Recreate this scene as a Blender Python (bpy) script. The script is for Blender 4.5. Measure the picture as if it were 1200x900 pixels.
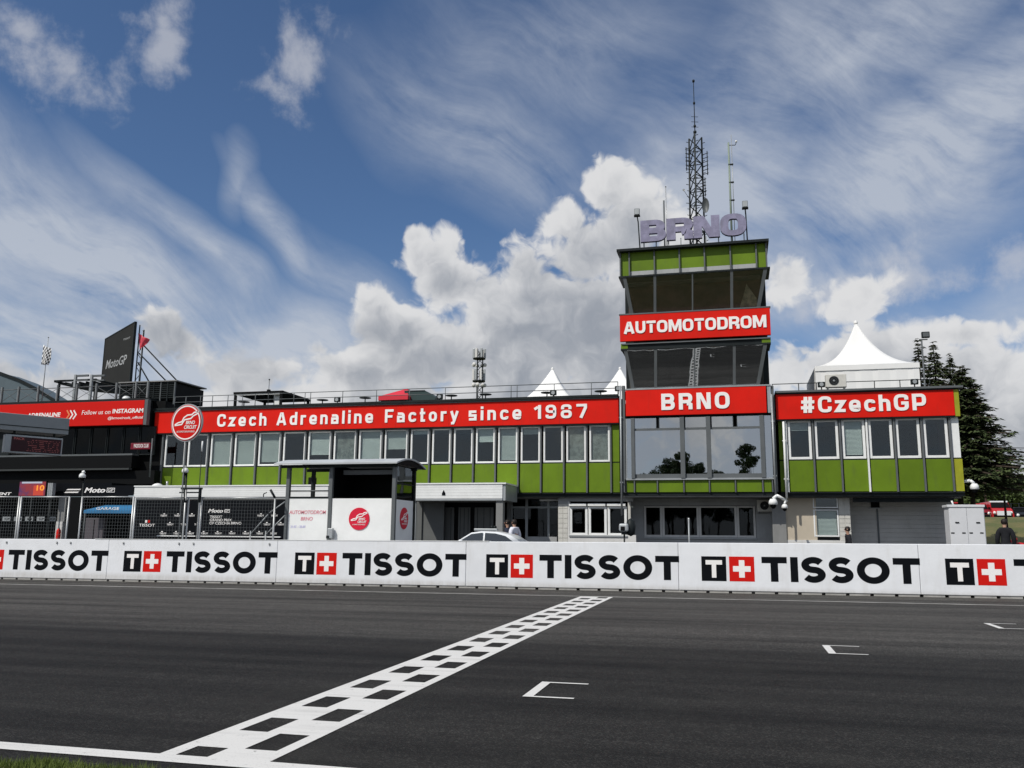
import bpy, math, random
import numpy as np
from mathutils import Vector, Matrix
from math import sin, cos, pi, radians, sqrt, atan2, hypot
random.seed(7); rng = np.random.default_rng(7)
for o in list(bpy.data.objects): bpy.data.objects.remove(o)
S = bpy.context.scene
COL = S.collection

# ------------------------------------------------------------------ camera
F_PX, PITCH, ROLL, YAW, HC, GX = 1015.44, 0.173942, 0.0094024, -0.2504154, 1.3, 0.005
_F = np.array([sin(YAW)*cos(PITCH), cos(YAW)*cos(PITCH), sin(PITCH)])
_R0 = np.array([cos(YAW), -sin(YAW), 0.]); _U0 = np.cross(_R0, _F)
_R = cos(ROLL)*_R0 + sin(ROLL)*_U0; _U = -sin(ROLL)*_R0 + cos(ROLL)*_U0
cam_data = bpy.data.cameras.new("camera"); cam = bpy.data.objects.new("camera", cam_data); COL.objects.link(cam)
cam_data.sensor_width = 36; cam_data.lens = F_PX/1200*36; cam_data.clip_end = 6000; cam_data.clip_start = .05
M4 = Matrix.Identity(4)
for i in range(3):
    M4[i][0] = _R[i]; M4[i][1] = _U[i]; M4[i][2] = -_F[i]
M4[2][3] = HC
cam.matrix_world = M4
S.camera = cam
S.view_settings.view_transform = 'Standard'; S.view_settings.look = 'None'
S.view_settings.exposure = 0.0; S.view_settings.gamma = 1.0
try: S.view_settings.use_curve_mapping = False
except Exception: pass

def ray(px, py):
    d = (px-600)/F_PX*_R - (py-450)/F_PX*_U + _F
    return d
def P(px, py, Y):
    """point of the place at depth Y (metres from the camera's foot) seen in that direction"""
    d = ray(px, py); d = d/d[1]*Y
    return (float(d[0]), Y, float(d[2]+HC))
def XX(px, Y, py=560): return P(px, py, Y)[0]
def ZZ(py, Y, px=800): return P(px, py, Y)[2]
def gz(x): return GX*max(-120., min(120., x))

# ------------------------------------------------------------------ sun and sky
SUN_EL, SUN_AZ = radians(47), radians(-146)       # azimuth from +Y clockwise: behind the camera, to its left
sd = Vector((sin(SUN_AZ)*cos(SUN_EL), cos(SUN_AZ)*cos(SUN_EL), sin(SUN_EL)))
sun_d = bpy.data.lights.new("sun", 'SUN'); sun_d.energy = 3.55; sun_d.angle = radians(0.55); sun_d.color = (1, .955, .88)
sun = bpy.data.objects.new("sun", sun_d); COL.objects.link(sun); sun.location = (-40, -60, 80)
sun.rotation_euler = sd.to_track_quat('Z', 'Y').to_euler()

class NT:
    def __init__(s, tree): s.t = tree; s.L = tree.links; s.x = 0
    def n(s, typ, **kw):
        nd = s.t.nodes.new(typ); s.x += 30; nd.location = (s.x, 0)
        for k, v in kw.items(): setattr(nd, k, v)
        return nd
    def put(s, sock, v):
        if isinstance(v, bpy.types.NodeSocket): s.L.new(v, sock)
        elif v is not None:
            try: sock.default_value = v
            except Exception: sock.default_value = tuple(v)+(1,) if len(v) == 3 else v[:3]
    def m(s, op, a, b=None, c=None, clamp=False):
        nd = s.n('ShaderNodeMath', operation=op, use_clamp=clamp)
        for i, v in enumerate((a, b, c)): s.put(nd.inputs[i], v)
        return nd.outputs[0]
    def v(s, op, a, b=None, scale=None):
        nd = s.n('ShaderNodeVectorMath', operation=op)
        s.put(nd.inputs[0], a)
        if b is not None: s.put(nd.inputs[1], b)
        if scale is not None: s.put(nd.inputs['Scale'], scale)
        return nd.outputs['Value'] if op in ('LENGTH', 'DOT_PRODUCT') else nd.outputs[0]
    def mix(s, f, a, b, typ='MIX'):
        nd = s.n('ShaderNodeMix', data_type='RGBA', blend_type=typ)
        s.put(nd.inputs[0], f); s.put(nd.inputs[6], a); s.put(nd.inputs[7], b)
        return nd.outputs[2]
    def ss(s, x, lo, hi):
        nd = s.n('ShaderNodeMapRange', interpolation_type='SMOOTHSTEP')
        s.put(nd.inputs[0], x); s.put(nd.inputs[1], lo); s.put(nd.inputs[2], hi); s.put(nd.inputs[3], 0.); s.put(nd.inputs[4], 1.)
        return nd.outputs[0]
    def noise(s, vec, scale=1., detail=4., rough=.5, dist=0.):
        nd = s.n('ShaderNodeTexNoise')
        s.put(nd.inputs['Vector'], vec); s.put(nd.inputs['Scale'], scale); s.put(nd.inputs['Detail'], detail)
        s.put(nd.inputs['Roughness'], rough); s.put(nd.inputs['Distortion'], dist)
        return nd.outputs[0]
    def comb(s, x, y, z):
        nd = s.n('ShaderNodeCombineXYZ')
        for i, v in enumerate((x, y, z)): s.put(nd.inputs[i], v)
        return nd.outputs[0]
    def sep(s, v):
        nd = s.n('ShaderNodeSeparateXYZ'); s.put(nd.inputs[0], v); return nd.outputs

SKY_TINT, VEIL_C, PUFF_C, CLOUD_D, CLOUD_L = (.60, .74, .90, 1), (5.2, 5.6, 6.3, 1), (5.7, 5.8, 6.2, 1), (3.1, 3.35, 3.8, 1), (7.3, 7.3, 7.35, 1)
def azel(px, py):
    d = ray(px, py); d = d/np.linalg.norm(d)
    return atan2(d[0], d[1]), math.asin(d[2])
FR = F_PX*.93
world = bpy.data.worlds.new("World"); S.world = world; world.use_nodes = True
W = world.node_tree; W.nodes.clear(); k = NT(W)
sky = k.n('ShaderNodeTexSky', sky_type='NISHITA', sun_disc=False, sun_elevation=SUN_EL, sun_rotation=SUN_AZ, altitude=450., air_density=1.0, dust_density=.7, ozone_density=1.5)
tc = k.n('ShaderNodeTexCoord').outputs['Generated']
dx, dy, dz = k.sep(tc)
az = k.m('SUBTRACT', k.m('ARCTAN2', dy, k.m('MULTIPLY', dx, -1.)), pi/2); el = k.m('ARCSINE', dz)
pp = k.comb(az, el, 0.)
w0 = k.n('ShaderNodeTexNoise', noise_dimensions='2D'); k.put(w0.inputs['Vector'], pp); w0.inputs['Scale'].default_value = 3.4; w0.inputs['Detail'].default_value = 2.; w0.inputs['Roughness'].default_value = .55
pw = k.v('ADD', pp, k.v('SCALE', k.v('SUBTRACT', w0.outputs[1], (.5, .5, .5)), scale=.11))     # bent by the wind
frames = {0: pw}
def frame_of(ang):
    if ang not in frames:
        c, s_ = cos(radians(ang)), -sin(radians(ang)); frames[ang] = k.comb(k.v('DOT_PRODUCT', pw, (c, s_, 0.)), k.v('DOT_PRODUCT', pw, (-s_, c, 0.)), 0.)
    return frames[ang]
def ellipses(items, top='MAXIMUM'):
    """largest of several soft ellipses (px, py, half length, half width, angle falling to the right, strength)"""
    f = None
    for bx, by, rx, ry, ang, st in items:
        a, e = azel(bx, by); c, s_ = cos(radians(ang)), -sin(radians(ang)); u, v = a*c+e*s_, -a*s_+e*c; kx, ky = FR/rx, FR/ry
        nd = k.n('ShaderNodeVectorMath', operation='MULTIPLY_ADD'); k.put(nd.inputs[0], frame_of(ang)); nd.inputs[1].default_value = (kx, ky, 0.); nd.inputs[2].default_value = (-u*kx, -v*ky, 0.)
        w = k.m('MULTIPLY_ADD', k.v('LENGTH', nd.outputs[0]), -st, st)
        f = w if f is None else k.m(top, f, w)
    return f
def n2d(vec, scale, detail, rough, dist=0., w=None):
    nd = k.n('ShaderNodeTexNoise', noise_dimensions='2D'); k.put(nd.inputs['Vector'], vec); nd.inputs['Scale'].default_value = scale; nd.inputs['Detail'].default_value = detail
    nd.inputs['Roughness'].default_value = rough; nd.inputs['Distortion'].default_value = dist; return nd.outputs[0]
SKYC = k.mix(1., sky.outputs[0], SKY_TINT, 'MULTIPLY')
a0 = azel(0, 500)[0]; a1 = azel(1200, 500)[0]
away = k.m('MAXIMUM', k.m('MAXIMUM', k.ss(az, a1+.03, a1+.35), k.m('SUBTRACT', 1., k.ss(az, a0-.35, a0-.03))), k.ss(el, .66, .85))
# ---- thin high veils
veil = ellipses([(130, 350, 320, 95, 30, 1.35), (60, 255, 160, 32, 30, .85), (286, 222, 26, 52, 0, .6), (345, 288, 125, 26, 45, .95), (240, 300, 210, 34, 30, .75),
                 (230, 415, 400, 85, 0, 1.4), (40, 400, 260, 110, 0, 1.3), (1060, 190, 380, 130, -20, 1.15), (980, 50, 380, 120, -20, .8), (560, 170, 220, 95, 30, .62),
                 (850, 240, 190, 160, 0, .95), (1000, 300, 260, 60, -20, .95), (660, 60, 260, 110, 0, .5), (1120, 365, 200, 40, 0, .75), (420, 350, 130, 40, 30, .6), (600, 520, 1300, 95, 0, .9)])
veil = k.m('MAXIMUM', veil, k.m('MULTIPLY', away, 1.0))  # unseen veil outside the view, raised for greyer, brighter fill light
lim = k.m('MAXIMUM', veil, 0.)
sf = frame_of(30)
n1 = n2d(k.v('MULTIPLY', sf, (1., 3.2, 1.)), 3.4, 8., .62, .35)
n2 = n2d(k.v('MULTIPLY', pp, (1., 1.7, 1.)), 4.2, 9., .62, .15)
n4 = n2d(k.v('MULTIPLY', sf, (1., 3.6, 1.)), 10., 6., .62, .2)
vv = k.m('MULTIPLY', lim, k.m('ADD', k.m('MULTIPLY_ADD', n1, 1.7, k.m('MULTIPLY_ADD', n4, 1.3, -.65)), k.m('MULTIPLY_ADD', n2, 1.9, -.86)), clamp=True)
hz = k.m('SUBTRACT', 1., k.ss(el, -.02, .36))
vv = k.m('ADD', k.m('MULTIPLY', vv, .86), k.m('MULTIPLY', hz, .34), clamp=True)
c1 = k.mix(k.m('MULTIPLY', vv, .92), SKYC, VEIL_C)
# ---- torn puffs
frames = {0: pp}; pw = pp
pf = ellipses([(85, 80, 92, 40, 30, 1.), (40, 35, 70, 34, 0, .9), (195, 55, 26, 48, 0, .95), (345, 78, 48, 60, 0, 1.1), (110, 105, 70, 26, 30, .9), (385, 30, 26, 20, 0, .6), (330, 100, 46, 26, 0, .9), (210, 80, 30, 16, 30, .7),
               (150, 22, 60, 18, 0, .6), (1192, 305, 52, 30, 0, 1.1), (1100, 400, 120, 24, 0, .9), (1070, 330, 90, 20, 0, .9), (975, 345, 110, 30, -20, 1.0)])
n3 = n2d(pp, 13., 9., .62, .12)
pf = k.m('ADD', pf, k.m('MULTIPLY_ADD', n3, 3.0, -1.85))
c1 = k.mix(k.m('MULTIPLY', k.ss(pf, -.3, .85), .60), c1, PUFF_C)
# ---- heaped clouds
f = ellipses([(715, 222, 44, 36, 0, .95), (742, 262, 60, 50, 0, 1.1), (662, 268, 50, 42, 0, 1.), (690, 300, 90, 60, 0, 1.3), (625, 325, 66, 48, 0, 1.1), (580, 352, 66, 46, 0, 1.1),
              (505, 302, 42, 38, 0, .95), (490, 276, 24, 20, 0, .85), (530, 338, 58, 44, 0, 1.), (445, 360, 40, 30, 0, .85), (470, 392, 80, 46, 0, 1.2), (640, 380, 140, 80, 0, 1.8),
              (560, 420, 200, 62, 0, 1.6), (720, 390, 100, 120, 0, 1.6), (430, 440, 110, 46, 0, 1.1), (290, 428, 90, 34, 0, .72), (222, 402, 66, 26, 30, .8), (300, 432, 130, 36, 0, 1.0), (375, 410, 40, 16, 0, .6), (60, 455, 230, 34, 0, .7), (800, 340, 70, 80, 0, .9),
              (925, 335, 60, 52, 0, 1.), (1010, 345, 80, 26, -20, .8), (915, 440, 90, 52, 0, 1.1), (1000, 430, 160, 46, 0, 1.1),
              (1140, 455, 58, 56, 0, 1.2), (1195, 475, 80, 66, 0, 1.3), (1120, 392, 150, 20, 0, .7), (1150, 560, 170, 90, 0, 1.8), (700, 480, 700, 50, 0, 1.3)])
nb = n2d(pp, 2.0, 2., .5)
gen = k.m('ADD', k.m('MULTIPLY_ADD', nb, 4.0, -2.55), k.m('MULTIPLY_ADD', k.m('ABSOLUTE', k.m('SUBTRACT', el, .12)), -2.4, .25))
gen = k.m('SUBTRACT', gen, k.m('MULTIPLY_ADD', away, -4., 4.))
f = k.m('MAXIMUM', f, gen)
def bumps(vec):
    a = n2d(vec, 8.5, 7., .6)
    v_ = k.n('ShaderNodeTexVoronoi', voronoi_dimensions='2D', feature='F1'); k.put(v_.inputs['Vector'], vec); v_.inputs['Scale'].default_value = 22.; v_.inputs['Detail'].default_value = 2.2; v_.inputs['Roughness'].default_value = .55
    return a, v_.outputs['Distance']
wn = k.n('ShaderNodeTexNoise', noise_dimensions='2D'); k.put(wn.inputs['Vector'], pp); wn.inputs['Scale'].default_value = 19.; wn.inputs['Detail'].default_value = 3.
wp = k.v('ADD', pp, k.v('SCALE', k.v('SUBTRACT', wn.outputs[1], (.5, .5, .5)), scale=.045))
a_, b_ = bumps(wp); a2, b2 = bumps(k.v('ADD', wp, (-.011, .015, 0.)))
big = n2d(k.v('ADD', wp, (3., 1., 0.)), 4.2, 3., .5); big2 = n2d(k.v('ADD', wp, (2.97, 1.045, 0.)), 4.2, 2., .5)
f0 = k.m('ADD', f, k.m('ADD', k.m('MULTIPLY_ADD', a_, 1.9, -.95), k.m('MULTIPLY_ADD', b_, -.42, .10)))
dens = k.m('MULTIPLY', k.ss(f0, -.10, .27), .96)
relief = k.m('ADD', k.m('MULTIPLY', k.m('SUBTRACT', a_, a2), 2.3), k.m('MULTIPLY', k.m('SUBTRACT', b2, b_), .32))
relief = k.m('ADD', relief, k.m('MULTIPLY', k.m('SUBTRACT', big, big2), 2.2))
# grey shade painted into the cloud bellies; density is left alone
belly = ellipses([(430, 395, 110, 42, 0, 1.2), (700, 400, 190, 110, 0, 2.1), (600, 440, 260, 60, 0, 1.5), (270, 420, 170, 60, 0, 2.2), (212, 398, 80, 44, 0, 2.6), (745, 300, 60, 70, 30, .8), (560, 385, 80, 30, 0, .6), (1190, 520, 90, 50, 0, 1.0), (940, 400, 90, 50, 0, .9), (1040, 420, 120, 40, 0, .8), (525, 345, 30, 36, 0, .6), (640, 345, 70, 30, -20, .6), (60, 440, 240, 50, 0, 1.4)])
belly = k.m('MAXIMUM', belly, k.m('MULTIPLY', away, .45))
edge = k.m('SUBTRACT', 1., k.ss(f0, .05, .95))
lit = k.m('ADD', relief, k.m('MULTIPLY_ADD', edge, .50, .04))
lit = k.m('SUBTRACT', lit, k.m('MULTIPLY', k.m('MINIMUM', k.m('MAXIMUM', belly, 0.), 1.15), k.m('MULTIPLY_ADD', k.m('ADD', big, a_), .95, -.38)))
cc = k.mix(k.ss(lit, -.85, .72), CLOUD_D, CLOUD_L)
c2 = k.mix(dens, c1, cc)
bg = k.n('ShaderNodeBackground'); k.put(bg.inputs[0], c2); bg.inputs[1].default_value = .1
out = k.n('ShaderNodeOutputWorld'); W.links.new(bg.outputs[0], out.inputs[0])
world.cycles.sampling_method = 'MANUAL'; world.cycles.sample_map_resolution = 512

# ------------------------------------------------------------------ materials
def mat(name, col, rough=.6, metal=0., var=.0, vscale=1., bump=0., bscale=20., spec=.28, dirt=None, ior=1.5, tone=0.):
    m = bpy.data.materials.new(name); m.use_nodes = True; t = m.node_tree; b = t.nodes['Principled BSDF']; k = NT(t)
    b.inputs['Roughness'].default_value = rough; b.inputs['Metallic'].default_value = metal; b.inputs['IOR'].default_value = ior
    b.inputs['Specular IOR Level'].default_value = spec
    geo = k.n('ShaderNodeNewGeometry').outputs['Position']
    c = tuple(col)+(1,)
    if var:
        n = k.noise(geo, vscale, 6., .6)
        f = k.m('MULTIPLY_ADD', k.ss(n, .3, .7), 2*var, 1-var)
        c = k.v('SCALE', tuple(col), scale=f)
    if dirt:
        n = k.noise(k.v('MULTIPLY', geo, (1.5, 1.5, .35)), 2.5, 8., .65)
        c = k.mix(k.m('MULTIPLY', k.ss(n, .48, .8), dirt[1]), c, tuple(dirt[0])+(1,))
    if tone:
        oi = k.n('ShaderNodeObjectInfo').outputs['Random']; c = k.v('SCALE', c, scale=k.m('MULTIPLY_ADD', oi, 2*tone, 1-tone))
    k.put(b.inputs['Base Color'], c)
    if bump:
        n = k.noise(geo, bscale, 5., .6); bp = k.n('ShaderNodeBump'); bp.inputs['Strength'].default_value = bump; bp.inputs['Distance'].default_value = .02
        k.put(bp.inputs['Height'], n); t.links.new(bp.outputs[0], b.inputs['Normal'])
    rv = k.noise(geo, 3., 4., .6)
    k.put(b.inputs['Roughness'], k.m('MULTIPLY_ADD', rv, .16, rough-.08, clamp=True))
    return m
def glass(name, tint, refl, rough=.015, blend=.25):
    """window glass: part mirror, part see-through"""
    m = bpy.data.materials.new(name); m.use_nodes = True; t = m.node_tree; t.nodes.clear(); k = NT(t)
    geo = k.n('ShaderNodeNewGeometry').outputs['Position']
    gl = k.n('ShaderNodeBsdfGlossy'); gl.inputs['Color'].default_value = (.92, .95, .97, 1); gl.inputs['Roughness'].default_value = rough
    bp = k.n('ShaderNodeBump'); bp.inputs['Strength'].default_value = .035; bp.inputs['Distance'].default_value = .05
    k.put(bp.inputs['Height'], k.noise(geo, .9, 2., .4)); t.links.new(bp.outputs[0], gl.inputs['Normal'])
    tr = k.n('ShaderNodeBsdfTransparent'); tr.inputs['Color'].default_value = tuple(tint)+(1,)
    lw = k.n('ShaderNodeLayerWeight'); lw.inputs['Blend'].default_value = blend
    f = k.m('MULTIPLY_ADD', lw.outputs['Fresnel'], 1.-refl, refl, clamp=True)
    mx = k.n('ShaderNodeMixShader'); k.put(mx.inputs[0], f); t.links.new(tr.outputs[0], mx.inputs[1]); t.links.new(gl.outputs[0], mx.inputs[2])
    o = k.n('ShaderNodeOutputMaterial'); t.links.new(mx.outputs[0], o.inputs[0])
    return m
RED = mat('red_sign', (.66, .013, .006), .5, var=.08, vscale=.6, spec=.12, dirt=((.48, .02, .012), .45))
WHITE_L = mat('white_letter', (.86, .84, .82), .55)
GREEN = mat('green_panel', (.118, .195, .010), .45, var=.09, vscale=.8, spec=.2, dirt=((.085, .12, .03), .4), tone=.13)
GREEN2 = mat('green_panel_weathered', (.30, .31, .02), .5, var=.1, vscale=2.)
GREYM = mat('grey_metal', (.11, .12, .125), .5, metal=.1, var=.1)
GREYL = mat('light_grey_metal', (.34, .36, .37), .45, metal=.3, var=.1)
DARKM = mat('dark_metal', (.014, .018, .019), .5, var=.2, spec=.15)
BLACK = mat('black', (.004, .0045, .005), .6, spec=.1)
WFRAME = mat('white_frame', (.78, .79, .78), .4, var=.04, vscale=2.)
WPAINT = mat('white_wall', (.62, .615, .60), .7, var=.05, vscale=1.2, bump=.15, dirt=((.33, .31, .28), .35))
PAVEW = mat('banner_white', (.76, .775, .80), .45, var=.035, vscale=.9, dirt=((.55, .54, .52), .35), bump=.5, bscale=2.2, tone=.03)
def grime(m, z0, z1, col):
    t = m.node_tree; b = t.nodes['Principled BSDF']; k = NT(t); src = b.inputs['Base Color'].links[0].from_socket; geo = k.n('ShaderNodeNewGeometry').outputs['Position']; z = k.sep(geo)[2]
    up = k.noise(k.v('MULTIPLY', geo, (6., 6., .7)), 1., 6., .7); lo_ = k.m('SUBTRACT', 1., k.ss(z, z0, z1)); f = k.m('MULTIPLY', lo_, k.m('MULTIPLY_ADD', up, 1.6, -.25), clamp=True)
    sc = k.noise(k.v('MULTIPLY', geo, (.8, 1., 7.)), 1.3, 7., .7); f = k.m('MAXIMUM', f, k.m('MULTIPLY', k.ss(sc, .64, .72), .35))
    k.put(b.inputs['Base Color'], k.mix(f, src, tuple(col)+(1,)))
grime(PAVEW, .04, .20, (.50, .485, .46))
PRINTK = mat('print_black', (.0045, .0055, .0075), .5, spec=.08)
PRINTR = mat('print_red', (.60, .012, .008), .5, spec=.1)
CONC = mat('concrete', (.36, .35, .33), .85, var=.12, vscale=2., bump=.3, bscale=30, dirt=((.16, .15, .14), .5))
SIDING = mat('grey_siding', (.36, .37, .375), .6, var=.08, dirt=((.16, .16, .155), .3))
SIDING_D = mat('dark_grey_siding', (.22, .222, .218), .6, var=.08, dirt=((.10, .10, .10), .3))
STONE = mat('pale_block', (.56, .55, .51), .8, var=.07, vscale=3., bump=.2)
BEIGE = mat('beige_render', (.50, .44, .35), .85, var=.05, vscale=1.5, bump=.2, bscale=60)
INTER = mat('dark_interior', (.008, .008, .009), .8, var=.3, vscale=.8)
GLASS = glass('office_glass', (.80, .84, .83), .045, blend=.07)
GLASSG = glass('ground_glass', (.5, .52, .52), .02, blend=.03)
GLASST = glass('mirror_glass', (.30, .32, .33), .44, .01)
GLASSV = glass('top_glass', (.80, .78, .76), .05, .01, blend=.10)
GLASSU = glass('tower_glass', (.60, .62, .62), .26, .01, blend=.15)
BLIND = mat('blind', (.78, .80, .79), .6, var=.05, tone=.2)
CURT = mat('grey_curtain', (.36, .36, .34), .8, var=.3, vscale=5.)
TENT = mat('white_tent', (.78, .78, .77), .6, var=.02)
TENTR = mat('red_tent', (.62, .03, .05), .6)
TENTG = mat('dark_green_tent', (.03, .055, .055), .6)
ROOFM = mat('roof_grey', (.46, .48, .49), .5, var=.1)
GALV = mat('galvanised', (.42, .43, .43), .42, metal=.55, var=.12, vscale=4.)
PURPLE = mat('lilac_letter', (.235, .225, .33), .5, var=.2, vscale=3., dirt=((.14, .14, .17), .5))
SKIN = mat('skin', (.45, .27, .19), .55); HAIR = mat('dark_hair', (.015, .011, .009), .6)
CLOTHK = mat('black_cloth', (.012, .013, .016), .85, var=.2, vscale=8.); CLOTHW = mat('white_cloth', (.66, .67, .74), .8, var=.08, vscale=9.)
CLOTHN = mat('navy_cloth', (.02, .025, .045), .85)
BARK = mat('bark', (.05, .038, .028), .9, var=.3, vscale=5.)
LOGOR = mat('logo_red', (.60, .012, .04), .45)

def foliage(name, c1, c2, sc=1.2):
    m = bpy.data.materials.new(name); m.use_nodes = True; t = m.node_tree; b = t.nodes['Principled BSDF']; k = NT(t)
    geo = k.n('ShaderNodeNewGeometry').outputs['Position']
    n = k.noise(geo, sc, 3., .6); n2 = k.noise(geo, sc*9, 2., .5)
    f = k.m('ADD', k.m('MULTIPLY', k.ss(n, .3, .7), .6), k.m('MULTIPLY', n2, .4))
    k.put(b.inputs['Base Color'], k.mix(f, tuple(c1)+(1,), tuple(c2)+(1,))); b.inputs['Roughness'].default_value = .7
    b.inputs['Specular IOR Level'].default_value = .25
    return m
NEEDLE = foliage('spruce_needles', (.022, .038, .016), (.105, .135, .05), 1.6)
LEAF = foliage('leaves', (.035, .06, .018), (.10, .14, .04), .7)
LEAF2 = foliage('leaves_dark', (.025, .045, .018), (.07, .10, .035), .7)
GRASSM = foliage('grass_blades', (.05, .085, .012), (.15, .19, .04), 6.)

def asphalt_mat():
    m = bpy.data.materials.new('asphalt'); m.use_nodes = True; t = m.node_tree; b = t.nodes['Principled BSDF']; k = NT(t)
    geo = k.n('ShaderNodeNewGeometry').outputs['Position']; x, y, z = k.sep(geo)
    wob = k.m('MULTIPLY_ADD', k.noise(k.v('MULTIPLY', geo, (.12, .02, 0)), 1., 2., .5), .5, -.25)
    yy = k.m('ADD', y, wob)
    far = k.ss(yy, 10.75, 11.15)
    st = k.noise(k.v('MULTIPLY', geo, (.045, 2.1, 1.)), 1., 7., .62)       # streaks of rubber laid along the track
    st2 = k.noise(k.v('MULTIPLY', geo, (.10, .6, 1.)), 1., 5., .6)
    base = k.mix(far, (.0205, .0196, .0180, 1), (.0605, .0575, .0525, 1))
    g = k.m('ADD', k.m('MULTIPLY', k.ss(st, .3, .72), .62), k.m('MULTIPLY', k.ss(st2, .3, .7), .38))
    base = k.v('SCALE', base, scale=k.m('MULTIPLY_ADD', g, 1.25, .40))
    # dark rubbered band just beyond the paving joint, lines fading to the far edge
    band = k.m('MULTIPLY', k.ss(yy, 10.5, 10.9), k.m('SUBTRACT', 1., k.ss(yy, 11.0, 13.4)))
    base = k.mix(k.m('MULTIPLY', band, k.m('MULTIPLY_ADD', st, .9, -.05)), base, (.019, .019, .018, 1))
    ag = k.n('ShaderNodeTexVoronoi'); k.put(ag.inputs['Vector'], geo); ag.inputs['Scale'].default_value = 95.
    fine = k.noise(geo, 130., 3., .7)
    ch = k.sep(ag.outputs['Color'])[0]
    sp = k.m('MULTIPLY_ADD', k.ss(ch, .6, 1.), 1.3, .66)
    base = k.v('SCALE', base, scale=k.m('MULTIPLY', sp, k.m('MULTIPLY_ADD', fine, .8, .6)))
    mott = k.noise(geo, 5., 6., .7)
    base = k.v('SCALE', base, scale=k.m('MULTIPLY_ADD', mott, .9, .55))
    pat = k.m('MULTIPLY', k.ss(k.noise(geo, .5, 5., .6), .5, .72), k.m('SUBTRACT', 1., far))
    base = k.mix(k.m('MULTIPLY', pat, .55), base, (.034, .033, .029, 1))
    k.put(b.inputs['Base Color'], base)
    k.put(b.inputs['Roughness'], k.m('MULTIPLY_ADD', fine, .2, .68)); b.inputs['Specular IOR Level'].default_value = .16
    bp = k.n('ShaderNodeBump'); bp.inputs['Strength'].default_value = .55; bp.inputs['Distance'].default_value = .006
    k.put(bp.inputs['Height'], k.m('ADD', ag.outputs['Distance'], fine)); t.links.new(bp.outputs[0], b.inputs['Normal'])
    return m
ASPH = asphalt_mat()
def paint_mat():
    m = bpy.data.materials.new('road_paint'); m.use_nodes = True; t = m.node_tree; b = t.nodes['Principled BSDF']; k = NT(t)
    geo = k.n('ShaderNodeNewGeometry').outputs['Position']
    n = k.noise(k.v('MULTIPLY', geo, (1., 3., 1.)), 2., 8., .7); f = k.noise(geo, 90., 4., .7)
    c = k.mix(k.m('MULTIPLY', k.ss(n, .5, .85), .35), (.66, .65, .625, 1), (.28, .27, .26, 1))
    c = k.mix(k.m('MULTIPLY', k.ss(f, .56, .72), .55), c, (.10, .10, .09, 1))
    w_ = k.noise(geo, 14., 8., .75); c = k.mix(k.m('MULTIPLY', k.ss(w_, .60, .70), .75), c, (.06, .058, .052, 1))
    y_ = k.noise(k.v('MULTIPLY', geo, (.3, 5., 1.)), 1., 6., .65); c = k.mix(k.m('MULTIPLY', k.ss(y_, .5, .8), .5), c, (.22, .21, .20, 1))
    k.put(b.inputs['Base Color'], c); b.inputs['Roughness'].default_value = .7
    bp = k.n('ShaderNodeBump'); bp.inputs['Strength'].default_value = .4; bp.inputs['Distance'].default_value = .004
    k.put(bp.inputs['Height'], f); t.links.new(bp.outputs[0], b.inputs['Normal'])
    return m
PAINT = paint_mat()
PAINT_G = mat('worn_line_paint', (.36, .35, .33), .75, var=.25, vscale=2.)
SOIL = mat('dry_soil', (.20, .15, .10), .95, var=.3, vscale=6., bump=.6, bscale=25.)
def verge_mat():
    m = bpy.data.materials.new('grassland'); m.use_nodes = True; t = m.node_tree; b = t.nodes['Principled BSDF']; k = NT(t)
    geo = k.n('ShaderNodeNewGeometry').outputs['Position']
    n = k.noise(geo, .35, 7., .65); n2 = k.noise(geo, 5., 6., .7)
    c = k.mix(k.ss(n, .35, .65), (.075, .095, .025, 1), (.15, .13, .045, 1)); c = k.mix(k.m('MULTIPLY', k.ss(n2, .45, .75), .5), c, (.17, .13, .08, 1))
    k.put(b.inputs['Base Color'], c); b.inputs['Roughness'].default_value = .95
    bp = k.n('ShaderNodeBump'); bp.inputs['Strength'].default_value = .8; bp.inputs['Distance'].default_value = .08
    k.put(bp.inputs['Height'], n2); t.links.new(bp.outputs[0], b.inputs['Normal'])
    return m
VERGE = verge_mat()

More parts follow.
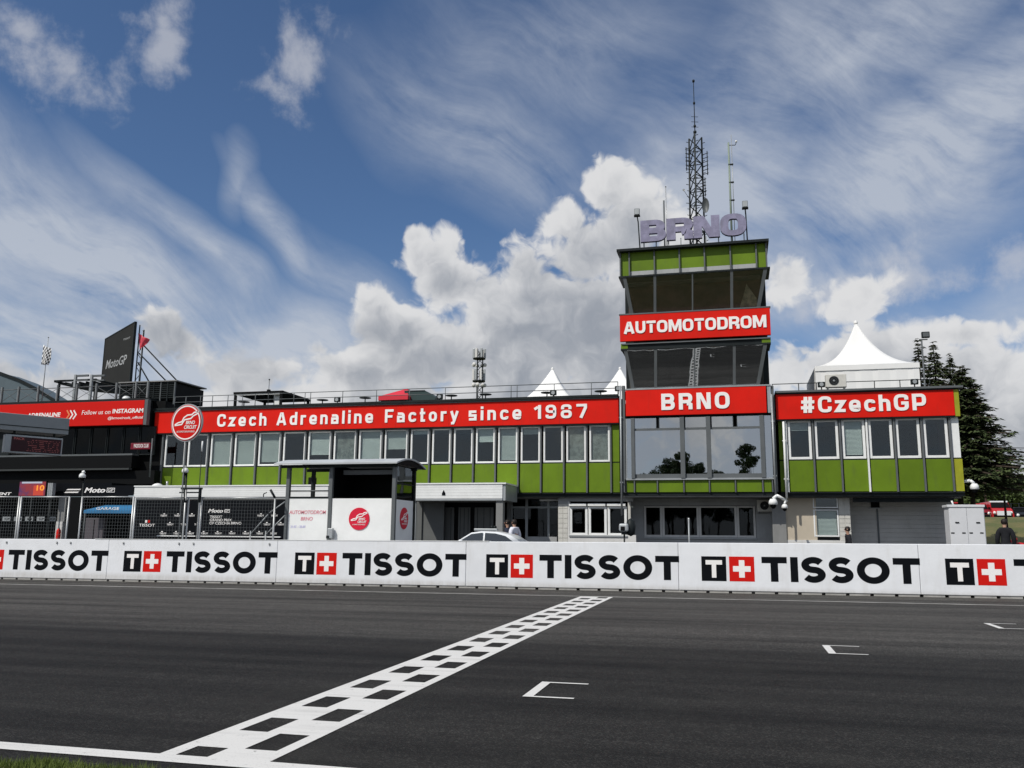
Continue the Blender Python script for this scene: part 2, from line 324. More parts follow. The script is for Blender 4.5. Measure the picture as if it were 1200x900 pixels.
# ------------------------------------------------------------------ builders
def tag(o, label=None, cat=None, group=None, kind=None):
    if label: o['label'] = label
    if cat: o['category'] = cat
    if group: o['group'] = group
    if kind: o['kind'] = kind
    return o
def thing(name, label, cat, loc, group=None):
    o = bpy.data.objects.new(name, None); o.empty_display_size = .3; COL.objects.link(o); o.location = loc
    return tag(o, label, cat, group)
def wloc(o):
    v = Vector(o.location)
    while o.parent: o = o.parent; v += Vector(o.location)
    return v
def frame_y(x, y, z): return ((x, y, z), (1, 0, 0), (0, 0, 1), (0, -1, 0))      # upright plane facing the camera side (-Y)
class MB:
    def __init__(s): s.v = []; s.f = []; s.sm = []
    def add(s, vs, fs, smooth=False):
        b = len(s.v); s.v += [tuple(map(float, v)) for v in vs]
        for f in fs: s.f.append(tuple(b+i for i in f)); s.sm.append(smooth)
        return s
    def hexa(s, c):   # 8 corners: bottom 4 ccw, top 4 ccw
        return s.add(c, [(0, 3, 2, 1), (4, 5, 6, 7), (0, 1, 5, 4), (1, 2, 6, 5), (2, 3, 7, 6), (3, 0, 4, 7)])
    def box(s, x0, x1, y0, y1, z0, z1):
        if x0 > x1: x0, x1 = x1, x0
        return s.hexa([(x0, y0, z0), (x1, y0, z0), (x1, y1, z0), (x0, y1, z0), (x0, y0, z1), (x1, y0, z1), (x1, y1, z1), (x0, y1, z1)])
    def quad(s, a, b, c, d): return s.add([a, b, c, d], [(0, 1, 2, 3)])
    def tube(s, p, q, r, n=8, r2=None, caps=True):
        p = Vector(p); q = Vector(q); r2 = r if r2 is None else r2
        a = (q-p)
        if a.length < 1e-6: return s
        a.normalize(); u = a.orthogonal().normalized(); w = a.cross(u)
        vs = [p+(u*cos(2*pi*i/n)+w*sin(2*pi*i/n))*r for i in range(n)]+[q+(u*cos(2*pi*i/n)+w*sin(2*pi*i/n))*r2 for i in range(n)]
        s.add(vs, [(i, (i+1) % n, n+(i+1) % n, n+i) for i in range(n)], True)
        if caps: b = len(s.v)-2*n; s.f.append(tuple(b+i for i in reversed(range(n)))); s.sm.append(False); s.f.append(tuple(b+n+i for i in range(n))); s.sm.append(False)
        return s
    def path(s, pts, r, n=6):
        for a, b in zip(pts[:-1], pts[1:]): s.tube(a, b, r, n)
        return s
    def lathe(s, c, prof, n=16, axis='z', squash=(1, 1)):
        vs = []
        for r, h in prof:
            for i in range(n):
                a = 2*pi*i/n; x, y = r*cos(a)*squash[0], r*sin(a)*squash[1]
                vs.append({'z': (c[0]+x, c[1]+y, c[2]+h), 'y': (c[0]+x, c[1]+h, c[2]+y), 'x': (c[0]+h, c[1]+x, c[2]+y)}[axis])
        fs = [(j*n+i, j*n+(i+1) % n, (j+1)*n+(i+1) % n, (j+1)*n+i) for j in range(len(prof)-1) for i in range(n)]
        if axis == 'y': fs = [tuple(reversed(f)) for f in fs]
        s.add(vs, fs, True)
        return s
    def prism(s, fr, pts, d0, d1):
        """polygon (u,v) extruded along the frame's normal from d0 to d1"""
        O, U, V, N = map(Vector, fr); n = len(pts)
        a = sum(pts[i][0]*pts[(i+1) % n][1]-pts[(i+1) % n][0]*pts[i][1] for i in range(n))
        if a < 0: pts = pts[::-1]
        lo = [O+U*x+V*y+N*d0 for x, y in pts]; hi = [O+U*x+V*y+N*d1 for x, y in pts]
        return s.add(lo+hi, [tuple(reversed(range(n))), tuple(range(n, 2*n))]+[(i, (i+1) % n, n+(i+1) % n, n+i) for i in range(n)])
    def ribbon(s, fr, pts, t, d0, d1, closed=False):
        O, U, V, N = map(Vector, fr); n = len(pts); tx, ty = t if isinstance(t, tuple) else (t, t)
        Lf = []; Rt = []
        for i in range(n):
            if closed: a, b, c = pts[i-1], pts[i], pts[(i+1) % n]
            else: a, b, c = pts[max(i-1, 0)], pts[i], pts[min(i+1, n-1)]
            d1v = (b[0]-a[0], b[1]-a[1]); d2v = (c[0]-b[0], c[1]-b[1])
            if not closed and i == 0: d1v = d2v
            if not closed and i == n-1: d2v = d1v
            l1 = hypot(*d1v) or 1; l2 = hypot(*d2v) or 1
            n1 = (-d1v[1]/l1, d1v[0]/l1); n2 = (-d2v[1]/l2, d2v[0]/l2)
            mx, my = n1[0]+n2[0], n1[1]+n2[1]; ml = hypot(mx, my) or 1; mx /= ml; my /= ml
            k_ = 1/max(.45, mx*n1[0]+my*n1[1])
            ox, oy = mx*k_*tx/2, my*k_*ty/2
            Lf.append((b[0]+ox, b[1]+oy)); Rt.append((b[0]-ox, b[1]-oy))
        def w(p, d): return O+U*p[0]+V*p[1]+N*d
        vs = [w(p, d1) for p in Lf]+[w(p, d1) for p in Rt]+[w(p, d0) for p in Lf]+[w(p, d0) for p in Rt]
        fs = []
        rngn = range(n) if closed else range(n-1)
        for i in rngn:
            j = (i+1) % n
            fs += [(n+i, n+j, j, i), (i, j, 2*n+j, 2*n+i), (n+j, n+i, 3*n+i, 3*n+j)]
        if not closed: fs += [(0, 2*n, 3*n, n), (n-1, 2*n-1, 4*n-1, 3*n-1)]
        return s.add(vs, fs)
    def build(s, name, material, parent=None, bevel=0., label=None, kind=None):
        a = np.array(s.v)
        c = (a.min(0)+a.max(0))/2
        me = bpy.data.meshes.new(name); me.from_pydata([tuple(v) for v in (a-c)], [], s.f)
        me.polygons.foreach_set('use_smooth', s.sm)
        me.materials.append(material); me.update()
        o = bpy.data.objects.new(name, me); COL.objects.link(o)
        if parent is not None:
            o.parent = parent; o.location = Vector(c)-wloc(parent)
        else: o.location = c
        if bevel:
            md = o.modifiers.new('bevel', 'BEVEL'); md.width = bevel; md.segments = 2; md.limit_method = 'ANGLE'
        if label: o['label'] = label
        if kind: o['kind'] = kind
        return o
def B(*a): return MB().box(*a)

# ---- stroke letters
def fillet(path, closed=False, n=5):
    out = []; m_ = len(path)
    for i, p in enumerate(path):
        r = p[2] if len(p) > 2 else 0
        if r <= 0 or (not closed and i in (0, m_-1)): out.append((p[0], p[1])); continue
        a = path[i-1]; c = path[(i+1) % m_]
        if r < .19: out.append((p[0], p[1])); continue
        def tow(q):
            dx, dy = q[0]-p[0], q[1]-p[1]; l = hypot(dx, dy); rr = min(r, l*.5) ; return (p[0]+dx/l*rr, p[1]+dy/l*rr)
        s_, e_ = tow(a), tow(c)
        for j in range(n+1):
            u = j/n; x = (1-u)**2*s_[0]+2*u*(1-u)*p[0]+u*u*e_[0]; y = (1-u)**2*s_[1]+2*u*(1-u)*p[1]+u*u*e_[1]
            out.append((x, y))
    res_ = [out[0]]
    for q_ in out[1:]:
        if hypot(q_[0]-res_[-1][0], q_[1]-res_[-1][1]) > 1e-3: res_.append(q_)
    if closed and hypot(res_[0][0]-res_[-1][0], res_[0][1]-res_[-1][1]) < 1e-3: res_.pop()
    return res_
def glyph(ch, t):
    """(width, [(path, closed), ...]) in units of the capital height; squarish wide bold letters"""
    h = t/2; T = 1-h; r = .30; m_ = .5
    def W(w): return w, w-h
    X = .74; xt = X-h; xm = X/2
    Z = []
    hy = h*.76
    def add(*pts, c=False):
        q_ = []
        for p in pts:
            y_ = p[1]
            for a_, b_ in ((h, hy), (T, 1-hy), (xt, X-hy)):
                if abs(p[1]-a_) < 1e-6: y_ = b_
            q_.append((p[0], y_)+tuple(p[2:]))
        Z.append((fillet(q_, c), c))
    if ch in 'AUTOMDRBNCGP#Fi1987LSE':
        if ch == 'A': w, R = W(1.0); add((h*.9, 0), (w/2-h*.55, T), (w/2+h*.55, T), (w-h*.9, 0)); add((.25, .28), (w-.25, .28))
        elif ch == 'U': w, R = W(.92); add((h, 1), (h, h, r), (R, h, r), (R, 1))
        elif ch == 'T': w, R = W(.86); add((0, T), (w, T)); add((w/2, T-h), (w/2, 0))
        elif ch == 'O': w, R = W(.98); add((h, h, r), (R, h, r), (R, T, r), (h, T, r), c=True)
        elif ch == 'M': w, R = W(1.18); add((h, 0), (h, 1)); add((R, 0), (R, 1)); Z.append(([(t*.3, 1), (t*1.25, 1), (w/2, .40), (w-t*1.25, 1), (w-t*.3, 1), (w/2+t*.34, .06), (w/2-t*.34, .06)], None))
        elif ch == 'N': w, R = W(.95); add((h, 0), (h, 1)); add((R, 0), (R, 1)); Z.append(([(t*.3, 1), (t*1.25, 1), (w-t*.3, 0), (w-t*1.25, 0)], None))
        elif ch == 'D': w, R = W(.94); add((h, h), (R, h, r), (R, T, r), (h, T), c=True)
        elif ch == 'R': w, R = W(.92); add((h, 0), (h, T), (R, T, .22), (R, m_-.02, .22), (h+h, m_-.02)); add((R-.25, m_-.02-h), (R-.08, .36, .1), (R, .3), (R, 0))
        elif ch == 'B': w, R = W(.92); add((h, 0), (h, 1)); add((h, h), (R, h, .22), (R, m_-.01, .22), (h, m_-.01)); add((h, T), (R-.04, T, .22), (R-.04, m_+.012, .22), (h, m_+.012))
        elif ch == 'C': w, R = W(.90); add((R, .36), (R, h, r), (h, h, r), (h, T, r), (R, T, r), (R, .64))
        elif ch == 'G': w, R = W(.94); add((R, .66), (R, T, r), (h, T, r), (h, h, r), (R, h, r), (R, .46), (w*.5, .46))
        elif ch == 'P': w, R = W(.88); add((h, 0), (h, T), (R, T, .22), (R, .36, .22), (h+h, .36))
        elif ch == 'F': w, R = W(.82); add((h, 0), (h, T), (w, T)); add((h+h, .46), (w-.1, .46))
        elif ch == 'E': w, R = W(.84); add((w, T), (h, T), (h, h), (w, h)); add((h+h, .5), (w-.06, .5))
        elif ch == 'L': w, R = W(.8); add((h, 1), (h, h), (w, h))
        elif ch == 'S': w, R = W(.88); add((R, .68), (R, T, .2), (h, T, .25), (h, m_, .25), (R, m_, .25), (R, h, .25), (h, h, .2), (h, .32))
        elif ch == '#': w, R = W(.92); tt = .62*t; Z.append(([(.28, 0), (.34, 1)], False)); Z.append(([(.60, 0), (.66, 1)], False)); Z.append(([(0, .32), (w-.04, .32)], False)); Z.append(([(.04, .68), (w, .68)], False))
        elif ch == 'i': w, R = W(t); add((h, 0), (h, X)); add((h, .84), (h, 1.02))
        elif ch == '1': w, R = W(.52); add((w-h, 0), (w-h, 1)); add((w-h-h, .86), (0, .70))
        elif ch == '9': w, R = W(.84); add((R, m_), (h, m_, .22), (h, T, .25), (R, T, .25), (R, h, .25), (h, h, .2), (h, .28))
        elif ch == '8': w, R = W(.86); add((h, h, .25), (R, h, .25), (R, m_, .2), (h, m_, .2), c=True); add((h+.02, m_+h, 0), (h+.02, T, .25), (R-.02, T, .25), (R-.02, m_+h, 0))
        elif ch == '7': w, R = W(.82); add((0, T), (R, T, .05), (R, .72, .15), (w*.42, 0))
    else:
        if ch == 'e': w, R = W(.76); add((R-.02, .20), (R-.02, h, .2), (h, h, .25), (h, xt, .25), (R, xt, .25), (R, xm-.04), (h+h, xm-.04))
        elif ch == 'c': w, R = W(.72); add((R, .24), (R, h, .25), (h, h, .25), (h, xt, .25), (R, xt, .25), (R, X-.24))
        elif ch == 'z': w, R = W(.68); add((0, xt), (R, xt), (h, h), (w, h))
        elif ch == 'h': w, R = W(.74); add((h, 0), (h, 1)); add((h+h, xt), (R, xt, .22), (R, 0))
        elif ch == 'n': w, R = W(.74); add((h, 0), (h, X)); add((h+h, xt), (R, xt, .22), (R, 0))
        elif ch == 'r': w, R = W(.54); add((h, 0), (h, X)); add((h+h, xt), (w, xt))
        elif ch == 'd': w, R = W(.76); add((R, 0), (R, 1)); add((R-h, xt), (h, xt, .25), (h, h, .25), (R-h, h))
        elif ch == 'a': w, R = W(.74); add((.06, xt), (R, xt, .22), (R, 0)); add((R-h, h), (h, h, .14), (h, xm+.04, .14), (R-h, xm+.04))
        elif ch == 'l': w, R = W(t); add((h, 0), (h, 1))
        elif ch == 't': w, R = W(.5); add((h+.08, 1), (h+.08, h, .15), (w, h)); add((0, xt), (w, xt))
        elif ch == 'o': w, R = W(.76); add((h, h, .25), (R, h, .25), (R, xt, .25), (h, xt, .25), c=True)
        elif ch == 'y': w, R = W(.76); add((h*.8, X), (w*.5, .04)); add((w-h*.8, X), (w*.5-.02, 0), (w*.36, -.16, .05), (.08, -.16))
        elif ch == 's': w, R = W(.70); add((w-.03, xt), (h, xt), (h, xm), (R, xm), (R, h), (.03, h))
        else: w = .4
    return w, Z
def text_strokes(mb, s_, fr, width, height, t=.24, gap=.14, d=.03, lift=0.):
    """write s_ with the stroke letters so that it is `width` wide from the frame's origin"""
    gl = [glyph(c, t) for c in s_]; tot = sum(g[0] for g in gl)+gap*(len(gl)-1); sx = width/tot; x = 0
    i = 0
    for w, Z in gl:
        for pts, cl in Z:
            if cl is None: mb.prism(fr, [((x+px)*sx, py*height) for px, py in pts], lift, lift+d+.0012*(i % 5)+.0003)
            else: mb.ribbon(fr, [((x+px)*sx, py*height) for px, py in pts], (t*sx, t*height*.76), lift, lift+d+.0012*(i % 5), cl)
            i += 1
        x += w+gap
    return mb
def circ(cx, cy, rx, ry, a0, a1, n): return [(cx+rx*cos(radians(a0+(a1-a0)*i/n)), cy+ry*sin(radians(a0+(a1-a0)*i/n))) for i in range(n+1)]
def geo_word(mb, s_, fr, width, height, d0, d1, t=.255):
    """round geometric bold capitals: T I S O"""
    ws = dict(T=.86, I=t, S=.80, O=1.06); gap = .115; tot = sum(ws[c] for c in s_)+gap*(len(s_)-1); sx = width/tot; x = 0; h = t/2
    for i, c in enumerate(s_):
        w = ws[c]; e = .0008*(i % 3)
        def rb(pts, cl=False, ee=0): mb.ribbon(fr, [((x+a)*sx, b*height) for a, b in pts], (t*sx, t*height), d0, d1+e+ee, cl)
        if c == 'T': rb([(0, 1-h), (w, 1-h)]); rb([(w/2, 1-t), (w/2, 0)])
        elif c == 'I': rb([(h, 0), (h, 1)])
        elif c == 'O': rb(circ(w/2, .5, w/2-h, .5+.02-h, 0, 360, 40)[:-1], True)
        elif c == 'S':
            rx = w/2-h; ry = (1.03-t)/4
            rb(circ(w/2, 1.015-h-ry, rx, ry, 28, 250, 16)+circ(w/2, -.015+h+ry, rx, ry, 70, -152, 16))
        x += w+gap
    return mb
def font_text(name, s_, fr, width, height, material, parent, d=.004, lift=0., shear=0., bold=.0, label=None, space=1.):
    """small print set with the built-in face, scaled to width x height"""
    cu = bpy.data.curves.new(name, 'FONT'); cu.body = s_; cu.shear = shear; cu.offset = bold; cu.space_character = space; cu.extrude = .001; cu.resolution_u = 3
    ob = bpy.data.objects.new(name+'_tmp', cu); COL.objects.link(ob)
    me = bpy.data.meshes.new_from_object(ob.evaluated_get(bpy.context.evaluated_depsgraph_get())); bpy.data.objects.remove(ob); 
    a = np.empty(len(me.vertices)*3); me.vertices.foreach_get('co', a); a = a.reshape(-1, 3)
    lo, hi = a.min(0), a.max(0); sz = hi-lo
    O, U, V, N = [np.array(q, float) for q in fr]
    u = (a[:, 0]-lo[0])/sz[0]*width; v = (a[:, 1]-lo[1])/sz[1]*height; w = (a[:, 2]-lo[2])/max(sz[2], 1e-6)*d+lift
    p = O+u[:, None]*U+v[:, None]*V+w[:, None]*N; c = p.mean(0)
    me.vertices.foreach_set('co', (p-c).ravel()); me.materials.clear(); me.materials.append(material); me.update()
    o = bpy.data.objects.new(name, me); COL.objects.link(o)
    if parent is not None: o.parent = parent; o.location = Vector(c)-wloc(parent)
    else: o.location = c
    if label: o['label'] = label
    return o
def logo(parent, c, U, N, R, V=(0, 0, 1), ring=True):
    """round red badge: white ring, white twisting track line, circuit name"""
    c = Vector(c); U = Vector(U).normalized(); N = Vector(N).normalized(); V = Vector(V)
    fr = (c, U, V, N)
    disc = MB().prism(fr, circ(0, 0, R, R, 0, 360, 40)[:-1], 0, .02).build('badge', LOGOR if not ring else PRINTR, parent)
    if ring: MB().ribbon(fr, circ(0, 0, R*.93, R*.93, 0, 360, 40)[:-1], R*.07, .02, .026, True).build('ring', WHITE_L, disc)
    m_ = MB()
    m_.ribbon(fr, [(-R*.78, -R*.12), (-R*.55, 0), (-R*.3, R*.05), (-R*.18, R*.28), (R*.05, R*.42), (R*.35, R*.44), (R*.5, R*.56), (R*.8, R*.6)], R*.075, .02, .026)
    m_.ribbon(fr, [(-R*.78, -R*.16), (-R*.3, -R*.1), (-R*.12, R*.16), (R*.3, R*.22), (R*.45, R*.36), (R*.8, R*.52)], R*.075, .02, .027)
    m_.build('track_line', WHITE_L, disc)
    def fo(u, v): return (c+U*u*R+V*v*R, U, V, N)
    font_text('lettering', 'BRNO', fo(-.02, -.10), R*.62, R*.20, WHITE_L, disc, .005, .022, .2, .02)
    font_text('lettering', 'CIRCUIT', fo(-.12, -.36), R*.86, R*.20, WHITE_L, disc, .005, .022, .2, .02)
    font_text('lettering', 'AUTOMOTODROM BRNO', fo(-.62, -.56), R*1.24, R*.10, WHITE_L, disc, .005, .022)
    return disc

# ------------------------------------------------------------------ ground
def bank(x, y):
    a = max(0., min(1., (y-64)/22)); b = max(0., min(1., (x-(4))/14)); s1 = a*a*(3-2*a)*b*b*(3-2*b)
    far = max(0., min(1., (y-90)/200)); return 3.3*s1+far*far*2.
def sheet(name, xs, ys, zf, material, **kw):
    vs = [(x, y, zf(x, y)) for y in ys for x in xs]; nx = len(xs)
    fs = [(j*nx+i, j*nx+i+1, (j+1)*nx+i+1, (j+1)*nx+i) for j in range(len(ys)-1) for i in range(nx-1)]
    mb = MB(); mb.add(vs, fs, True); o = mb.build(name, material); tag(o, **kw); return o
xs = [-3000, -1200, -500, -250, -120]+list(range(-100, 121, 4))+[250, 500, 1200, 3000]
ys = [-3000, -1000, -300, -100, -50, -20, -5, 0, 2, 3, 4, 4.55, 10, 20, 30, 40, 50, 56, 60]+list(range(62, 100, 2))+[110, 130, 160, 220, 300, 500, 900, 1600, 3000]
sheet('terrain', xs, ys, lambda x, y: gz(x)-.035+bank(x, y), VERGE, kind='structure', label='grassy ground rising to a bank behind the building')
xt_ = [-1500, -300, -120]+list(range(-100, 121, 10))+[300, 1500]
sheet('track', xt_, [4.36, 22.1], lambda x, y: gz(x), ASPH, kind='structure', label='dark asphalt start straight with rubber streaks')
sheet('pit_lane', xt_, [22.1, 62], lambda x, y: gz(x)-.002, ASPH, kind='structure', label='asphalt pit lane behind the white wall')
def line(name, y0, y1, material, label, x0=-1500, x1=1500, dz=.004):
    xx = [x for x in xt_ if x0 < x < x1]; xx = [x0]+xx+[x1]
    return sheet(name, xx, [y0, y1], lambda x, y: gz(x)+dz, material, kind='structure', label=label)
line('edge_line', 4.70, 4.855, PAINT, 'white painted line along the near edge of the track')
line('edge_line', 19.72, 19.86, PAINT_G, 'thin worn line along the far edge of the track by the wall')
# chequered start line: white paint around bare asphalt squares
m_ = MB()
xa, xb, xc, xd, xe, xf = -3.42, -3.31, -3.095, -2.99, -2.772, -2.68
def pq(x0, x1, y0, y1, dz=.004): m_.add([(x0, y0, gz(x0)+dz), (x1, y0, gz(x1)+dz), (x1, y1, gz(x1)+dz), (x0, y1, gz(x0)+dz)], [(0, 1, 2, 3)])
for a, b in ((xa, xb), (xc, xd), (xe, xf)): pq(a, b, 4.855, 19.72)
y = 4.855
pat = []
Lsq = [(4.857, 5.085)]+[(5.555+.883*i, 5.99+.883*i) for i in range(16)]; Rsq = [(5.097+.883*i, 5.533+.883*i) for i in range(17)]
for (x0, x1), sq in (((xb, xc), Lsq), ((xd, xe), Rsq)):
    y = 4.855
    for a, b in sq:
        if b > 19.7: break
        if a > y: pq(x0, x1, y, a)
        y = b
    pq(x0, x1, y, 19.72)
tag(m_.build('start_line', PAINT), 'chequered white start line painted across the asphalt', kind='structure')
# grid boxes
for i, (x0, ya, yb, ln, t_) in enumerate([(-1.755, 7.30, 8.075, .37, .045), (.99, 10.90, 11.72, .37, .045), (3.73, 14.62, 15.47, .40, .045)]):
    m_ = MB()
    pq(x0, x0+.085, ya, yb, .006); pq(x0+.085, x0+ln+.06, ya, ya+t_, .006); pq(x0+.085, x0+ln+.06, yb-t_, yb, .006)
    tag(m_.build('grid_slot_marking', PAINT), 'white painted grid slot bracket %s' % ('nearest the camera', 'in the middle of the three', 'farthest from the camera')[i], kind='structure')
# near verge: grass tufts over soil
def verge_edge(x): return 4.47+.035*sin(3.1*x)+.03*sin(9.7*x+1)+.015*sin(27*x)
xv = np.arange(-14, 6, .12)
vs = []; fs = []
for i, x in enumerate(xv): vs += [(x, verge_edge(x)-.02, gz(x)+.006), (x, 3.2, gz(x)+.012), (x, 0.5, gz(x)-.0)]
for i in range(len(xv)-1): fs += [(3*i+1, 3*i+4, 3*i+3, 3*i), (3*i+2, 3*i+5, 3*i+4, 3*i+1)]
tag(MB().add(vs, fs).build('verge_soil', SOIL), 'strip of dry brown soil beside the track edge', kind='structure')
n = 60000
gx_ = rng.uniform(-6.2, -1.6, n); e_ = 4.47+.035*np.sin(3.1*gx_)+.03*np.sin(9.7*gx_+1)+.015*np.sin(27*gx_)
gy_ = e_-.02-rng.power(1.0, n)*.9
dn = np.sin(gx_*5.3)+np.sin(gx_*13.1+gy_*9)+np.sin(gx_*2.1+3); keep = (dn+rng.normal(0, .8, n)) > np.clip((gx_+3.9)*1.5, -3, 3.2)-.8
gx_, gy_ = gx_[keep], gy_[keep]; n = len(gx_)
hh = rng.uniform(.02, .075, n)*(1.1-.5*(gy_ > e_[keep]-.08)); an = rng.uniform(0, 6.28, n); ln_ = rng.uniform(.0, .045, n); la = rng.uniform(0, 6.28, n); wd = .0035
b0 = np.stack([gx_-np.cos(an)*wd, gy_-np.sin(an)*wd, gx_*GX+.0], 1); b1 = np.stack([gx_+np.cos(an)*wd, gy_+np.sin(an)*wd, gx_*GX+.0], 1)
tp = np.stack([gx_+np.cos(la)*ln_, gy_+np.sin(la)*ln_, gx_*GX+hh], 1)
V_ = np.stack([b0, b1, tp], 1).reshape(-1, 3)
mb = MB(); mb.v = [tuple(v) for v in V_]; mb.f = [(3*i, 3*i+1, 3*i+2) for i in range(n)]; mb.sm = [False]*n
tag(mb.build('grass', GRASSM), 'short green grass growing along the near edge of the track', 'grass', kind='stuff')

# ------------------------------------------------------------------ pit wall
YW = 22.0
wall = thing('pit_wall', 'long white concrete pit wall printed with black sponsor lettering', 'wall', (-7, YW, gz(-7)))
seg = 5.444; x00 = -17.16-.55
k0 = -3
for i in range(k0, 8):
    xa_ = x00+seg*i; xb_ = xa_+seg; za, zb = gz(xa_), gz(xb_)
    g = .004
    hx = MB().hexa([(xa_+g, YW, za+.055), (xb_-g, YW, zb+.055), (xb_-g, YW+.55, zb+.055), (xa_+g, YW+.55, za+.055), (xa_+g, YW, za+1.19), (xb_-g, YW, zb+1.19), (xb_-g, YW+.55, zb+1.19), (xa_+g, YW+.55, za+1.19)])
    pn = hx.build('banner_panel', PAVEW, wall, bevel=.012)
    # logo: black T square, red plus square, word
    xs_ = xa_+.55; zt = gz(xs_)
    fr = ((xs_, YW, gz(xs_)), (1, 0, GX), (0, 0, 1), (0, -1, 0))
    z0, z1 = .288, .868
    if i < 6:
        MB().prism(fr, [(0, z0-.005), (.585, z0-.005), (.585, z1), (0, z1)], 0, .003).build('black_square', PRINTK, pn)
        MB().prism(fr, [(.10, z1-.09), (.10, z1-.195), (.243, z1-.195), (.243, z0+.075), (.348, z0+.075), (.348, z1-.195), (.49, z1-.195), (.49, z1-.09)], .003, .006).build('letter_mark', WHITE_L, pn)
        MB().prism(fr, [(.655, z0-.005), (1.24, z0-.005), (1.24, z1), (.655, z1)], 0, .003).build('red_square', PRINTR, pn)
        cx, cz, a_, b_ = .9475, (z0+z1)/2, .065, .205
        MB().prism(fr, [(cx-a_, cz-b_), (cx+a_, cz-b_), (cx+a_, cz-a_), (cx+b_, cz-a_), (cx+b_, cz+a_), (cx+a_, cz+a_), (cx+a_, cz+b_), (cx-a_, cz+b_), (cx-a_, cz+a_), (cx-b_, cz+a_), (cx-b_, cz-a_), (cx-a_, cz-a_)], .003, .006).build('cross_mark', WHITE_L, pn)
        fr2 = ((xs_+1.41, YW, gz(xs_+1.41)), (1, 0, GX), (0, 0, 1), (0, -1, 0))
        fr2 = ((fr2[0][0], YW, fr2[0][2]+z0+.0), fr2[1], fr2[2], fr2[3])
        geo_word(MB(), 'TISSOT', fr2, 3.50, z1-z0, 0, .003).build('lettering', PRINTK, pn)
# plinth with drainage gaps, and coping seams
m_ = MB()
x = x00+seg*k0
while x < 42:
    m_.box(x, x+.45, YW+.02, YW+.5, gz(x)-.05, gz(x)+.06); x += .53
m_.build('plinth_blocks', CONC, wall, kind='stuff')
m_ = MB()
for px in (8, 67, 83, 145, 210, 227, 316):      # hook bolts of the banner along the top edge
    x = XX(px, YW, 636); m_.tube((x, YW-.03, gz(x)+1.10), (x, YW+.02, gz(x)+1.10), .022, 8); m_.tube((x, YW-.02, gz(x)+1.05), (x, YW-.02, gz(x)+1.11), .012, 6)
m_.build('hook', GALV, wall, kind='stuff')
m_ = MB()
xq = x00+seg*k0
m_.hexa([(-18.2, YW-.012, gz(-18)+1.192), (-6.2, YW-.012, gz(-6)+1.192), (-6.2, YW+.2, gz(-6)+1.192), (-18.2, YW+.2, gz(-18)+1.192), (-18.2, YW-.012, gz(-18)+1.205), (-6.2, YW-.012, gz(-6)+1.205), (-6.2, YW+.2, gz(-6)+1.205), (-18.2, YW+.2, gz(-18)+1.205)])
m_.build('coping_strip', WFRAME, wall)

# ------------------------------------------------------------------ office wings
YB = 45.0
Z_G, Z_W0, Z_W1, Z_F0, Z_F1 = 3.56, 5.17, 7.10, 7.17, 8.52      # panel bottom, window bottom/top, fascia bottom/top
def window(parent, x0, x1, z0, z1, y, frame=WFRAME, fw=.10, pane=GLASS, blind=0., depth=.10, blind_mat=BLIND, sash=True):
    """frame (part) > pane, blind (sub-parts)"""
    f = MB()
    f.box(x0, x0+fw, y, y+depth, z0, z1).box(x1-fw, x1, y, y+depth, z0, z1).box(x0+fw, x1-fw, y, y+depth, z0, z0+fw).box(x0+fw, x1-fw, y, y+depth, z1-fw*.8, z1)
    fo = f.build('window', frame, parent, bevel=.012)
    B(x0+fw, x1-fw, y+depth*.55, y+depth*.55+.012, z0+fw, z1-fw*.8).build('pane', pane, fo)
    if blind:
        m_ = MB(); zb = z1-fw*.8-(z1-z0-1.8*fw)*blind; z = z1-fw*.8-.02; step = .062
        while z-step > zb:
            m_.add([(x0+fw+.02, y+depth+.05, z), (x1-fw-.02, y+depth+.05, z), (x1-fw-.02, y+depth+.02, z-step*.88), (x0+fw+.02, y+depth+.02, z-step*.88)], [(0, 3, 2, 1)]); z -= step
        if m_.v: m_.build('blind', blind_mat, fo, kind='stuff')
    return fo
def rail(name, label, x0, x1, y, z, h, n, parent=None, mat_=GREYM):
    t_ = thing(name, label, 'railing', ((x0+x1)/2, y, z))
    for i in range(n+1):
        x = x0+(x1-x0)*i/n; MB().tube((x, y, z), (x, y, z+h), .025, 6).build('post', mat_, t_)
    for hz in (h, h*.55): MB().tube((x0, y, z+hz), (x1, y, z+hz), .022, 6).build('rail', mat_, t_)
    return t_

LW = thing('office_wing', 'long left wing with green panels under a red fascia, office windows in a row', 'building', (-19, YB+6, gz(-19)), )
mulls = [-33.01, -31.44, -29.92, -28.34, -26.77, -25.19, -23.62, -22.03, -20.49, -18.94, -17.40, -16.14, -14.89, -13.63, -12.38, -11.12, -9.88, -8.64, -7.41, -6.15]
XL0, XL1 = -33.55, -5.69
# floor slab, side walls, roof, rear
B(XL0, XL1, YB+.04, YB+11, 3.36, 3.555).build('floor_slab', DARKM, LW)
B(XL0, XL1, YB+.04, YB+11, 7.2, 8.50).build('upper_wall', SIDING_D, LW)
B(XL0, XL0+.25, YB+.3, YB+11, gz(XL0)-.2, 7.2).build('end_wall', SIDING_D, LW)
B(XL0+.25, XL1, YB+10.7, YB+11, gz(-20)-.2, 7.2).build('rear_wall', SIDING_D, LW)
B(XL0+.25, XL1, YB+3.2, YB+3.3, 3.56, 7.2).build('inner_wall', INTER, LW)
B(XL0-.08, XL1-.02, YB-.42, YB+11.1, 8.54, 8.66).build('roof', DARKM, LW)
B(XL0, XL1-.03, YB-.34, YB+.03, 8.46, 8.54).build('gutter', GREYM, LW)
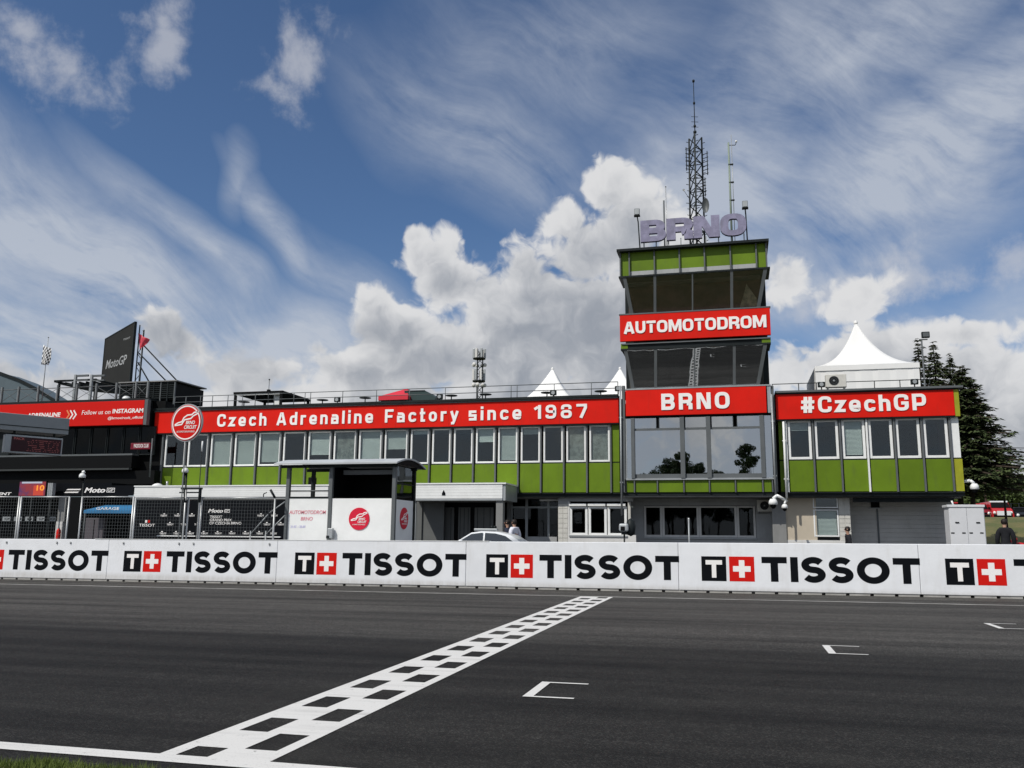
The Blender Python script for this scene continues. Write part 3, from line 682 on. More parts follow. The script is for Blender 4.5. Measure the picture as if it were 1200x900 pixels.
# fascia board in sheets
fx = [XL0, -26.77, -20.49, -14.26, -9.3, -5.68]
fas = B(XL0, XL1, YB-.28, YB+.02, Z_F0, Z_F1-.07).build('fascia', RED, LW, bevel=.01)
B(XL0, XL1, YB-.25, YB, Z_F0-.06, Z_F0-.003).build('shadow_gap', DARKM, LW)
for x in [XL0+.04+i*(XL1-XL0-.1)/9 for i in range(10)]: B(x-.006, x+.006, YB-.283, YB-.279, Z_F0+.01, Z_F1-.08).build('seam', mat('seam_red', (.35, .01, .008), .6) if 'seam_red' not in bpy.data.materials else bpy.data.materials['seam_red'], fas)
def word(parent, s_, px0, px1, y, zb, h, t=.25, gap=.16, pxy=485):
    x0 = XX(px0, y, pxy); x1 = XX(px1, y, pxy); mb = MB(); text_strokes(mb, s_, frame_y(x0, y, zb), x1-x0, h, t, gap, .035)
    return mb.build('lettering', WHITE_L, parent)
for s_, a, b in (('Czech', 255.5, 313), ('Adrenaline', 325, 437.5), ('Factory', 451.5, 537.5), ('since', 549.5, 611), ('1987', 626.5, 688)):
    word(fas, s_, a, b, YB-.28, 7.47, .74, .24, .36)
blinds = {2: 1, 3: 1, 4: .93, 5: 0, 6: .75, 7: .9, 8: .98, 9: .6, 10: .15, 13: .4, 14: .99, 15: .2, 17: 1, 18: 1}
for i in range(len(mulls)-1):
    a, b = mulls[i], mulls[i+1]
    window(LW, a+.13, b-.05, Z_W0, Z_W1, YB-.02, fw=.095, blind=blinds.get(i, 0), blind_mat=CURT if i in (17, 18, 7) else BLIND)
    gp = B(a+.09, b-.02, YB-.03, YB+.02, Z_G+.03, Z_W0-.06).build('panel', GREEN, LW, bevel=.008)
for i, a in enumerate(mulls): 
    B(a-.035, a+.045, YB-.13, YB+.04, Z_G, Z_F0-.06).build('mullion', GREYM, LW)
B(mulls[0]-.34, mulls[0]-.035, YB-.03, YB+.02, Z_W0, Z_F0-.06).build('white_panel', WFRAME, LW)
B(mulls[0]-.46, mulls[0]-.035, YB-.03, YB+.02, Z_G+.03, Z_W0-.06).build('panel', GREEN, LW)
B(mulls[-1]+.06, XL1-.02, YB-.03, YB+.02, Z_W0, Z_F0-.06).build('panel', GREEN, LW)
B(mulls[-1]+.06, XL1-.02, YB-.03, YB+.02, Z_G+.03, Z_W0-.06).build('panel', GREEN, LW)
B(XL0, XL1, YB+.0, YB+.06, Z_W0-.06, Z_W0-.0).build('sill_rail', DARKM, LW)
B(XL0, XL1, YB-.0, YB+.06, Z_W1+.0, Z_F0).build('head_rail', GREYL, LW)
B(XL0, XL1, YB-.06, YB+.04, Z_G-.05, Z_G-.0).build('drip_rail', DARKM, LW)
# ground floor of the left wing
YG = YB+.42
xg = lambda px: XX(px, YG, 610)
def blocks(parent, x0, x1, z0, z1, y, bw, bh, material, name='block', depth=.2):
    nx = max(1, round((x1-x0)/bw)); nz = max(1, round((z1-z0)/bh)); cache = {}
    B(x0, x1, y+.02, y+depth, z0, z1).build('wall', material, parent)
    for j in range(nz):
        for i in range(nx):
            a = x0+(x1-x0)*i/nx; c = z0+(z1-z0)*j/nz; w = (x1-x0)/nx; h = (z1-z0)/nz
            B(a+.012, a+w-.012, y+random.uniform(-.004, .004), y+.02, c+.012, c+h-.012).build(name, material, parent)
blocks(LW, xg(654), xg(665.5), gz(-9), 3.02, YG, .25, .25, STONE)
B(xg(654), xg(665.5), YG+.0, YG+.2, 3.02, 3.36).build('lintel', SIDING, LW)
B(xg(665.5), XL1+.6, YG+.0, YG+.2, 3.14, 3.36).build('lintel', SIDING, LW)
B(xg(665.5), XX(745, YG, 610), YG+.0, YG+.2, gz(-7)-.2, 1.42).build('wall', WPAINT, LW)
B(XX(736, YG, 610), XX(739, YG, 610), YG+.0, YG+.2, 1.42, 3.1).build('wall', STONE, LW)
B(xg(665.5), xg(667.5), YG+.0, YG+.2, 1.42, 3.14).build('wall', WPAINT, LW)
for a, b in ((667.5, 688.5), (689.5, 711), (712, 734.5)):
    window(LW, xg(a), xg(b), ZZ(627.5, YG, 690), ZZ(593.5, YG, 690), YG+.03, fw=.13, pane=GLASSG)
    B(xg(a)-.02, xg(b)-.05, YG-.1, YG+.1, ZZ(593.3, YG, 690), ZZ(590, YG, 690)).build('shutter_box', WFRAME, LW, bevel=.02)
B(xg(667), xg(735), YG-.06, YG+.03, ZZ(629, YG, 690), ZZ(627.3, YG, 690)).build('window_sill', GREYL, LW)
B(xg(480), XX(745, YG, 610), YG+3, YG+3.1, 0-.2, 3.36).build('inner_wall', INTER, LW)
# deep glazed recess beside the entrance
YR = YG+1.1
xr = lambda px: XX(px, YR, 610)
m_ = MB()
for a, b in ((598, 600.5), (615.5, 618.5), (641.5, 644)): m_.box(xr(a), xr(b), YR, YR+.1, gz(-11), 3.36)
zt_ = ZZ(594.5, YR, 620)
for a, b in ((600.5, 615.5), (618.5, 641.5), (644, 654)): m_.box(xr(a), xr(b), YR+.005, YR+.09, zt_-.05, zt_+.05)
dfr = m_.build('glazed_frame', GREYL, LW)
for a, b in ((600.5, 615.5), (618.5, 641.5), (644, 654)):
    B(xr(a), xr(b), YR+.05, YR+.06, gz(-11), 3.36).build('pane', GLASSG, dfr)
B(xr(618.5), xr(654), YR-.35, YR-.02, gz(-11)+.3, gz(-11)+1.35).build('counter', SIDING, LW)
B(xr(595), xr(599), YR-.2, YR+.1, gz(-11), 3.36).build('pier', SIDING_D, LW)
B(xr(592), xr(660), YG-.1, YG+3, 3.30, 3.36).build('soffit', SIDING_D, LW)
B(xg(630), xg(652), YG+.4, YG+.7, 3.18, 3.27).build('strip_lamp', WFRAME, LW, bevel=.02)

RW = thing('office_wing', 'short right wing with six office windows and a red hashtag fascia', 'building', (6.6, YB+6, gz(6)))
XR0, XR1 = 2.26, 10.52
B(XR0, XR1, YB+.04, YB+11, 3.36, 3.555).build('floor_slab', DARKM, RW)
B(XR0, XR1-.02, YB+.04, YB+11, 7.2, 8.46).build('upper_wall', SIDING_D, RW)
B(XR1-.25, XR1, YB+.3, YB+11, 3.56, 7.2).build('end_wall', SIDING_D, RW)
B(XR0, XR1-.25, YB+10.7, YB+11, gz(6)-.2, 7.2).build('rear_wall', SIDING_D, RW)
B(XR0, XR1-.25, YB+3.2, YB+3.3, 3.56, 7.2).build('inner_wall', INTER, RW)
B(XR0-.1, XR1+.2, YB-.42, YB+11.1, 8.47, 8.57).build('roof', GREYM, RW)
B(XR0, XR1-.2, YB-.34, YB+.03, 8.40, 8.47).build('gutter', DARKM, RW)
xF = lambda px: XX(px, YB-.28, 480)
fas = B(xF(909.5), xF(1119), YB-.28, YB+.02, 7.15, 8.41).build('fascia', RED, RW, bevel=.01)
B(xF(1119.3), xF(1125), YB-.26, YB+.02, 7.12, 8.40).build('corner_panel', GREEN2, RW)
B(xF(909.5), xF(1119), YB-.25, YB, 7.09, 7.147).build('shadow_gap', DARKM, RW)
word(fas, '#CzechGP', 938.5, 1085.5, YB-.28, 7.44, .80, .25, .24, 476)
mr = [2.60, 3.87, 5.13, 6.36, 7.60, 8.83, 10.06]
for i in range(6):
    a, b = mr[i], mr[i+1]
    window(RW, a+.09, b-.07, Z_W0, Z_W1, YB-.02, fw=.12, blind={2: .98, 0: .25}.get(i, 0))
    B(a+.09, b-.03, YB-.03, YB+.02, Z_G+.03, Z_W0-.06).build('panel', GREEN, RW, bevel=.008)
for i, a in enumerate(mr):
    B(a-.035, a+.045, YB-.13, YB+.04, Z_G, Z_F0-.08).build('mullion', WFRAME if i in (0, 3) else GREYM, RW)
B(XR0, mr[0]-.04, YB-.0, YB+.03, Z_G+.03, Z_W0-.06).build('panel', GREEN, RW)
B(XR0, mr[0]-.04, YB-.0, YB+.03, Z_W0, Z_F0-.06).build('panel', GREEN, RW)
B(mr[-1]+.08, XR1-.04, YB-.03, YB+.02, Z_W0, Z_F0-.08).build('white_panel', WFRAME, RW)
B(mr[-1]+.08, XR1, YB-.03, YB+.02, Z_G+.03, Z_W0-.06).build('panel', GREEN2, RW, label='yellowed green end panel')
B(mr[0], XR1, YB+.0, YB+.06, Z_W0-.06, Z_W0).build('sill_rail', DARKM, RW)
B(mr[0], XR1-.06, YB-.0, YB+.06, Z_W1, Z_F0-.02).build('head_rail', GREYL, RW)
B(XR0, XR1, YB-.06, YB+.04, Z_G-.05, Z_G).build('drip_rail', DARKM, RW)
YH = YB+.75
xh = lambda px: XX(px, YH, 610)
zb_ = gz(6)
B(xh(921), xh(957), YH, YH+.2, 1.25, 3.36).build('wall', BEIGE, RW)
B(xh(921), xh(997), YH-.03, YH+.2, zb_-.1, 1.25).build('wall', WPAINT, RW)
B(xh(905), xh(921), YH-.1, YH+.2, -.1, 3.36).build('downpipe_boxing', SIDING_D, RW)
window(RW, xh(953.5), xh(983), ZZ(629, YH, 960), ZZ(597, YH, 960), YH-.02, fw=.07, blind=1.)
window(RW, xh(953.5), xh(983), ZZ(595.5, YH, 960), ZZ(578, YH, 960), YH-.02, fw=.06)
blocks(RW, xh(983.5), xh(997), 1.25, 3.34, YH, .3, .2, STONE)
YS = YH+1.3
xs2 = lambda px: XX(px, YS, 600)
def siding(parent, x0, x1, y, z0, z1, h, material):
    n_ = max(1, round((z1-z0)/h))
    for j in range(n_):
        a = z0+(z1-z0)*j/n_; b = z0+(z1-z0)*(j+1)/n_
        MB().hexa([(x0, y, a+.006), (x1, y, a+.006), (x1, y+.06, a+.006), (x0, y+.06, a+.006), (x0, y+.018, b-.003), (x1, y+.018, b-.003), (x1, y+.06, b-.003), (x0, y+.06, b-.003)]).build('siding_board', material, parent)
    B(x0, x1, y+.062, y+.2, z0, z1).build('wall', material, parent)
SHUT = mat('pale_grey_siding', (.46, .455, .435), .6, var=.07, dirt=((.24, .235, .22), .3))
siding(RW, xh(997), xs2(1116), YS, zb_-.1, 3.36, .22, SHUT)
B(xs2(1027), xs2(1029), YS-.03, YS, .8, 3.0).build('door_edge', GREYM, RW)
fo = B(xs2(1018), xs2(1034), YS-.06, YS-.0, ZZ(596, YS, 1025), ZZ(595, YS, 1025)).build('window_sill', GREYL, RW)
B(xs2(1021), xs2(1031), YS-.04, YS-.005, ZZ(595, YS, 1025), ZZ(583, YS, 1025)).build('vent_window', BLACK, RW)
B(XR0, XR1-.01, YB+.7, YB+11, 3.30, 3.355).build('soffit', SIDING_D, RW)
B(xh(1000), xs2(1110), YH-.3, YH-.25, 3.1, 3.3).build('cable_tray', DARKM, RW)

# ------------------------------------------------------------------ control tower
TW = thing('control_tower', 'tall control tower with canted windows, red name boards and green panels', 'tower', (-1.8, YB+3, gz(-2)))
YT = YB-.55                     # face of the tower's lower boards
YC = YB-.95                     # face of the upper, cantilevered boards
xt = lambda px, py=500: XX(px, YT, py)
TX0, TX1 = XX(729.5, YT, 520), XX(906.5, YT, 520)
# core
B(TX0+.1, TX1-.02, YB+.6, YB+7, 3.5, 16.2).build('core_wall', DARKM, TW)
B(TX0+.3, TX1-.4, YB+5.2, YB+7, -.2, 3.36).build('ground_wall', SIDING, TW)
# dark corner posts
for px in (731.5, 908.5):
    x = XX(px, YT, 540)
    B(x-.07, x+.07, YT-.02, YT+.3, 3.56, ZZ(452, YT, px)).build('corner_post', GREYM, TW)
# lower green band
zg0, zg1 = ZZ(577, YT, 800), ZZ(562.3, YT, 800)
g_ = [733, 743.5, 770.5, 801.5, 831.5, 862, 894, 905.5]
for a, b in zip(g_[:-1], g_[1:]):
    B(xt(a, 570)+.05, xt(b, 570)-.05, YT+.06, YT+.12, zg0+.02, zg1).build('panel', GREEN, TW)
for a in g_: B(xt(a, 570)-.03, xt(a, 570)+.03, YT-.02, YT+.12, zg0, zg1+.05).build('mullion', GREYM, TW)
B(xt(733), xt(905.5), YT-.06, YT+.2, zg1+.0, zg1+.08).build('sill', GREYL, TW)
B(TX0, TX1, YT+.13, YB+.6, 3.40, 3.56).build('floor_slab', DARKM, TW)
B(TX0+.03, TX1-.03, YT+.121, YT+.2, zg0, zg1).build('band_backing', DARKM, TW)
# big glazed bay
zw0, zw1, zw2 = zg1+.08, ZZ(502.5, YT, 800), ZZ(489, YT, 800)
cols_ = [(742, 798), (801.5, 829), (832.5, 892)]
for a, b in cols_:
    fo = MB().box(xt(a, 530), xt(b, 530), YT+.02, YT+.10, zw0, zw0+.22).box(xt(a, 530), xt(b, 530), YT+.02, YT+.10, zw1-.05, zw1+.06).build('window', GREYM, TW)
    B(xt(a, 530), xt(b, 530), YT+.05, YT+.065, zw0+.22, zw1-.05).build('pane', GLASST, fo)
for a, b in ((742, 770), (771.5, 798), (802, 829), (833, 860), (863, 892)):
    fo = MB().box(xt(a, 500), xt(a, 500)+.05, YT+.02, YT+.1, zw1+.065, zw2).box(xt(b, 500)-.05, xt(b, 500), YT+.02, YT+.1, zw1+.065, zw2).build('transom_window', DARKM, TW)
    B(xt(a, 500)+.05, xt(b, 500)-.05, YT+.05, YT+.065, zw1+.065, zw2).build('pane', GLASST, fo)
for a, w in ((742, .09), (800, .11), (830.8, .11), (894, .10)):
    B(xt(a, 530)-w, xt(a, 530)+w, YT-.10, YT+.12, zw0, zw2).build('mullion', GREYM, TW, bevel=.01)
for a, b in ((733.5, 741), (896, 905)):
    fo = B(xt(a, 530), xt(a, 530)+.05, YT+.02, YT+.1, zw0, zw2).build('side_light', GREYL, TW); B(xt(a, 530)+.05, xt(b, 530), YT+.05, YT+.065, zw0, zw2).build('pane', GLASST, fo)
B(xt(741), xt(895), YT+.35, YT+.4, zw0, zw0+.9).build('balustrade', SIDING_D, TW)
# BRNO board
zb0, zb1 = ZZ(486.0, YT-.12, 800), ZZ(455.2, YT-.12, 800)
xq = lambda px: XX(px, YT-.12, 470)
bd = B(xq(733.2), xq(898.2), YT-.12, YT+.1, zb0, zb1).build('name_board', RED, TW, bevel=.01)
B(xq(732.6), xq(904), YT-.14, YT+.12, zb1+.002, zb1+.07).build('ledge', GREYL, TW)
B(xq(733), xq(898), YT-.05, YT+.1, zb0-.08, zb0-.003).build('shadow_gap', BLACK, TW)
B(xq(899.5), xq(903), YT-.1, YT+.1, zb0, zb1).build('edge_strip', GREYL, TW)
x0 = XX(775, YT-.12, 470); x1 = XX(855, YT-.12, 470)
text_strokes(MB(), 'BRNO', frame_y(x0, YT-.12, ZZ(480.0, YT-.12, 800)), x1-x0, .84, .27, .28, .035).build('lettering', WHITE_L, bd)
# storeys with canted glass
def storey(z0, z1, xb0, xb1, xt0, xt1, yb, yt, splits, pane, pys):
    """glass leaning outwards to the top between z0 and z1"""
    ub = {0: (xb0, xt0), 1: (xb1, xt1)}
    for q in splits: ub[q] = (XX(q, yb, pys[0]), XX(q, yt, pys[1]))
    def pt(u, s_, off=0): # u: which upright, s 0..1 up
        xa, xb = ub[u]
        return (xa+(xb-xa)*s_, yb+(yt-yb)*s_+off, z0+(z1-z0)*s_)
    us = [0]+splits+[1]
    for a, b in zip(us[:-1], us[1:]):
        MB().add([pt(a, 0), pt(b, 0), pt(b, 1), pt(a, 1), pt(a, 0, .02), pt(b, 0, .02), pt(b, 1, .02), pt(a, 1, .02)], [(0, 1, 2, 3), (7, 6, 5, 4), (0, 4, 5, 1), (3, 2, 6, 7)]).build('pane', pane, TW)
    for i, u in enumerate(us):
        w = (.035 if i == 2 else .07) if 0 < i < len(us)-1 else .09
        p, q = pt(u, 0, -.06), pt(u, 1, -.06); p2, q2 = pt(u, 0, .1), pt(u, 1, .1)
        MB().hexa([(p[0]-w, p[1], p[2]), (p[0]+w, p[1], p[2]), (p2[0]+w, p2[1], p2[2]), (p2[0]-w, p2[1], p2[2]), (q[0]-w, q[1], q[2]), (q[0]+w, q[1], q[2]), (q2[0]+w, q2[1], q2[2]), (q2[0]-w, q2[1], q2[2])]).build('mullion', GREYM, TW)
    # side glass
    for sx, xa, xb in ((0, xb0, xt0), (1, xb1, xt1)):
        e = .02 if sx else -.02
        MB().add([(xa, yb+.05, z0), (xa, YB+.6, z0), (xb, YB+.6, z1), (xb, yt+.05, z1), (xa+e, yb+.05, z0), (xa+e, YB+.6, z0), (xb+e, YB+.6, z1), (xb+e, yt+.05, z1)], [(0, 1, 2, 3), (7, 6, 5, 4)]).build('side_pane', pane, TW)
y_lo, y_up = YB-.35, YB-.85
B(TX0+.1, TX1-.1, YB-.3, YB+.6, zb1-.4, zb1).build('desk_sill', INTER, TW)
z0a, z1a = zb1+.07, ZZ(406.5, y_up, 810)
storey(z0a, z1a, XX(742, y_lo, 452), XX(888, y_lo, 450), XX(733, y_up, 408), XX(897, y_up, 402), y_lo, y_up, [768.3, 814, 860.5], GLASSU, (452, 405))
# AUTOMOTODROM board
za0, za1 = ZZ(396.2, YC, 815), ZZ(364.9, YC, 815)
xc_ = lambda px: XX(px, YC, 380)
B(xc_(727), xc_(902.5), YC+.14, YB+1, z1a, za0-.12).build('soffit_beam', DARKM, TW)
B(xc_(727), xc_(735), YC+.1, YC+.135, z1a+.05, za0-.1).build('panel', GREEN, TW); B(xc_(892), xc_(902.5), YC+.1, YC+.135, z1a+.05, za0-.1).build('panel', GREEN, TW)
B(xc_(727), xc_(902.5), YC+.02, YC+.3, z1a-.04, z1a+.04).build('ledge', DARKM, TW)
B(xc_(728), xc_(902), YC+.04, YC+.14, za0-.17, za0-.11).build('ledge', GREYM, TW)
bd = B(xc_(726.3), xc_(902.9), YC, YC+.2, za0, za1).build('name_board', RED, TW, bevel=.01)
B(xc_(725.5), xc_(903.8), YC-.02, YC+.25, za1+.002, za1+.07).build('ledge', GREYM, TW)
x0 = XX(731, YC, 380); x1 = XX(898.2, YC, 380)
text_strokes(MB(), 'AUTOMOTODROM', frame_y(x0, YC, ZZ(387.6, YC, 815)), x1-x0, .64, .27, .10, .035).build('lettering', WHITE_L, bd)
B(TX0+.15, TX1-.1, YB-.25, YB+.6, za1-.4, za1).build('desk_sill', INTER, TW)
z0b, z1b = za1+.07, ZZ(320.5, YC, 812)
storey(z0b, z1b, XX(741, y_lo, 367), XX(888, y_lo, 358), XX(732, y_up-.05, 326), XX(897, y_up-.05, 317), y_lo, y_up-.05, [767.5, 811.5, 857.5], GLASSV, (362, 322))
xm_ = lambda px: XX(px, YC, 305)
B(xm_(724.8), xm_(902), YC-.04, YB+1, z1b, z1b+.09).build('ledge', DARKM, TW)
zr0, zr1 = z1b+.09, ZZ(289.5, YC, 812)
ug = [726.5, 737, 766.5, 796, 825.5, 856, 886.5, 898.5]
for i, (a, b) in enumerate(zip(ug[:-1], ug[1:])):
    end = i in (0, 6)
    B(xm_(a)+.04, xm_(b)-.04, YC+.22, YC+.28, zr0+(.02 if end else .30), zr1).build('panel', GREEN, TW)
    if not end: B(xm_(a)+.04, xm_(b)-.04, YC+.22, YC+.28, zr0+.01, zr0+.30).build('grey_panel', SIDING, TW)
for a in ug: B(xm_(a)-.035, xm_(a)+.035, YC+.1, YC+.28, zr0, zr1).build('mullion', GREYM, TW)
B(xm_(726), xm_(899), YC+.281, YB+1, zr0, zr1).build('upper_wall', DARKM, TW)
B(xm_(723), xm_(901.8), YC-.14, YB+7.2, zr1, zr1+.13).build('roof', DARKM, TW)
B(TX0+.1, TX1-.02, YB+1, YB+7, 16.2, zr1).build('core_wall', DARKM, TW)
# inside: ceilings and consoles seen through the glass
B(TX0+.3, TX1-.3, YB+.5, YB+.59, z0b, z1b-.05).build('back_panel', mat('maroon_wall', (.10, .055, .05), .8, var=.35, vscale=1.2), TW)
B(TX0+.3, TX1-.3, YB-.1, YB+.5, z1b-.12, z1b-.04).build('ceiling', SIDING_D, TW)
B(TX0+.3, TX1-.3, YB+.5, YB+.59, z0a, z1a-.05).build('back_panel', mat('olive_wall', (.07, .07, .06), .8, var=.35, vscale=1.2), TW)
B(TX0+.3, TX1-.3, YB-.1, YB+.5, z1a-.12, z1a-.04).build('ceiling', SIDING_D, TW)
cxs = [XX(q, YB+.3, 340) for q in (864, 875, 886)]
MB().add([(cxs[0], YB+.3, z0b+.1), (cxs[2]+.1, YB+.25, z0b+.15), (cxs[2], YB+.3, z0b+.8), (cxs[1], YB+.35, z1b-.35), (cxs[1]-.2, YB+.35, z0b+.9)], [(0, 1, 2, 3, 4)]).build('pale_shape', mat('pale_beige', (.45, .42, .30), .8, var=.5, vscale=3.), TW)  # pale beige shape just behind the top storey glass
B(TX0+.5, TX1-.5, YB-.1, YB+.3, z0a, z0a+.35).build('console', INTER, TW)
B(TX0+.5, TX1-.5, YB-.1, YB+.3, z0b, z0b+.25).build('console', INTER, TW)
# ground floor under the tower
YU = YB+1.9
xu = lambda px: XX(px, YU, 610)
siding(TW, xu(738), xu(905), YU, -.15, ZZ(630, YU, 800), .2, SIDING)
siding(TW, xu(738), xu(905), YU, ZZ(592.5, YU, 800), 3.40, .2, SIDING)
siding(TW, xu(738), xu(754.5), YU, ZZ(630, YU, 800), ZZ(592.5, YU, 800), .2, SIDING)
siding(TW, xu(886), xu(905), YU, ZZ(630, YU, 800), ZZ(592.5, YU, 800), .2, SIDING)
zq0, zq1 = ZZ(629.5, YU, 800), ZZ(593, YU, 800)
for a, b in ((754.8, 776), (776.2, 819), (819.2, 863.5), (863.7, 885.5)):
    window(TW, xu(a), xu(b), zq0, zq1, YU-.02, frame=WPAINT, fw=.11, pane=GLASSG)
B(xu(754), xu(886), YU-.1, YU, zq0-.09, zq0-.005).build('window_sill', GREYL, TW)
B(xu(738), xu(907), YU+3, YU+3.1, -.2, 3.4).build('inner_wall', INTER, TW)
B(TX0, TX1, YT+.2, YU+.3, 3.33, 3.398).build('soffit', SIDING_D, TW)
B(xu(905), xu(922), YU-.6, YU+.1, -.15, 3.36).build('side_wall', SIDING_D, TW)

# drain pipes and grey pole between wings
def pipe(label, px, py0, py1, y, r, material, base=True):
    t_ = thing('downpipe', label, 'pipe', P(px, py1, y))
    a, b = P(px, py1, y), P(px, py0, y); MB().tube((a[0], y, a[2]), (a[0], y, b[2]), r, 8).build('pipe', material, t_)
    m_ = MB()
    for s_ in (.25, .75): m_.box(a[0]-r*1.6, a[0]+r*1.6, y-.02, y+.12, a[2]+(b[2]-a[2])*s_-.03, a[2]+(b[2]-a[2])*s_+.03)
    m_.build('bracket', material, t_)
pipe('grey pipe down the left edge of the control tower', 728.8, 452, 604, YT-.1, .05, GREYL)
pipe('grey pipe down the right edge of the control tower', 909.5, 462, 590, YT-.1, .05, GREYL)
pipe('white pipe down the left edge of the right wing', 922, 494, 584, YB-.22, .055, WFRAME)

# ------------------------------------------------------------------ entrance block and white canopies
def flat_canopy(name, label, px0, px1, pyt, pyb, y, yback, side=GREYL, ribs=True):
    x0, x1 = XX(px0, y, pyb), XX(px1, y, pyb); z1, z0 = ZZ(pyt, y, (px0+px1)/2), ZZ(pyb, y, (px0+px1)/2)
    t_ = thing(name, label, 'canopy', ((x0+x1)/2, (y+yback)/2, z0))
    B(x0, x1, y+.05, yback, z0, z1).build('roof_slab', side, t_)
    n_ = 5; h = (z1-z0-.1)/n_
    for i in range(n_): B(x0-.02, x1-.15, y, y+.045, z0+.1+i*h+.006, z0+.1+(i+1)*h).build('siding_board', WFRAME, t_)
    B(x0-.04, x1+.04, y-.04, yback, z1+.002, z1+.07).build('coping', WFRAME, t_)
    B(x0-.02, x1-.15, y+.0, y+.049, z0, z0+.1).build('lower_trim', GREYL, t_)
    return t_, x0, x1, z0, z1
YE = YB-2.6
EDARK = mat('porch_grey', (.115, .12, .118), .6, var=.08)
EN, ex0, ex1, ez0, ez1 = flat_canopy('entrance_canopy', 'flat white canopy over the grey entrance doors', 478, 592, 567.5, 586.5, YE, YB-.1)
B(ex1-.5, ex1-.15, YE+.1, YE+.5, gz(-13)-.1, ez0).build('pillar', SIDING_D, EN)
B(ex0+.35, ex0+.42, YE+.1, YE+.2, gz(-13), ez0).build('pole', GREYL, EN)
cx_, cy_, cz_ = P(520, 577.5, YE); MB().prism(frame_y(cx_, YE, cz_), [(-.09, -.13), (.09, -.13), (.09, -.02), (0, .14), (-.09, -.02)], .001, .02).build('symbol', PRINTK, EN)
B(ex0-.3, ex0+.2, YB-1, YB-.9, gz(-16)-.1, ez0).build('side_wall', EDARK, EN)
m_ = B(ex0+.2, ex0+1.4, YB-.9, YB-.8, gz(-16)-.1, ez0).build('side_wall', EDARK, EN)
# grey folding doors inside the porch
YD = YB-.3
for i, (a, b) in enumerate(((511, 532), (537, 551), (556, 578))):
    dr = B(XX(a, YD, 610), XX(b, YD, 610), YD, YD+.06, gz(-14), ZZ(594.5, YD, 540)).build('door_leaf', EDARK, EN, bevel=.01)
    for q in range(3):
        xx = XX(a+(b-a)*(q+.5)/3, YD, 610); B(xx-.01, xx+.01, YD-.012, YD, gz(-14), ZZ(595.5, YD, 540)).build('rib', DARKM, dr)
B(XX(506, YD, 610), XX(582, YD, 610), YD+.07, YD+.12, gz(-14), ez0).build('door_frame', BLACK, EN)
B(XX(485, YD, 610), XX(506, YD, 610), YD-.2, YD+.12, gz(-14), ez0).build('wall', EDARK, EN)

YK = YB-3.5
KI, kx0, kx1, kz0, kz1 = flat_canopy('pit_canopy', 'long white perforated canopy in front of the green panels', 157, 387, 570, 585, YK, YB-.1, side=WPAINT)
B(kx0-.05, kx1, YK-.25, YK-.15, kz0+.05, kz0+.12).build('rail', GREYM, KI)
B(kx0+.2, kx1-.1, YK+2.0, YK+2.1, gz(-25), kz0).build('back_wall', BLACK, KI)
for i in range(5):
    x = kx0+.3+(kx1-kx0-.6)*i/4; MB().tube((x, YK+.4, gz(-25)), (x, YK+.4, kz0), .05, 8).build('post', GREYM, KI)
# ventilation hoods on top of the canopies (small fittings)
for px, lab in ((185, 'small white hood at the left end of the pit canopy'), (366, 'black loudspeaker on the pit canopy behind the shelter')):
    x, y_, z_ = P(px, 566, YK+.8)
    if px == 185:
        t_ = thing('roof_vent', lab, 'vent', (x, y_, kz1+.07)); MB().lathe((x, y_, kz1+.07), [(.001, .0), (.28, 0), (.3, .06), (.15, .15), (.001, .18)], 12).build('hood', WFRAME, t_); MB().tube((x+.6, y_, kz1+.07), (x+.6, y_, kz1+.35), .06, 8).build('stub', GALV, t_)
    else:
        t_ = thing('loudspeaker', lab, 'loudspeaker', (x, y_, kz1+.07)); B(x-.18, x+.18, y_-.15, y_+.15, kz1+.12, kz1+.5).build('cabinet', BLACK, t_, bevel=.03); MB().tube((x, y_, kz1+.07), (x, y_, kz1+.13), .08, 8).build('foot', DARKM, t_); MB().lathe((x, y_, kz1+.5), [(.001, 0), (.07, .0), (.08, .05), (.04, .11), (.001, .12)], 8).build('lamp', DARKM, t_)

# black hoarding in the pit with printed names
YP = 30.0
xp = lambda px: XX(px, YP, 610)
HO = thing('sponsor_hoarding', 'black board with white race lettering behind the mesh fence', 'hoarding', (xp(260), YP, gz(-15)))
x = xp(157); i = 0
cuts = [157, 200, 244, 290, 336, 390]
for a, b in zip(cuts[:-1], cuts[1:]):
    B(xp(a)+.005, xp(b)-.005, YP, YP+.05, gz(-15)+.05, ZZ(586, YP, 270)).build('board', PRINTK, HO)
def prnt(parent, s_, px0, px1, pyb, pyt, y, material=WHITE_L, shear=.0, bold=.01, name='lettering', lift=.002):
    x0, x1 = XX(px0, y, (pyb+pyt)/2), XX(px1, y, (pyb+pyt)/2); zb, zt = P((px0+px1)/2, pyb, y)[2], P((px0+px1)/2, pyt, y)[2]
    return font_text(name, s_, frame_y(x0, y, zb), x1-x0, zt-zb, material, parent, .004, lift, shear, bold)
def moto(parent, px0, px1, pyb, pyt, y):
    w = px1-px0
    prnt(parent, 'Moto', px0, px0+w*.70, pyb, pyt, y, shear=.25, bold=.03)
    x0, x1 = XX(px0+w*.73, y, pyb), XX(px1, y, pyb); zb, zt = P(px0, pyb, y)[2], P(px0, pyt, y)[2]; h = zt-zb
    MB().ribbon(frame_y(x0, y, zb), fillet([(0.02, .1*h, h*.3), (x1-x0, .1*h, h*.3), (x1-x0, .85*h, h*.3), (.05, .85*h, h*.3)], True), h*.1, .002, .006, True).build('logo_outline', WHITE_L, parent)
    prnt(parent, 'GP', px0+w*.78, px1-w*.03, pyb-(pyb-pyt)*.22, pyt+(pyb-pyt)*.25, y, shear=.2)
moto(HO, 244, 269, 600.8, 596.3, YP)
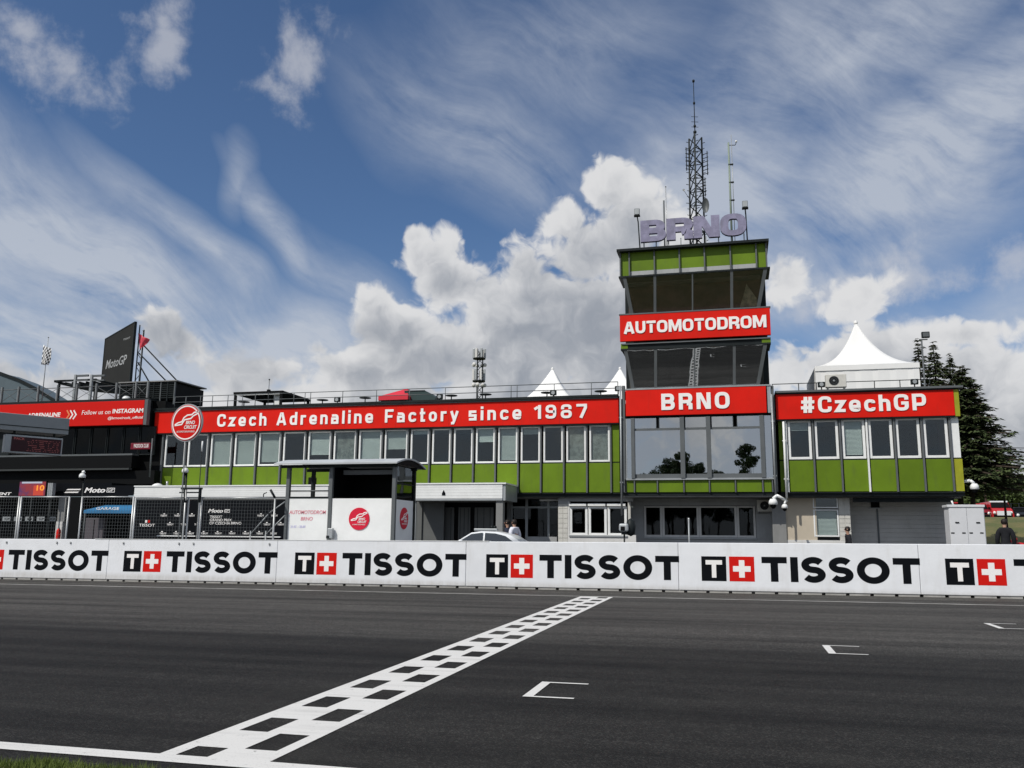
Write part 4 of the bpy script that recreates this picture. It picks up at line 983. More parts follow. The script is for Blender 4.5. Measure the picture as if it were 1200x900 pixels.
prnt(HO, 'TISSOT', 246, 260.5, 607.3, 604.2, YP); prnt(HO, 'GRAND PRIX', 246, 271.5, 610.9, 607.9, YP); prnt(HO, 'OF CZECHIA', 245.5, 270, 614.6, 611.6, YP); prnt(HO, 'BRNO', 271, 283, 614.6, 611.6, YP)
prnt(HO, 'TISSOT', 163, 181.5, 617.2, 613.8, YP)
B(xp(170), xp(172.6), YP-.006, YP, P(171, 612.5, YP)[2], P(171, 609.5, YP)[2]).build('cross_mark', WHITE_L, HO); B(xp(173.2), xp(175.8), YP-.006, YP, P(171, 612.5, YP)[2], P(171, 609.5, YP)[2]).build('red_square', PRINTR, HO)
for r_, (py, off) in enumerate(((604.3, 192), (614.6, 199.5), (625.2, 191))):
    for q in range(12):
        px = off+16.2*q
        if px > 333 or (236 < px < 300 and r_ < 2): continue
        prnt(HO, 'TISSOT', px-4, px+4, py+1, py-1, YP, bold=.02); B(xp(px-.9), xp(px+.9), YP-.005, YP, P(px, py-1.6, YP)[2], P(px, py-2.8, YP)[2]).build('cross_mark', WHITE_L, HO)
B(xp(187), xp(331), YP-.1, YP-.02, P(260, 629.2, YP)[2], P(260, 628, YP)[2]).build('lower_rail', WFRAME, HO)

# ------------------------------------------------------------------ pit garage building on the left
YL = YB-.6
EDGE = mat('dim_edge', (.05, .055, .055), .6, spec=.15)
PG = thing('pit_garages', 'dark glazed pit garage building under a red sponsor board', 'building', (-40, YL+6, gz(-40)))
xl = lambda px, py=520, y=YL: XX(px, y, py)
zf0, zf1 = P(172, 498, YL)[2], P(172, 469.8, YL)[2]
GX1 = xl(172, 485); GX0 = -75
fas = B(GX0, GX1, YL-.3, YL, zf0, zf1).build('fascia', PRINTR, PG, bevel=.01)
B(GX1+.01, GX1+.22, YL-.28, YL, zf0-.02, zf1+.05).build('edge_strip', GREYM, PG)
YLf = YL-.3
def prl(s_, px0, px1, pyb, pyt, **kw): return prnt(fas, s_, px0, px1, pyb, pyt, YLf, **kw)
prl('ADRENALINE', 32, 71, 488.8, 483.8, bold=.035, shear=.12)
prl('Follow us on', 96, 129.5, 485.6, 480.5, bold=.0, shear=.12); prl('INSTAGRAM', 132, 168, 484.0, 478.8, bold=.03, shear=.05)
prl('@brnocircuit_official', 126.5, 167.5, 491.8, 487.8, shear=.12)
for q, px in enumerate((77.5, 81.5, 85.5)):
    x0, _, z0 = P(px, 491.2, YLf); h = P(px, 480.8, YLf)[2]-z0
    MB().ribbon(frame_y(x0, YLf, z0), [(0, 0), (h*.36, h/2), (0, h)], h*.16, .002, .006).build('arrow_mark', WHITE_L if q else mat('orange_print', (.75, .25, .10), .5), fas)
B(GX0, GX1+.1, YL+.0, YL+12, zf1+.05, zf1+.2).build('roof', DARKM, PG)
B(GX0, GX1, YL+.35, YL+12, P(172, 533, YL)[2], zf1+.05).build('upper_wall', DARKM, PG)
GDK = glass('garage_glass', (.25, .28, .28), .012, blend=.05)
zc0, zc1 = P(150, 533, YL)[2], P(150, 502, YL)[2]
x = GX1
px_list = list(range(8, 172, 19))
for i, px in enumerate(px_list):
    window(PG, xl(px)+.03, xl(px+19)-.03, zc0, zf0-.05, YL+.2, frame=DARKM, fw=.05, pane=GDK)
B(GX0, xl(8), YL+.2, YL+.34, zc0, zf0).build('wall', DARKM, PG)
B(GX0, xl(160), YL-.3, YL+.3, P(120, 534.5, YL)[2], P(120, 532.5, YL)[2]).build('balcony_edge', GREYM, PG)
B(GX0, xl(160), YL-.5, YL-.2, P(120, 551.5, YL)[2], P(120, 549.5, YL)[2]).build('ledge', EDGE, PG)
B(GX0, xl(160), YL-.3, YL+12, P(120, 549, YL)[2], P(120, 535, YL)[2]).build('balcony_wall', BLACK, PG)
B(GX0, xl(185), YL-.1, YL+12, P(120, 568, YL)[2], P(120, 552, YL)[2]).build('wall', BLACK, PG)
B(xl(160), xl(184), YL+.5, YL+12, P(170, 569, YL)[2], zf1+.05).build('stair_wall', BLACK, PG)
B(GX0, xl(157), YL-1.6, YL-.1, P(120, 582, YL)[2], P(120, 568, YL)[2]).build('garage_fascia', PRINTK, PG)
YLg = YL-1.6
B(GX0, xl(160), YL+.2, YL+12, -.4, P(120, 582, YL)[2]).build('garage_back', BLACK, PG)
gf = B(XX(-40, YLg, 575), XX(157, YLg, 575), YLg-.02, YLg-.002, P(120, 581, YLg)[2], P(120, 569, YLg)[2]).build('sign_band', PRINTK, PG)
YLs = YLg-.02
moto(gf, 99, 134, 577.4, 571.3, YLs); prnt(gf, 'SEGMENT', -22, 13.5, 580.3, 577.0, YLs, shear=.15, bold=.03)
for py in (573.8, 577.0):
    x0, _, z0 = P(75+(577-py)*.8, py+.6, YLs); w = XX(93, YLs, py)-XX(77, YLs, py); MB().prism(frame_y(x0, YLs, z0), [(0, 0), (w, .0), (w+.1, .07), (.12, .07)], .002, .006).build('stripe_mark', WHITE_L, gf)
# garage front: pillar, number boards, blue awning
B(XX(67, YLg, 600), XX(74.5, YLg, 600), YLg, YLg+.4, -.4, P(70, 611, YLg)[2]).build('pillar', WPAINT, PG)
B(XX(67.5, YLg, 600), XX(76, YLg, 600), YLg+.01, YLg+.4, P(70, 611, YLg)[2]+.002, P(70, 583, YLg)[2]).build('pillar', SIDING_D, PG)
B(XX(80, YLg, 600), XX(93, YLg, 600), YLg, YLg+.5, -.4, P(70, 583, YLg)[2]).build('pillar', BLACK, PG)
for q in range(5):
    a = 4+13.3*q; bdq = B(XX(a, YLg+.8, 606), XX(a+9, YLg+.8, 606), YLg+.75, YLg+.8, P(a, 610.5, YLg+.8)[2], P(a, 605.5, YLg+.8)[2]).build('team_plate', GREYL, PG)
    prnt(bdq, ('GP', '01', 'BOX', 'GP', 'BOX')[q], a+1.5, a+7.5, 609.5, 606.8, YLg+.748, PRINTK)
AW = thing('pit_awning', 'blue awning with white lettering over a garage bay behind the mesh', 'awning', (XX(125, YLg, 600), YLg-.6, P(120, 600, YLg)[2]))
BLUE = mat('blue_fabric', (.03, .16, .33), .55, var=.1)
a0_, a1_ = XX(98, YLg-.8, 598), XX(158, YLg-.8, 598); zt0, zt1 = P(120, 592, YLg)[2], P(120, 599, YLg-.8)[2]
MB().hexa([(a0_, YLg-.8, zt1-.12), (a1_, YLg-.8, zt1-.12), (a1_-.2, YLg-.05, zt0-.1), (a0_+.5, YLg-.05, zt0-.1), (a0_, YLg-.8, zt1+.05), (a1_, YLg-.8, zt1+.05), (a1_-.2, YLg-.05, zt0), (a0_+.8, YLg-.05, zt0)]).build('canvas', BLUE, AW)
prnt(AW, 'GARAGE', 113, 140, 597.5, 594.3, YLg-.8, shear=.1, lift=.004)
for x in (a0_+.1, a1_-.1): MB().tube((x, YLg-.78, gz(-30)), (x, YLg-.78, zt1-.1), .03, 6).build('leg', GREYM, AW)
CB = thing('storage_cabinet', 'dim grey cabinet under the blue awning', 'cabinet', (XX(115, YLg, 620), YLg, gz(-35)))
B(XX(101, YLg, 620), XX(122, YLg, 620), YLg-.1, YLg+.15, gz(-35), P(110, 607, YLg)[2]).build('body', mat('dim_grey', (.09, .08, .09), .6), CB, bevel=.02)
B(XX(111, YLg, 620), XX(111.6, YLg, 620), YLg-.12, YLg-.1, gz(-35)+.1, P(110, 609, YLg)[2]).build('door_gap', BLACK, CB)
FE = thing('fire_extinguisher', 'red fire extinguisher beside the white garage pillar', 'fire extinguisher', (XX(68.5, YLg-.3, 625), YLg-.3, gz(-36)))
xf_ = XX(68.5, YLg-.3, 625); z_ = P(68, 632, YLg-.3)[2]
MB().lathe((xf_, YLg-.3, z_), [(.001, 0), (.11, 0), (.12, .05), (.12, .5), (.06, .6), (.001, .62)], 12).build('cylinder', PRINTR, FE); MB().path([(xf_, YLg-.3, z_+.6), (xf_+.06, YLg-.35, z_+.68), (xf_+.14, YLg-.38, z_+.4)], .018).build('hose', BLACK, FE)
# video screen with the number 10
SC = thing('pit_screen', 'red and purple screen showing the number 10 above the fence', 'screen', P(38, 581, YLg-.6))
ys_ = YLg-.6; sx0, sx1 = XX(22.5, ys_, 573), XX(53, ys_, 573); sz0, sz1 = P(38, 581, ys_)[2], P(38, 564.5, ys_)[2]
def emis(name, col, s_, n_=None):
    m = bpy.data.materials.new(name); m.use_nodes = True; b = m.node_tree.nodes['Principled BSDF']; b.inputs['Base Color'].default_value = (.02, .02, .02, 1); k = NT(m.node_tree)
    c = tuple(col)+(1,)
    if n_: 
        g = k.n('ShaderNodeNewGeometry').outputs['Position']; c = k.mix(k.ss(k.noise(g, n_[1], 3., .6), .35, .65), c, tuple(n_[0])+(1,))
    k.put(b.inputs['Emission Color'], c); b.inputs['Emission Strength'].default_value = s_; return m
B(sx0-.05, sx1+.05, ys_+.01, ys_+.12, sz0-.05, sz1+.05).build('housing', BLACK, SC)
B(sx0, sx1, ys_, ys_+.01, sz0, sz1).build('display', emis('screen_glow', (.30, .01, .02), .8, ((.05, .01, .12), 1.6)), SC)
B((sx0*.45+sx1*.55), sx1-.1, ys_-.004, ys_, sz0+.02, sz1-.22).build('display_panel', emis('screen_red', (.75, .05, .01), .7), SC)
B(sx0+.15, sx1-.25, ys_-.004, ys_, sz1-.1, sz1-.0).build('title_bar', emis('screen_white', (.7, .75, .9), .6), SC)
prnt(SC, '10', 43, 52, 575, 568.5, ys_-.004, emis('screen_orange', (1., .35, .02), 1.), bold=.02)
MB().tube(((sx0+sx1)/2, ys_+.06, gz(-40)), ((sx0+sx1)/2, ys_+.06, sz0), .06, 8).build('post', DARKM, SC)
BX = thing('wall_cabinet', 'pale ribbed box standing right of the red screen', 'box', P(58.5, 583, ys_))
for q in range(3): B(XX(55.5+2*q, ys_, 575), XX(57.2+2*q, ys_, 575), ys_, ys_+.25, P(58, 583.5, ys_)[2], P(58, 566, ys_)[2]).build('rib_panel', GREYL, BX)
MB().tube((XX(58.5, ys_, 575), ys_+.12, gz(-38)), (XX(58.5, ys_, 575), ys_+.12, P(58, 583.5, ys_)[2]), .05, 8).build('post', DARKM, BX)
SG = thing('hanging_sign', 'small dark red lettered sign at the end of the garage building', 'sign', P(164, 527, YL-.6))
B(XX(153, YL-.6, 522), XX(176, YL-.6, 522), YL-.6, YL-.45, P(165, 526.5, YL-.6)[2], P(165, 519, YL-.6)[2]).build('board', mat('wine_red', (.16, .006, .02), .5), SG, bevel=.02)
prnt(SG, 'PADDOCK CLUB', 157, 174, 524.5, 520.2, YL-.6)
MB().tube((XX(177, YL-.6, 520), YL-.5, P(177, 560, YL)[2]), (XX(177, YL-.6, 520), YL-.5, P(177, 515, YL)[2]), .045, 8).build('pole', GREYM, SG)

# ------------------------------------------------------------------ roof things on the left
zr = zf1+.2
rp = [-9, 2, 21.5, 44.5, 67, 89.5, 112.5, 136, 159, 173]
yr_ = YL+.1
RL = thing('roof_railing', 'braced steel railing along the garage roof edge', 'railing', (XX(90, yr_, 465), yr_, zr))
hr = 1.0
for px in rp:
    x = XX(px, yr_, 465); B(x-.05, x+.05, yr_-.05, yr_+.05, zr, zr+hr).build('post', GREYM, RL)
    B(x-.052, x-.02, yr_-.06, yr_-.051, zr, zr+hr).build('flange', GREYL, RL)
for a, b in zip(rp[:-1], rp[1:]):
    xa_, xb_ = XX(a, yr_, 465), XX(b, yr_, 465)
    MB().tube((xa_, yr_, zr+hr*.82), (xb_, yr_, zr+hr*.82), .025, 6).build('rail', GREYM, RL)
    MB().tube((xa_, yr_, zr+.05), (xb_, yr_, zr+hr*.8), .015, 5).tube((xb_, yr_, zr+.05), (xa_, yr_, zr+hr*.8), .015, 5).build('cross_brace', GREYM, RL)
# pergola frames
ypg = YL+1.2
for j, (pxa, pxb, pya, pyb, lab) in enumerate(((64, 88, 446, 470, 'open steel roof frame, left of the pair on the garage roof'), (86, 118, 438.5, 471, 'tall pale steel portal frame beside the big screen'))):
    t_ = thing('roof_frame', lab, 'frame', (XX(pxa, ypg, 460), ypg, zr))
    if j == 0:
        x0, x1 = XX(63, ypg, 450), XX(112, ypg, 450); zz = P(80, 447, ypg)[2]; zt2 = P(80, 452, ypg)[2]
        MB().box(x0, x1, ypg, ypg+.08, zz, zz+.12).box(x0, x0+.1, ypg, ypg+3, zz-.02, zz+.1).box(x1-.1, x1, ypg, ypg+3, zz-.02, zz+.1).build('beam', DARKM, t_)
        for q in range(6): x = x0+(x1-x0)*(q+.5)/6; B(x-.05, x+.05, ypg+.1, ypg+3, zz-.1, zz-.02).build('rafter', DARKM, t_)
        MB().hexa([(x0+.3, ypg+.1, zz-.14), (x1, ypg+.1, zz-.45), (x1, ypg+3, zz-.45), (x0+.3, ypg+3, zz-.14), (x0+.3, ypg+.1, zz-.11), (x1, ypg+.1, zz-.11), (x1, ypg+3, zz-.11), (x0+.3, ypg+3, zz-.11)]).build('soffit', DARKM, t_)
        for x in (x0+.2, x1-.2): B(x-.06, x+.06, ypg+.2, ypg+.3, zr, zz-.1).build('post', DARKM, t_)
    else:
        for pxc in (86.5, 105.5):
            x = XX(pxc, ypg-.3, 455); z1_ = P(pxc, 439, ypg-.3)[2]
            B(x-.07, x+.07, ypg-.3, ypg-.16, zr, z1_).build('post', GREYL, t_)
            B(x+.07, x+.95, ypg-.28, ypg-.18, z1_-.14, z1_-.02).build('beam', GREYM, t_)
            B(x+.07, x+.95, ypg-.28, ypg-.18, z1_-.42, z1_-.34).build('beam', GREYM, t_)
# big screen on the roof (angled), held by a truss
YA, YBq = YL+4.0, YL+2.0
q00 = P(118.5, 450, YA+1.2); q01 = P(122, 397.5, YA+1.2); q10 = P(152, 446.5, YA-.9); q11 = P(156.3, 377.5, YA-.9)
BS = thing('roof_screen', 'large dark grey screen tilted edge on above the garage roof', 'screen', (q00[0], q00[1], zr))
va, vb = Vector(q00), Vector(q10); Uv = (vb-va); Uv.z = 0; wid = Uv.length; Uv.normalize(); Nv = Vector((Uv.y, -Uv.x, 0))
zlo = min(q00[2], q10[2])-.0; zhi = (q11[2]+q01[2])/2
fr = ((va.x, va.y, 0), tuple(Uv), (0, 0, 1), tuple(Nv))
SCRG = mat('screen_grey', (.026, .026, .024), .6, var=.05, spec=.08)
MB().prism(fr, [(0, zlo-.1), (wid, zlo-.1), (wid, q11[2]), (0, q01[2])], -.12, 0).build('display', SCRG, BS)
MB().ribbon(fr, [(0, zlo-.1), (wid, zlo-.1), (wid, q11[2]), (0, q01[2])], .07, -.14, .02, True).build('bezel', DARKM, BS)
font_text('lettering', 'MotoGP', ((va.x+Uv.x*wid*.12, va.y+Uv.y*wid*.12, zlo+1.25), tuple(Uv), (0, 0, 1), tuple(Nv)), wid*.72, .62, SIDING, BS, .01, .005, .2, .01)
ob = font_text('lettering', 'TISSOT', ((va.x+Uv.x*wid*.66, va.y+Uv.y*wid*.66, zlo+2.9), tuple(Uv), (0, 0, 1), tuple(Nv)), wid*.24, .12, SIDING, BS, .01, .005)
xb_, yb_ = vb.x-Nv.x*.15, vb.y-Nv.y*.15
for dxx in (0, .35):
    MB().tube((xb_+dxx, yb_+.3, zr), (xb_+dxx, yb_+.3, q11[2]-.1-dxx), .04, 6).build('truss_post', DARKM, BS)
m_ = MB(); z = zr; q = 0
while z < q11[2]-.8: m_.tube((xb_+(.35 if q % 2 else 0), yb_+.3, z), (xb_+(0 if q % 2 else .35), yb_+.3, z+.45), .022, 5); z += .45; q += 1
m_.build('truss_lattice', DARKM, BS)
for (pa, pb) in (((157, 399), (218.5, 458)), ((153, 413), (204, 456)), ((153, 424), (175, 448))):
    MB().tube((xb_+.1, yb_+.3, P(pa[0], pa[1], yb_)[2]), P(pb[0], pb[1], yb_+.3), .045, 6).build('stay', DARKM, BS)
for px in (-1,): pass
# dark louvred plant box and its frame
YV = YL+.9
PB = thing('plant_enclosure', 'dark louvred plant box on the roof between the two buildings', 'plant box', (XX(185, YV, 465), YV, zr))
bx0, bx1 = XX(140, YV, 460), XX(204, YV, 460); bz1 = P(180, 449.5, YV)[2]
B(bx0, bx1, YV+.1, YV+3, zr, bz1).build('box', BLACK, PB)
for q in range(9): x = bx0+(bx1-bx0)*(q)/8; B(x-.03, x+.03, YV, YV+.1, zr-.3, bz1+.1).build('post', DARKM if q % 2 else GREYM, PB)
for q in range(8): B(bx0, bx1, YV+.03, YV+.09, zr+.1+q*.13, zr+.16+q*.13).build('louvre', DARKM, PB)
B(bx0-.1, bx1+.15, YV-.05, YV+3.1, bz1+.1, bz1+.17).build('top_frame', SIDING_D, PB)
DM = thing('satellite_dome', 'small white dome behind the garage roof railing', 'dome', P(148, 468, YL+.6))
c_ = P(148, 468, YL+.6); MB().lathe(c_, [(.28, -.1), (.28, .0), (.25, .1), (.15, .19), (.001, .22)], 14).build('dome', WFRAME, DM); MB().tube((c_[0], c_[1], zr), (c_[0], c_[1], c_[2]-.05), .08, 8).build('foot', GREYM, DM)
# flags
def flag_pole(label, px, py0, py1, y, r=.03):
    a, b = P(px, py0, y), P(px+.0, py1, y)
    t_ = thing('flagpole', label, 'flag', (a[0], y, a[2])); MB().tube((a[0], y, a[2]), (a[0], y, b[2]), r, 8, r*.6).build('pole', GREYL, t_)
    MB().lathe((a[0], y, b[2]), [(.001, -.03), (.05, 0), (.001, .06)], 8).build('finial', GREYL, t_)
    return t_, a[0], b[2]
def chequer_mat():
    m = bpy.data.materials.new('chequer_cloth'); m.use_nodes = True; k = NT(m.node_tree); b = m.node_tree.nodes['Principled BSDF']
    uv = k.n('ShaderNodeUVMap').outputs[0]; ck = k.n('ShaderNodeTexChecker'); k.put(ck.inputs['Vector'], uv); ck.inputs['Scale'].default_value = 8.; ck.inputs[1].default_value = (.8, .8, .8, 1); ck.inputs[2].default_value = (.015, .015, .02, 1)
    k.put(b.inputs['Base Color'], ck.outputs[0]); b.inputs['Roughness'].default_value = .8; return m
def cloth(parent, name, corners, material, wave=.1, nu=14, nv=10, th=0):
    c00, c10, c11, c01 = [Vector(c) for c in corners]; vs = []; uvs = []
    for j in range(nv+1):
        for i in range(nu+1):
            u, v = i/nu, j/nv; p = (c00*(1-u)+c10*u)*(1-v)+(c01*(1-u)+c11*u)*v
            p = p+Vector((0, wave*sin(u*7+v*3)*u, wave*.4*sin(u*9+v*2)*u)); vs.append(p); uvs.append((u, v))
    fs = [(j*(nu+1)+i, j*(nu+1)+i+1, (j+1)*(nu+1)+i+1, (j+1)*(nu+1)+i) for j in range(nv) for i in range(nu)]
    o = MB().add(vs, fs, True).build(name, material, parent); me = o.data; ul = me.uv_layers.new(name='UVMap')
    for lp in me.loops: ul.data[lp.index].uv = uvs[lp.vertex_index]
    md = o.modifiers.new('thickness', 'SOLIDIFY'); md.thickness = .01
    return o
YF = YL+.25
fp, fx_, fz_ = flag_pole('black and white chequered flag on a tall pole over the garages', 48.5, 475, 396, YF)
cloth(fp, 'flag_cloth', [P(48.3, 427, YF), P(55.5, 428, YF), P(61, 410, YF), P(51, 404, YF)], chequer_mat(), .12)
fp, fx_, fz_ = flag_pole('pale red flag on a pole beside the large roof screen', 161.5, 460, 388, YF+3.2)
cloth(fp, 'flag_cloth', [P(162, 390.5, YF+3.2), P(175, 398, YF+3.2), P(168, 406, YF+3.2), P(164, 410, YF+3.2)], mat('faded_red_cloth', (.62, .07, .10), .8, var=.35, vscale=5.), .1)

# timing board under a grey gantry roof, near left
bA, bB = Vector(P(4.0, 530, 24.6)), Vector(P(72, 536.3, 26.2))
U_ = (bB-bA); U_.z = 0; wb = U_.length; U_.normalize(); N_ = Vector((U_.y, -U_.x, 0))
z1_ = P(4.5, 508.5, 24.6)[2]; z0_ = bA.z
TB = thing('timing_board', 'red dot matrix pit lane timing board under a grey gantry, far left', 'timing board', (bA.x, bA.y, z0_))
fr = ((bA.x, bA.y, 0), tuple(U_), (0, 0, 1), tuple(N_))
MB().prism(fr, [(0, z0_), (wb, z0_), (wb, z1_), (0, z1_)], -.25, 0).build('housing', GREYL, TB, bevel=.02)
LEDM = mat('led_field', (.030, .004, .008), .4)
MB().prism(fr, [(wb*.11, z0_+.06), (wb-.05, z0_+.06), (wb-.05, z1_-.06), (wb*.11, z1_-.06)], 0, .012).build('display', LEDM, TB)
LED = emis('led_digits', (.50, .12, .12), .28)
font_text('lettering', 'PACK', ((bA.x+U_.x*wb*.15, bA.y+U_.y*wb*.15, z1_-.17), tuple(U_), (0, 0, 1), tuple(N_)), wb*.18, .09, LED, TB, .004, .013)
m_ = MB()
for i in range(30):
    for j in range(7):
        if random.random() < .5: u = wb*(.38+i*.57/30); v = z0_+.10+j*(z1_-z0_-.2)/7; m_.prism(fr, [(u, v), (u+.022, v), (u+.022, v+.02), (u, v+.02)], .012, .016)
m_.build('led_dots', LED, TB, kind='stuff')
GT = thing('gantry_roof', 'plain grey gantry roof slab reaching in from the left edge', 'gantry', (bA.x-1.2, bA.y, gz(-20)))
za_, zb2 = P(0, 503.5, 24.4)[2], P(0, 483, 24.4)[2]
fr = ((bA.x-U_.x*3.0, bA.y-U_.y*3.0, 0), tuple(U_), (0, 0, 1), tuple(N_))
w2 = 3.0+wb+.15
MB().prism(fr, [(0, z1_+.14), (w2, z1_+.14), (w2, zb2), (0, zb2)], -.9, .02).build('roof_slab', mat('slab_grey', (.26, .28, .29), .55, var=.06), GT, bevel=.02)
MB().prism(fr, [(0, z1_+.30), (w2-.0, z1_+.30), (w2-.0, z1_+.325), (0, z1_+.325)], .02, .035).build('seam', DARKM, GT)
for u in (3.3, 3.0+wb*.85): 
    b_ = Vector(fr[0])+U_*u-N_*.1; MB().tube((b_.x, b_.y, z1_), (b_.x, b_.y, z1_+.15), .04, 6).build('hanger', DARKM, GT)
for u in (.4, 1.6):
    b_ = Vector(fr[0])+U_*u-N_*.5; MB().tube((b_.x, b_.y, gz(-22)), (b_.x, b_.y, z1_+.15), .09, 10).build('post', GREYM, GT)

# ------------------------------------------------------------------ catch fence on the pit wall
YFn = YW+.75
def fence(label, pxa, pxb, tall_b=False, tops=(582, 582), bent=False, postb=True):
    x0, x1 = XX(pxa, YFn, 610), XX(pxb, YFn, 610); zb0 = gz(x0); zt = P(pxa, tops[0], YFn)[2]
    t_ = thing('mesh_fence', label, 'fence', ((x0+x1)/2, YFn, zb0), group=None)
    MB().tube((x0, YFn, zb0), (x0, YFn, zt), .028, 8).build('post', GALV, t_); MB().tube((x1, YFn, zb0), (x1, YFn, zt), .028, 8).build('post', GALV, t_)
    MB().tube((x0, YFn, zt-.01), (x1, YFn, zt-.01), .02, 8).build('top_rail', GALV, t_)
    m_ = MB(); s_ = .098; n_ = int((x1-x0)/s_); r_ = .0022
    for i in range(1, n_+1):
        x = x0+(x1-x0)*i/(n_+1); m_.box(x-r_, x+r_, YFn-r_, YFn+r_, zb0+.7, zt-.02)
    z = zt-.08
    while z > zb0+.9: m_.box(x0, x1, YFn-r_*1.2-.004, YFn+r_-.004, z-r_, z+r_); z -= s_
    m_.build('wire_mesh', GREYM, t_, kind='stuff')
    return t_, x0, x1, zt
fence('leftmost mesh fence bay on the pit wall, cut by the photo edge', -42, 20)
fence('mesh fence bay in front of the number plates', 22.5, 79, )
fence('mesh fence bay in front of the blue awning', 94, 154.5)
fence('mesh fence bay right of the awning with bracket on top', 157, 219.5, tops=(583, 583))
ft, x0, x1, zt = fence('rightmost mesh fence bay with a bent top post', 235, 321, tops=(583, 583))
MB().tube((x1, YFn, zt-.02), (x1-.14, YFn-.05, zt+.22), .035, 8).build('bent_tip', DARKM, ft); MB().path([(x1-.38, YFn, zt), (x1-.38, YFn, zt+.1), (x1-.28, YFn, zt+.14)], .014).build('hook', DARKM, ft)
fxa, fxb = XX(215, YFn-.05, 575), XX(236, YFn-.05, 575); ztt = P(225, 573, YFn)[2]
BRK = thing('bracket_arm', 'dark double bar bracket joining two fence posts', 'bracket', (fxa, YFn-.08, ztt))
MB().box(fxa-.05, fxb+.05, YFn-.12, YFn-.06, ztt-.02, ztt+.03).box(fxa-.1, fxb, YFn-.11, YFn-.07, ztt-.13, ztt-.09).build('bar', DARKM, BRK)
MB().tube((fxa+.12, YFn-.09, ztt-.4), (fxa+.05, YFn-.09, ztt), .035, 8).tube((fxb+.0, YFn-.09, ztt-.4), (fxb, YFn-.09, ztt), .035, 8).build('arm', DARKM, BRK)
MB().tube((fxb-.0, YFn-.09, gz(-14)), (fxb, YFn-.09, ztt), .026, 8).tube((fxa+.12, YFn-.09, gz(-14)), (fxa+.12, YFn-.09, ztt), .026, 8).build('upright', GALV, BRK)
# round sign on a thin pole, and a whip antenna
ySg = YFn-.15
c_ = P(218.8, 495.3, ySg); Rr = (XX(237, ySg, 495)-XX(200.6, ySg, 495))/2
RS = thing('round_sign', 'round red circuit badge sign on a slim pole over the pit wall', 'sign', (c_[0], ySg, gz(-14)))
MB().prism(frame_y(c_[0], ySg, c_[2]), circ(0, 0, Rr, Rr*1.08, 0, 360, 40)[:-1], -.06, 0).build('sign_box', GREYL, RS)
fd = logo(RS, (c_[0], ySg-.001, c_[2]), (1, 0, 0), (0, -1, 0), Rr*.93, V=(0, 0, 1.08))
MB().tube((c_[0], ySg+.03, gz(-14)), (c_[0], ySg+.03, c_[2]-Rr), .016, 8).build('pole', GREYM, RS)
c2_ = P(237.3, 518, ySg); WA = thing('whip_antenna', 'thin whip antenna with white tip right of the round sign', 'antenna', (c2_[0], ySg, gz(-13)))
MB().tube((c2_[0], ySg, gz(-13)), c2_, .012, 6).build('rod', DARKM, WA)
MB().tube((c2_[0], ySg, P(237, 529, ySg)[2]), (c2_[0], ySg, P(237, 517, ySg)[2]), .022, 8).build('tip', WFRAME, WA)
def dome_camera(label, px, py, y, pole_to=None, arm=None, s=1.):
    c = Vector(P(px, py, y)); t_ = thing('dome_camera', label, 'camera', tuple(c))
    MB().lathe(tuple(c), [(.001, .09*s), (.06*s, .085*s), (.095*s, .03*s), (.10*s, -.04*s), (.07*s, -.05*s)], 14).build('hood', WFRAME, t_)
    MB().lathe(tuple(c), [(.07*s, -.05*s), (.062*s, -.10*s), (.03*s, -.135*s), (.001, -.14*s)], 14).build('dome', BLACK, t_)
    if arm: MB().path([tuple(c+Vector((0, 0, .09*s))), tuple(c+Vector((arm[0]*.3, 0, .16*s))), tuple(c+Vector(arm))], .035*s, 8).build('arm', WFRAME, t_)
    if pole_to is not None: MB().tube((c.x+.02, y+.06, pole_to), (c.x+.02, y+.06, c.z+.02), .02*s+.005, 8).build('pole', DARKM, t_)
    return t_
dome_camera('white dome camera on a dark pole left of the race lettering', 96.5, 558, YFn, gz(-19), (.06, 0, .1))
dome_camera('white dome camera on a pole below the round sign', 217, 552, YFn+.3, gz(-15), (.0, .0, .1), 1.)
dome_camera('large white dome camera at the right foot of the tower', 906, 589, YT-.8, None, (.65, .5, .1), 2.1)
dome_camera('small white dome camera right of the larger one under the tower', 919.5, 594, YT-.5, None, (.1, .3, .35), 1.5)
dome_camera('white dome camera on the lower corner of the right wing', 1142, 571, YB+.3, None, (-.55, .2, .25), 2.0)

# ------------------------------------------------------------------ marshal's shelter
YM = YW+1.1
xm = lambda px, py=600, y=YM: XX(px, y, py)
SH = thing('start_shelter', 'white panelled start shelter with curved grey roof and red badges', 'shelter', (xm(410), YM+.8, gz(-10)))
gx1_ = gz(-10)
sd_ = 1.55                       # depth of the shelter
x_a, x_b, x_c = xm(335.5), xm(386), xm(460.5)
zr_ = P(400, 545, YM)[2]
for x in (x_a, x_b, x_c): B(x-.055, x+.055, YM, YM+.11, gx1_, zr_).build('post', GREYM, SH, bevel=.008)
for x in (x_a, xm(363, 560), x_b, x_c): B(x-.05, x+.05, YM+sd_, YM+sd_+.1, gx1_, zr_).build('post', DARKM, SH)
zp = P(420, 584, YM)[2]
fp1 = B(x_a+.06, x_b-.06, YM+.03, YM+.07, gx1_, zp).build('front_panel', WFRAME, SH)
fp2 = B(x_b+.06, x_c-.06, YM+.03, YM+.07, gx1_, zp).build('front_panel', WFRAME, SH)
sp_ = B(x_c-.03, x_c+.01, YM+.12, YM+sd_, gx1_, zp-.02).build('side_panel', WFRAME, SH)
B(x_a+.06, x_b-.06, YM+.02, YM+.08, zp+.002, zp+.05).build('panel_rail', DARKM, SH)
MB().tube((x_a, YM+.06, zp+.22), (x_b, YM+.06, zp+.22), .022, 8).build('hand_rail', GREYM, SH)
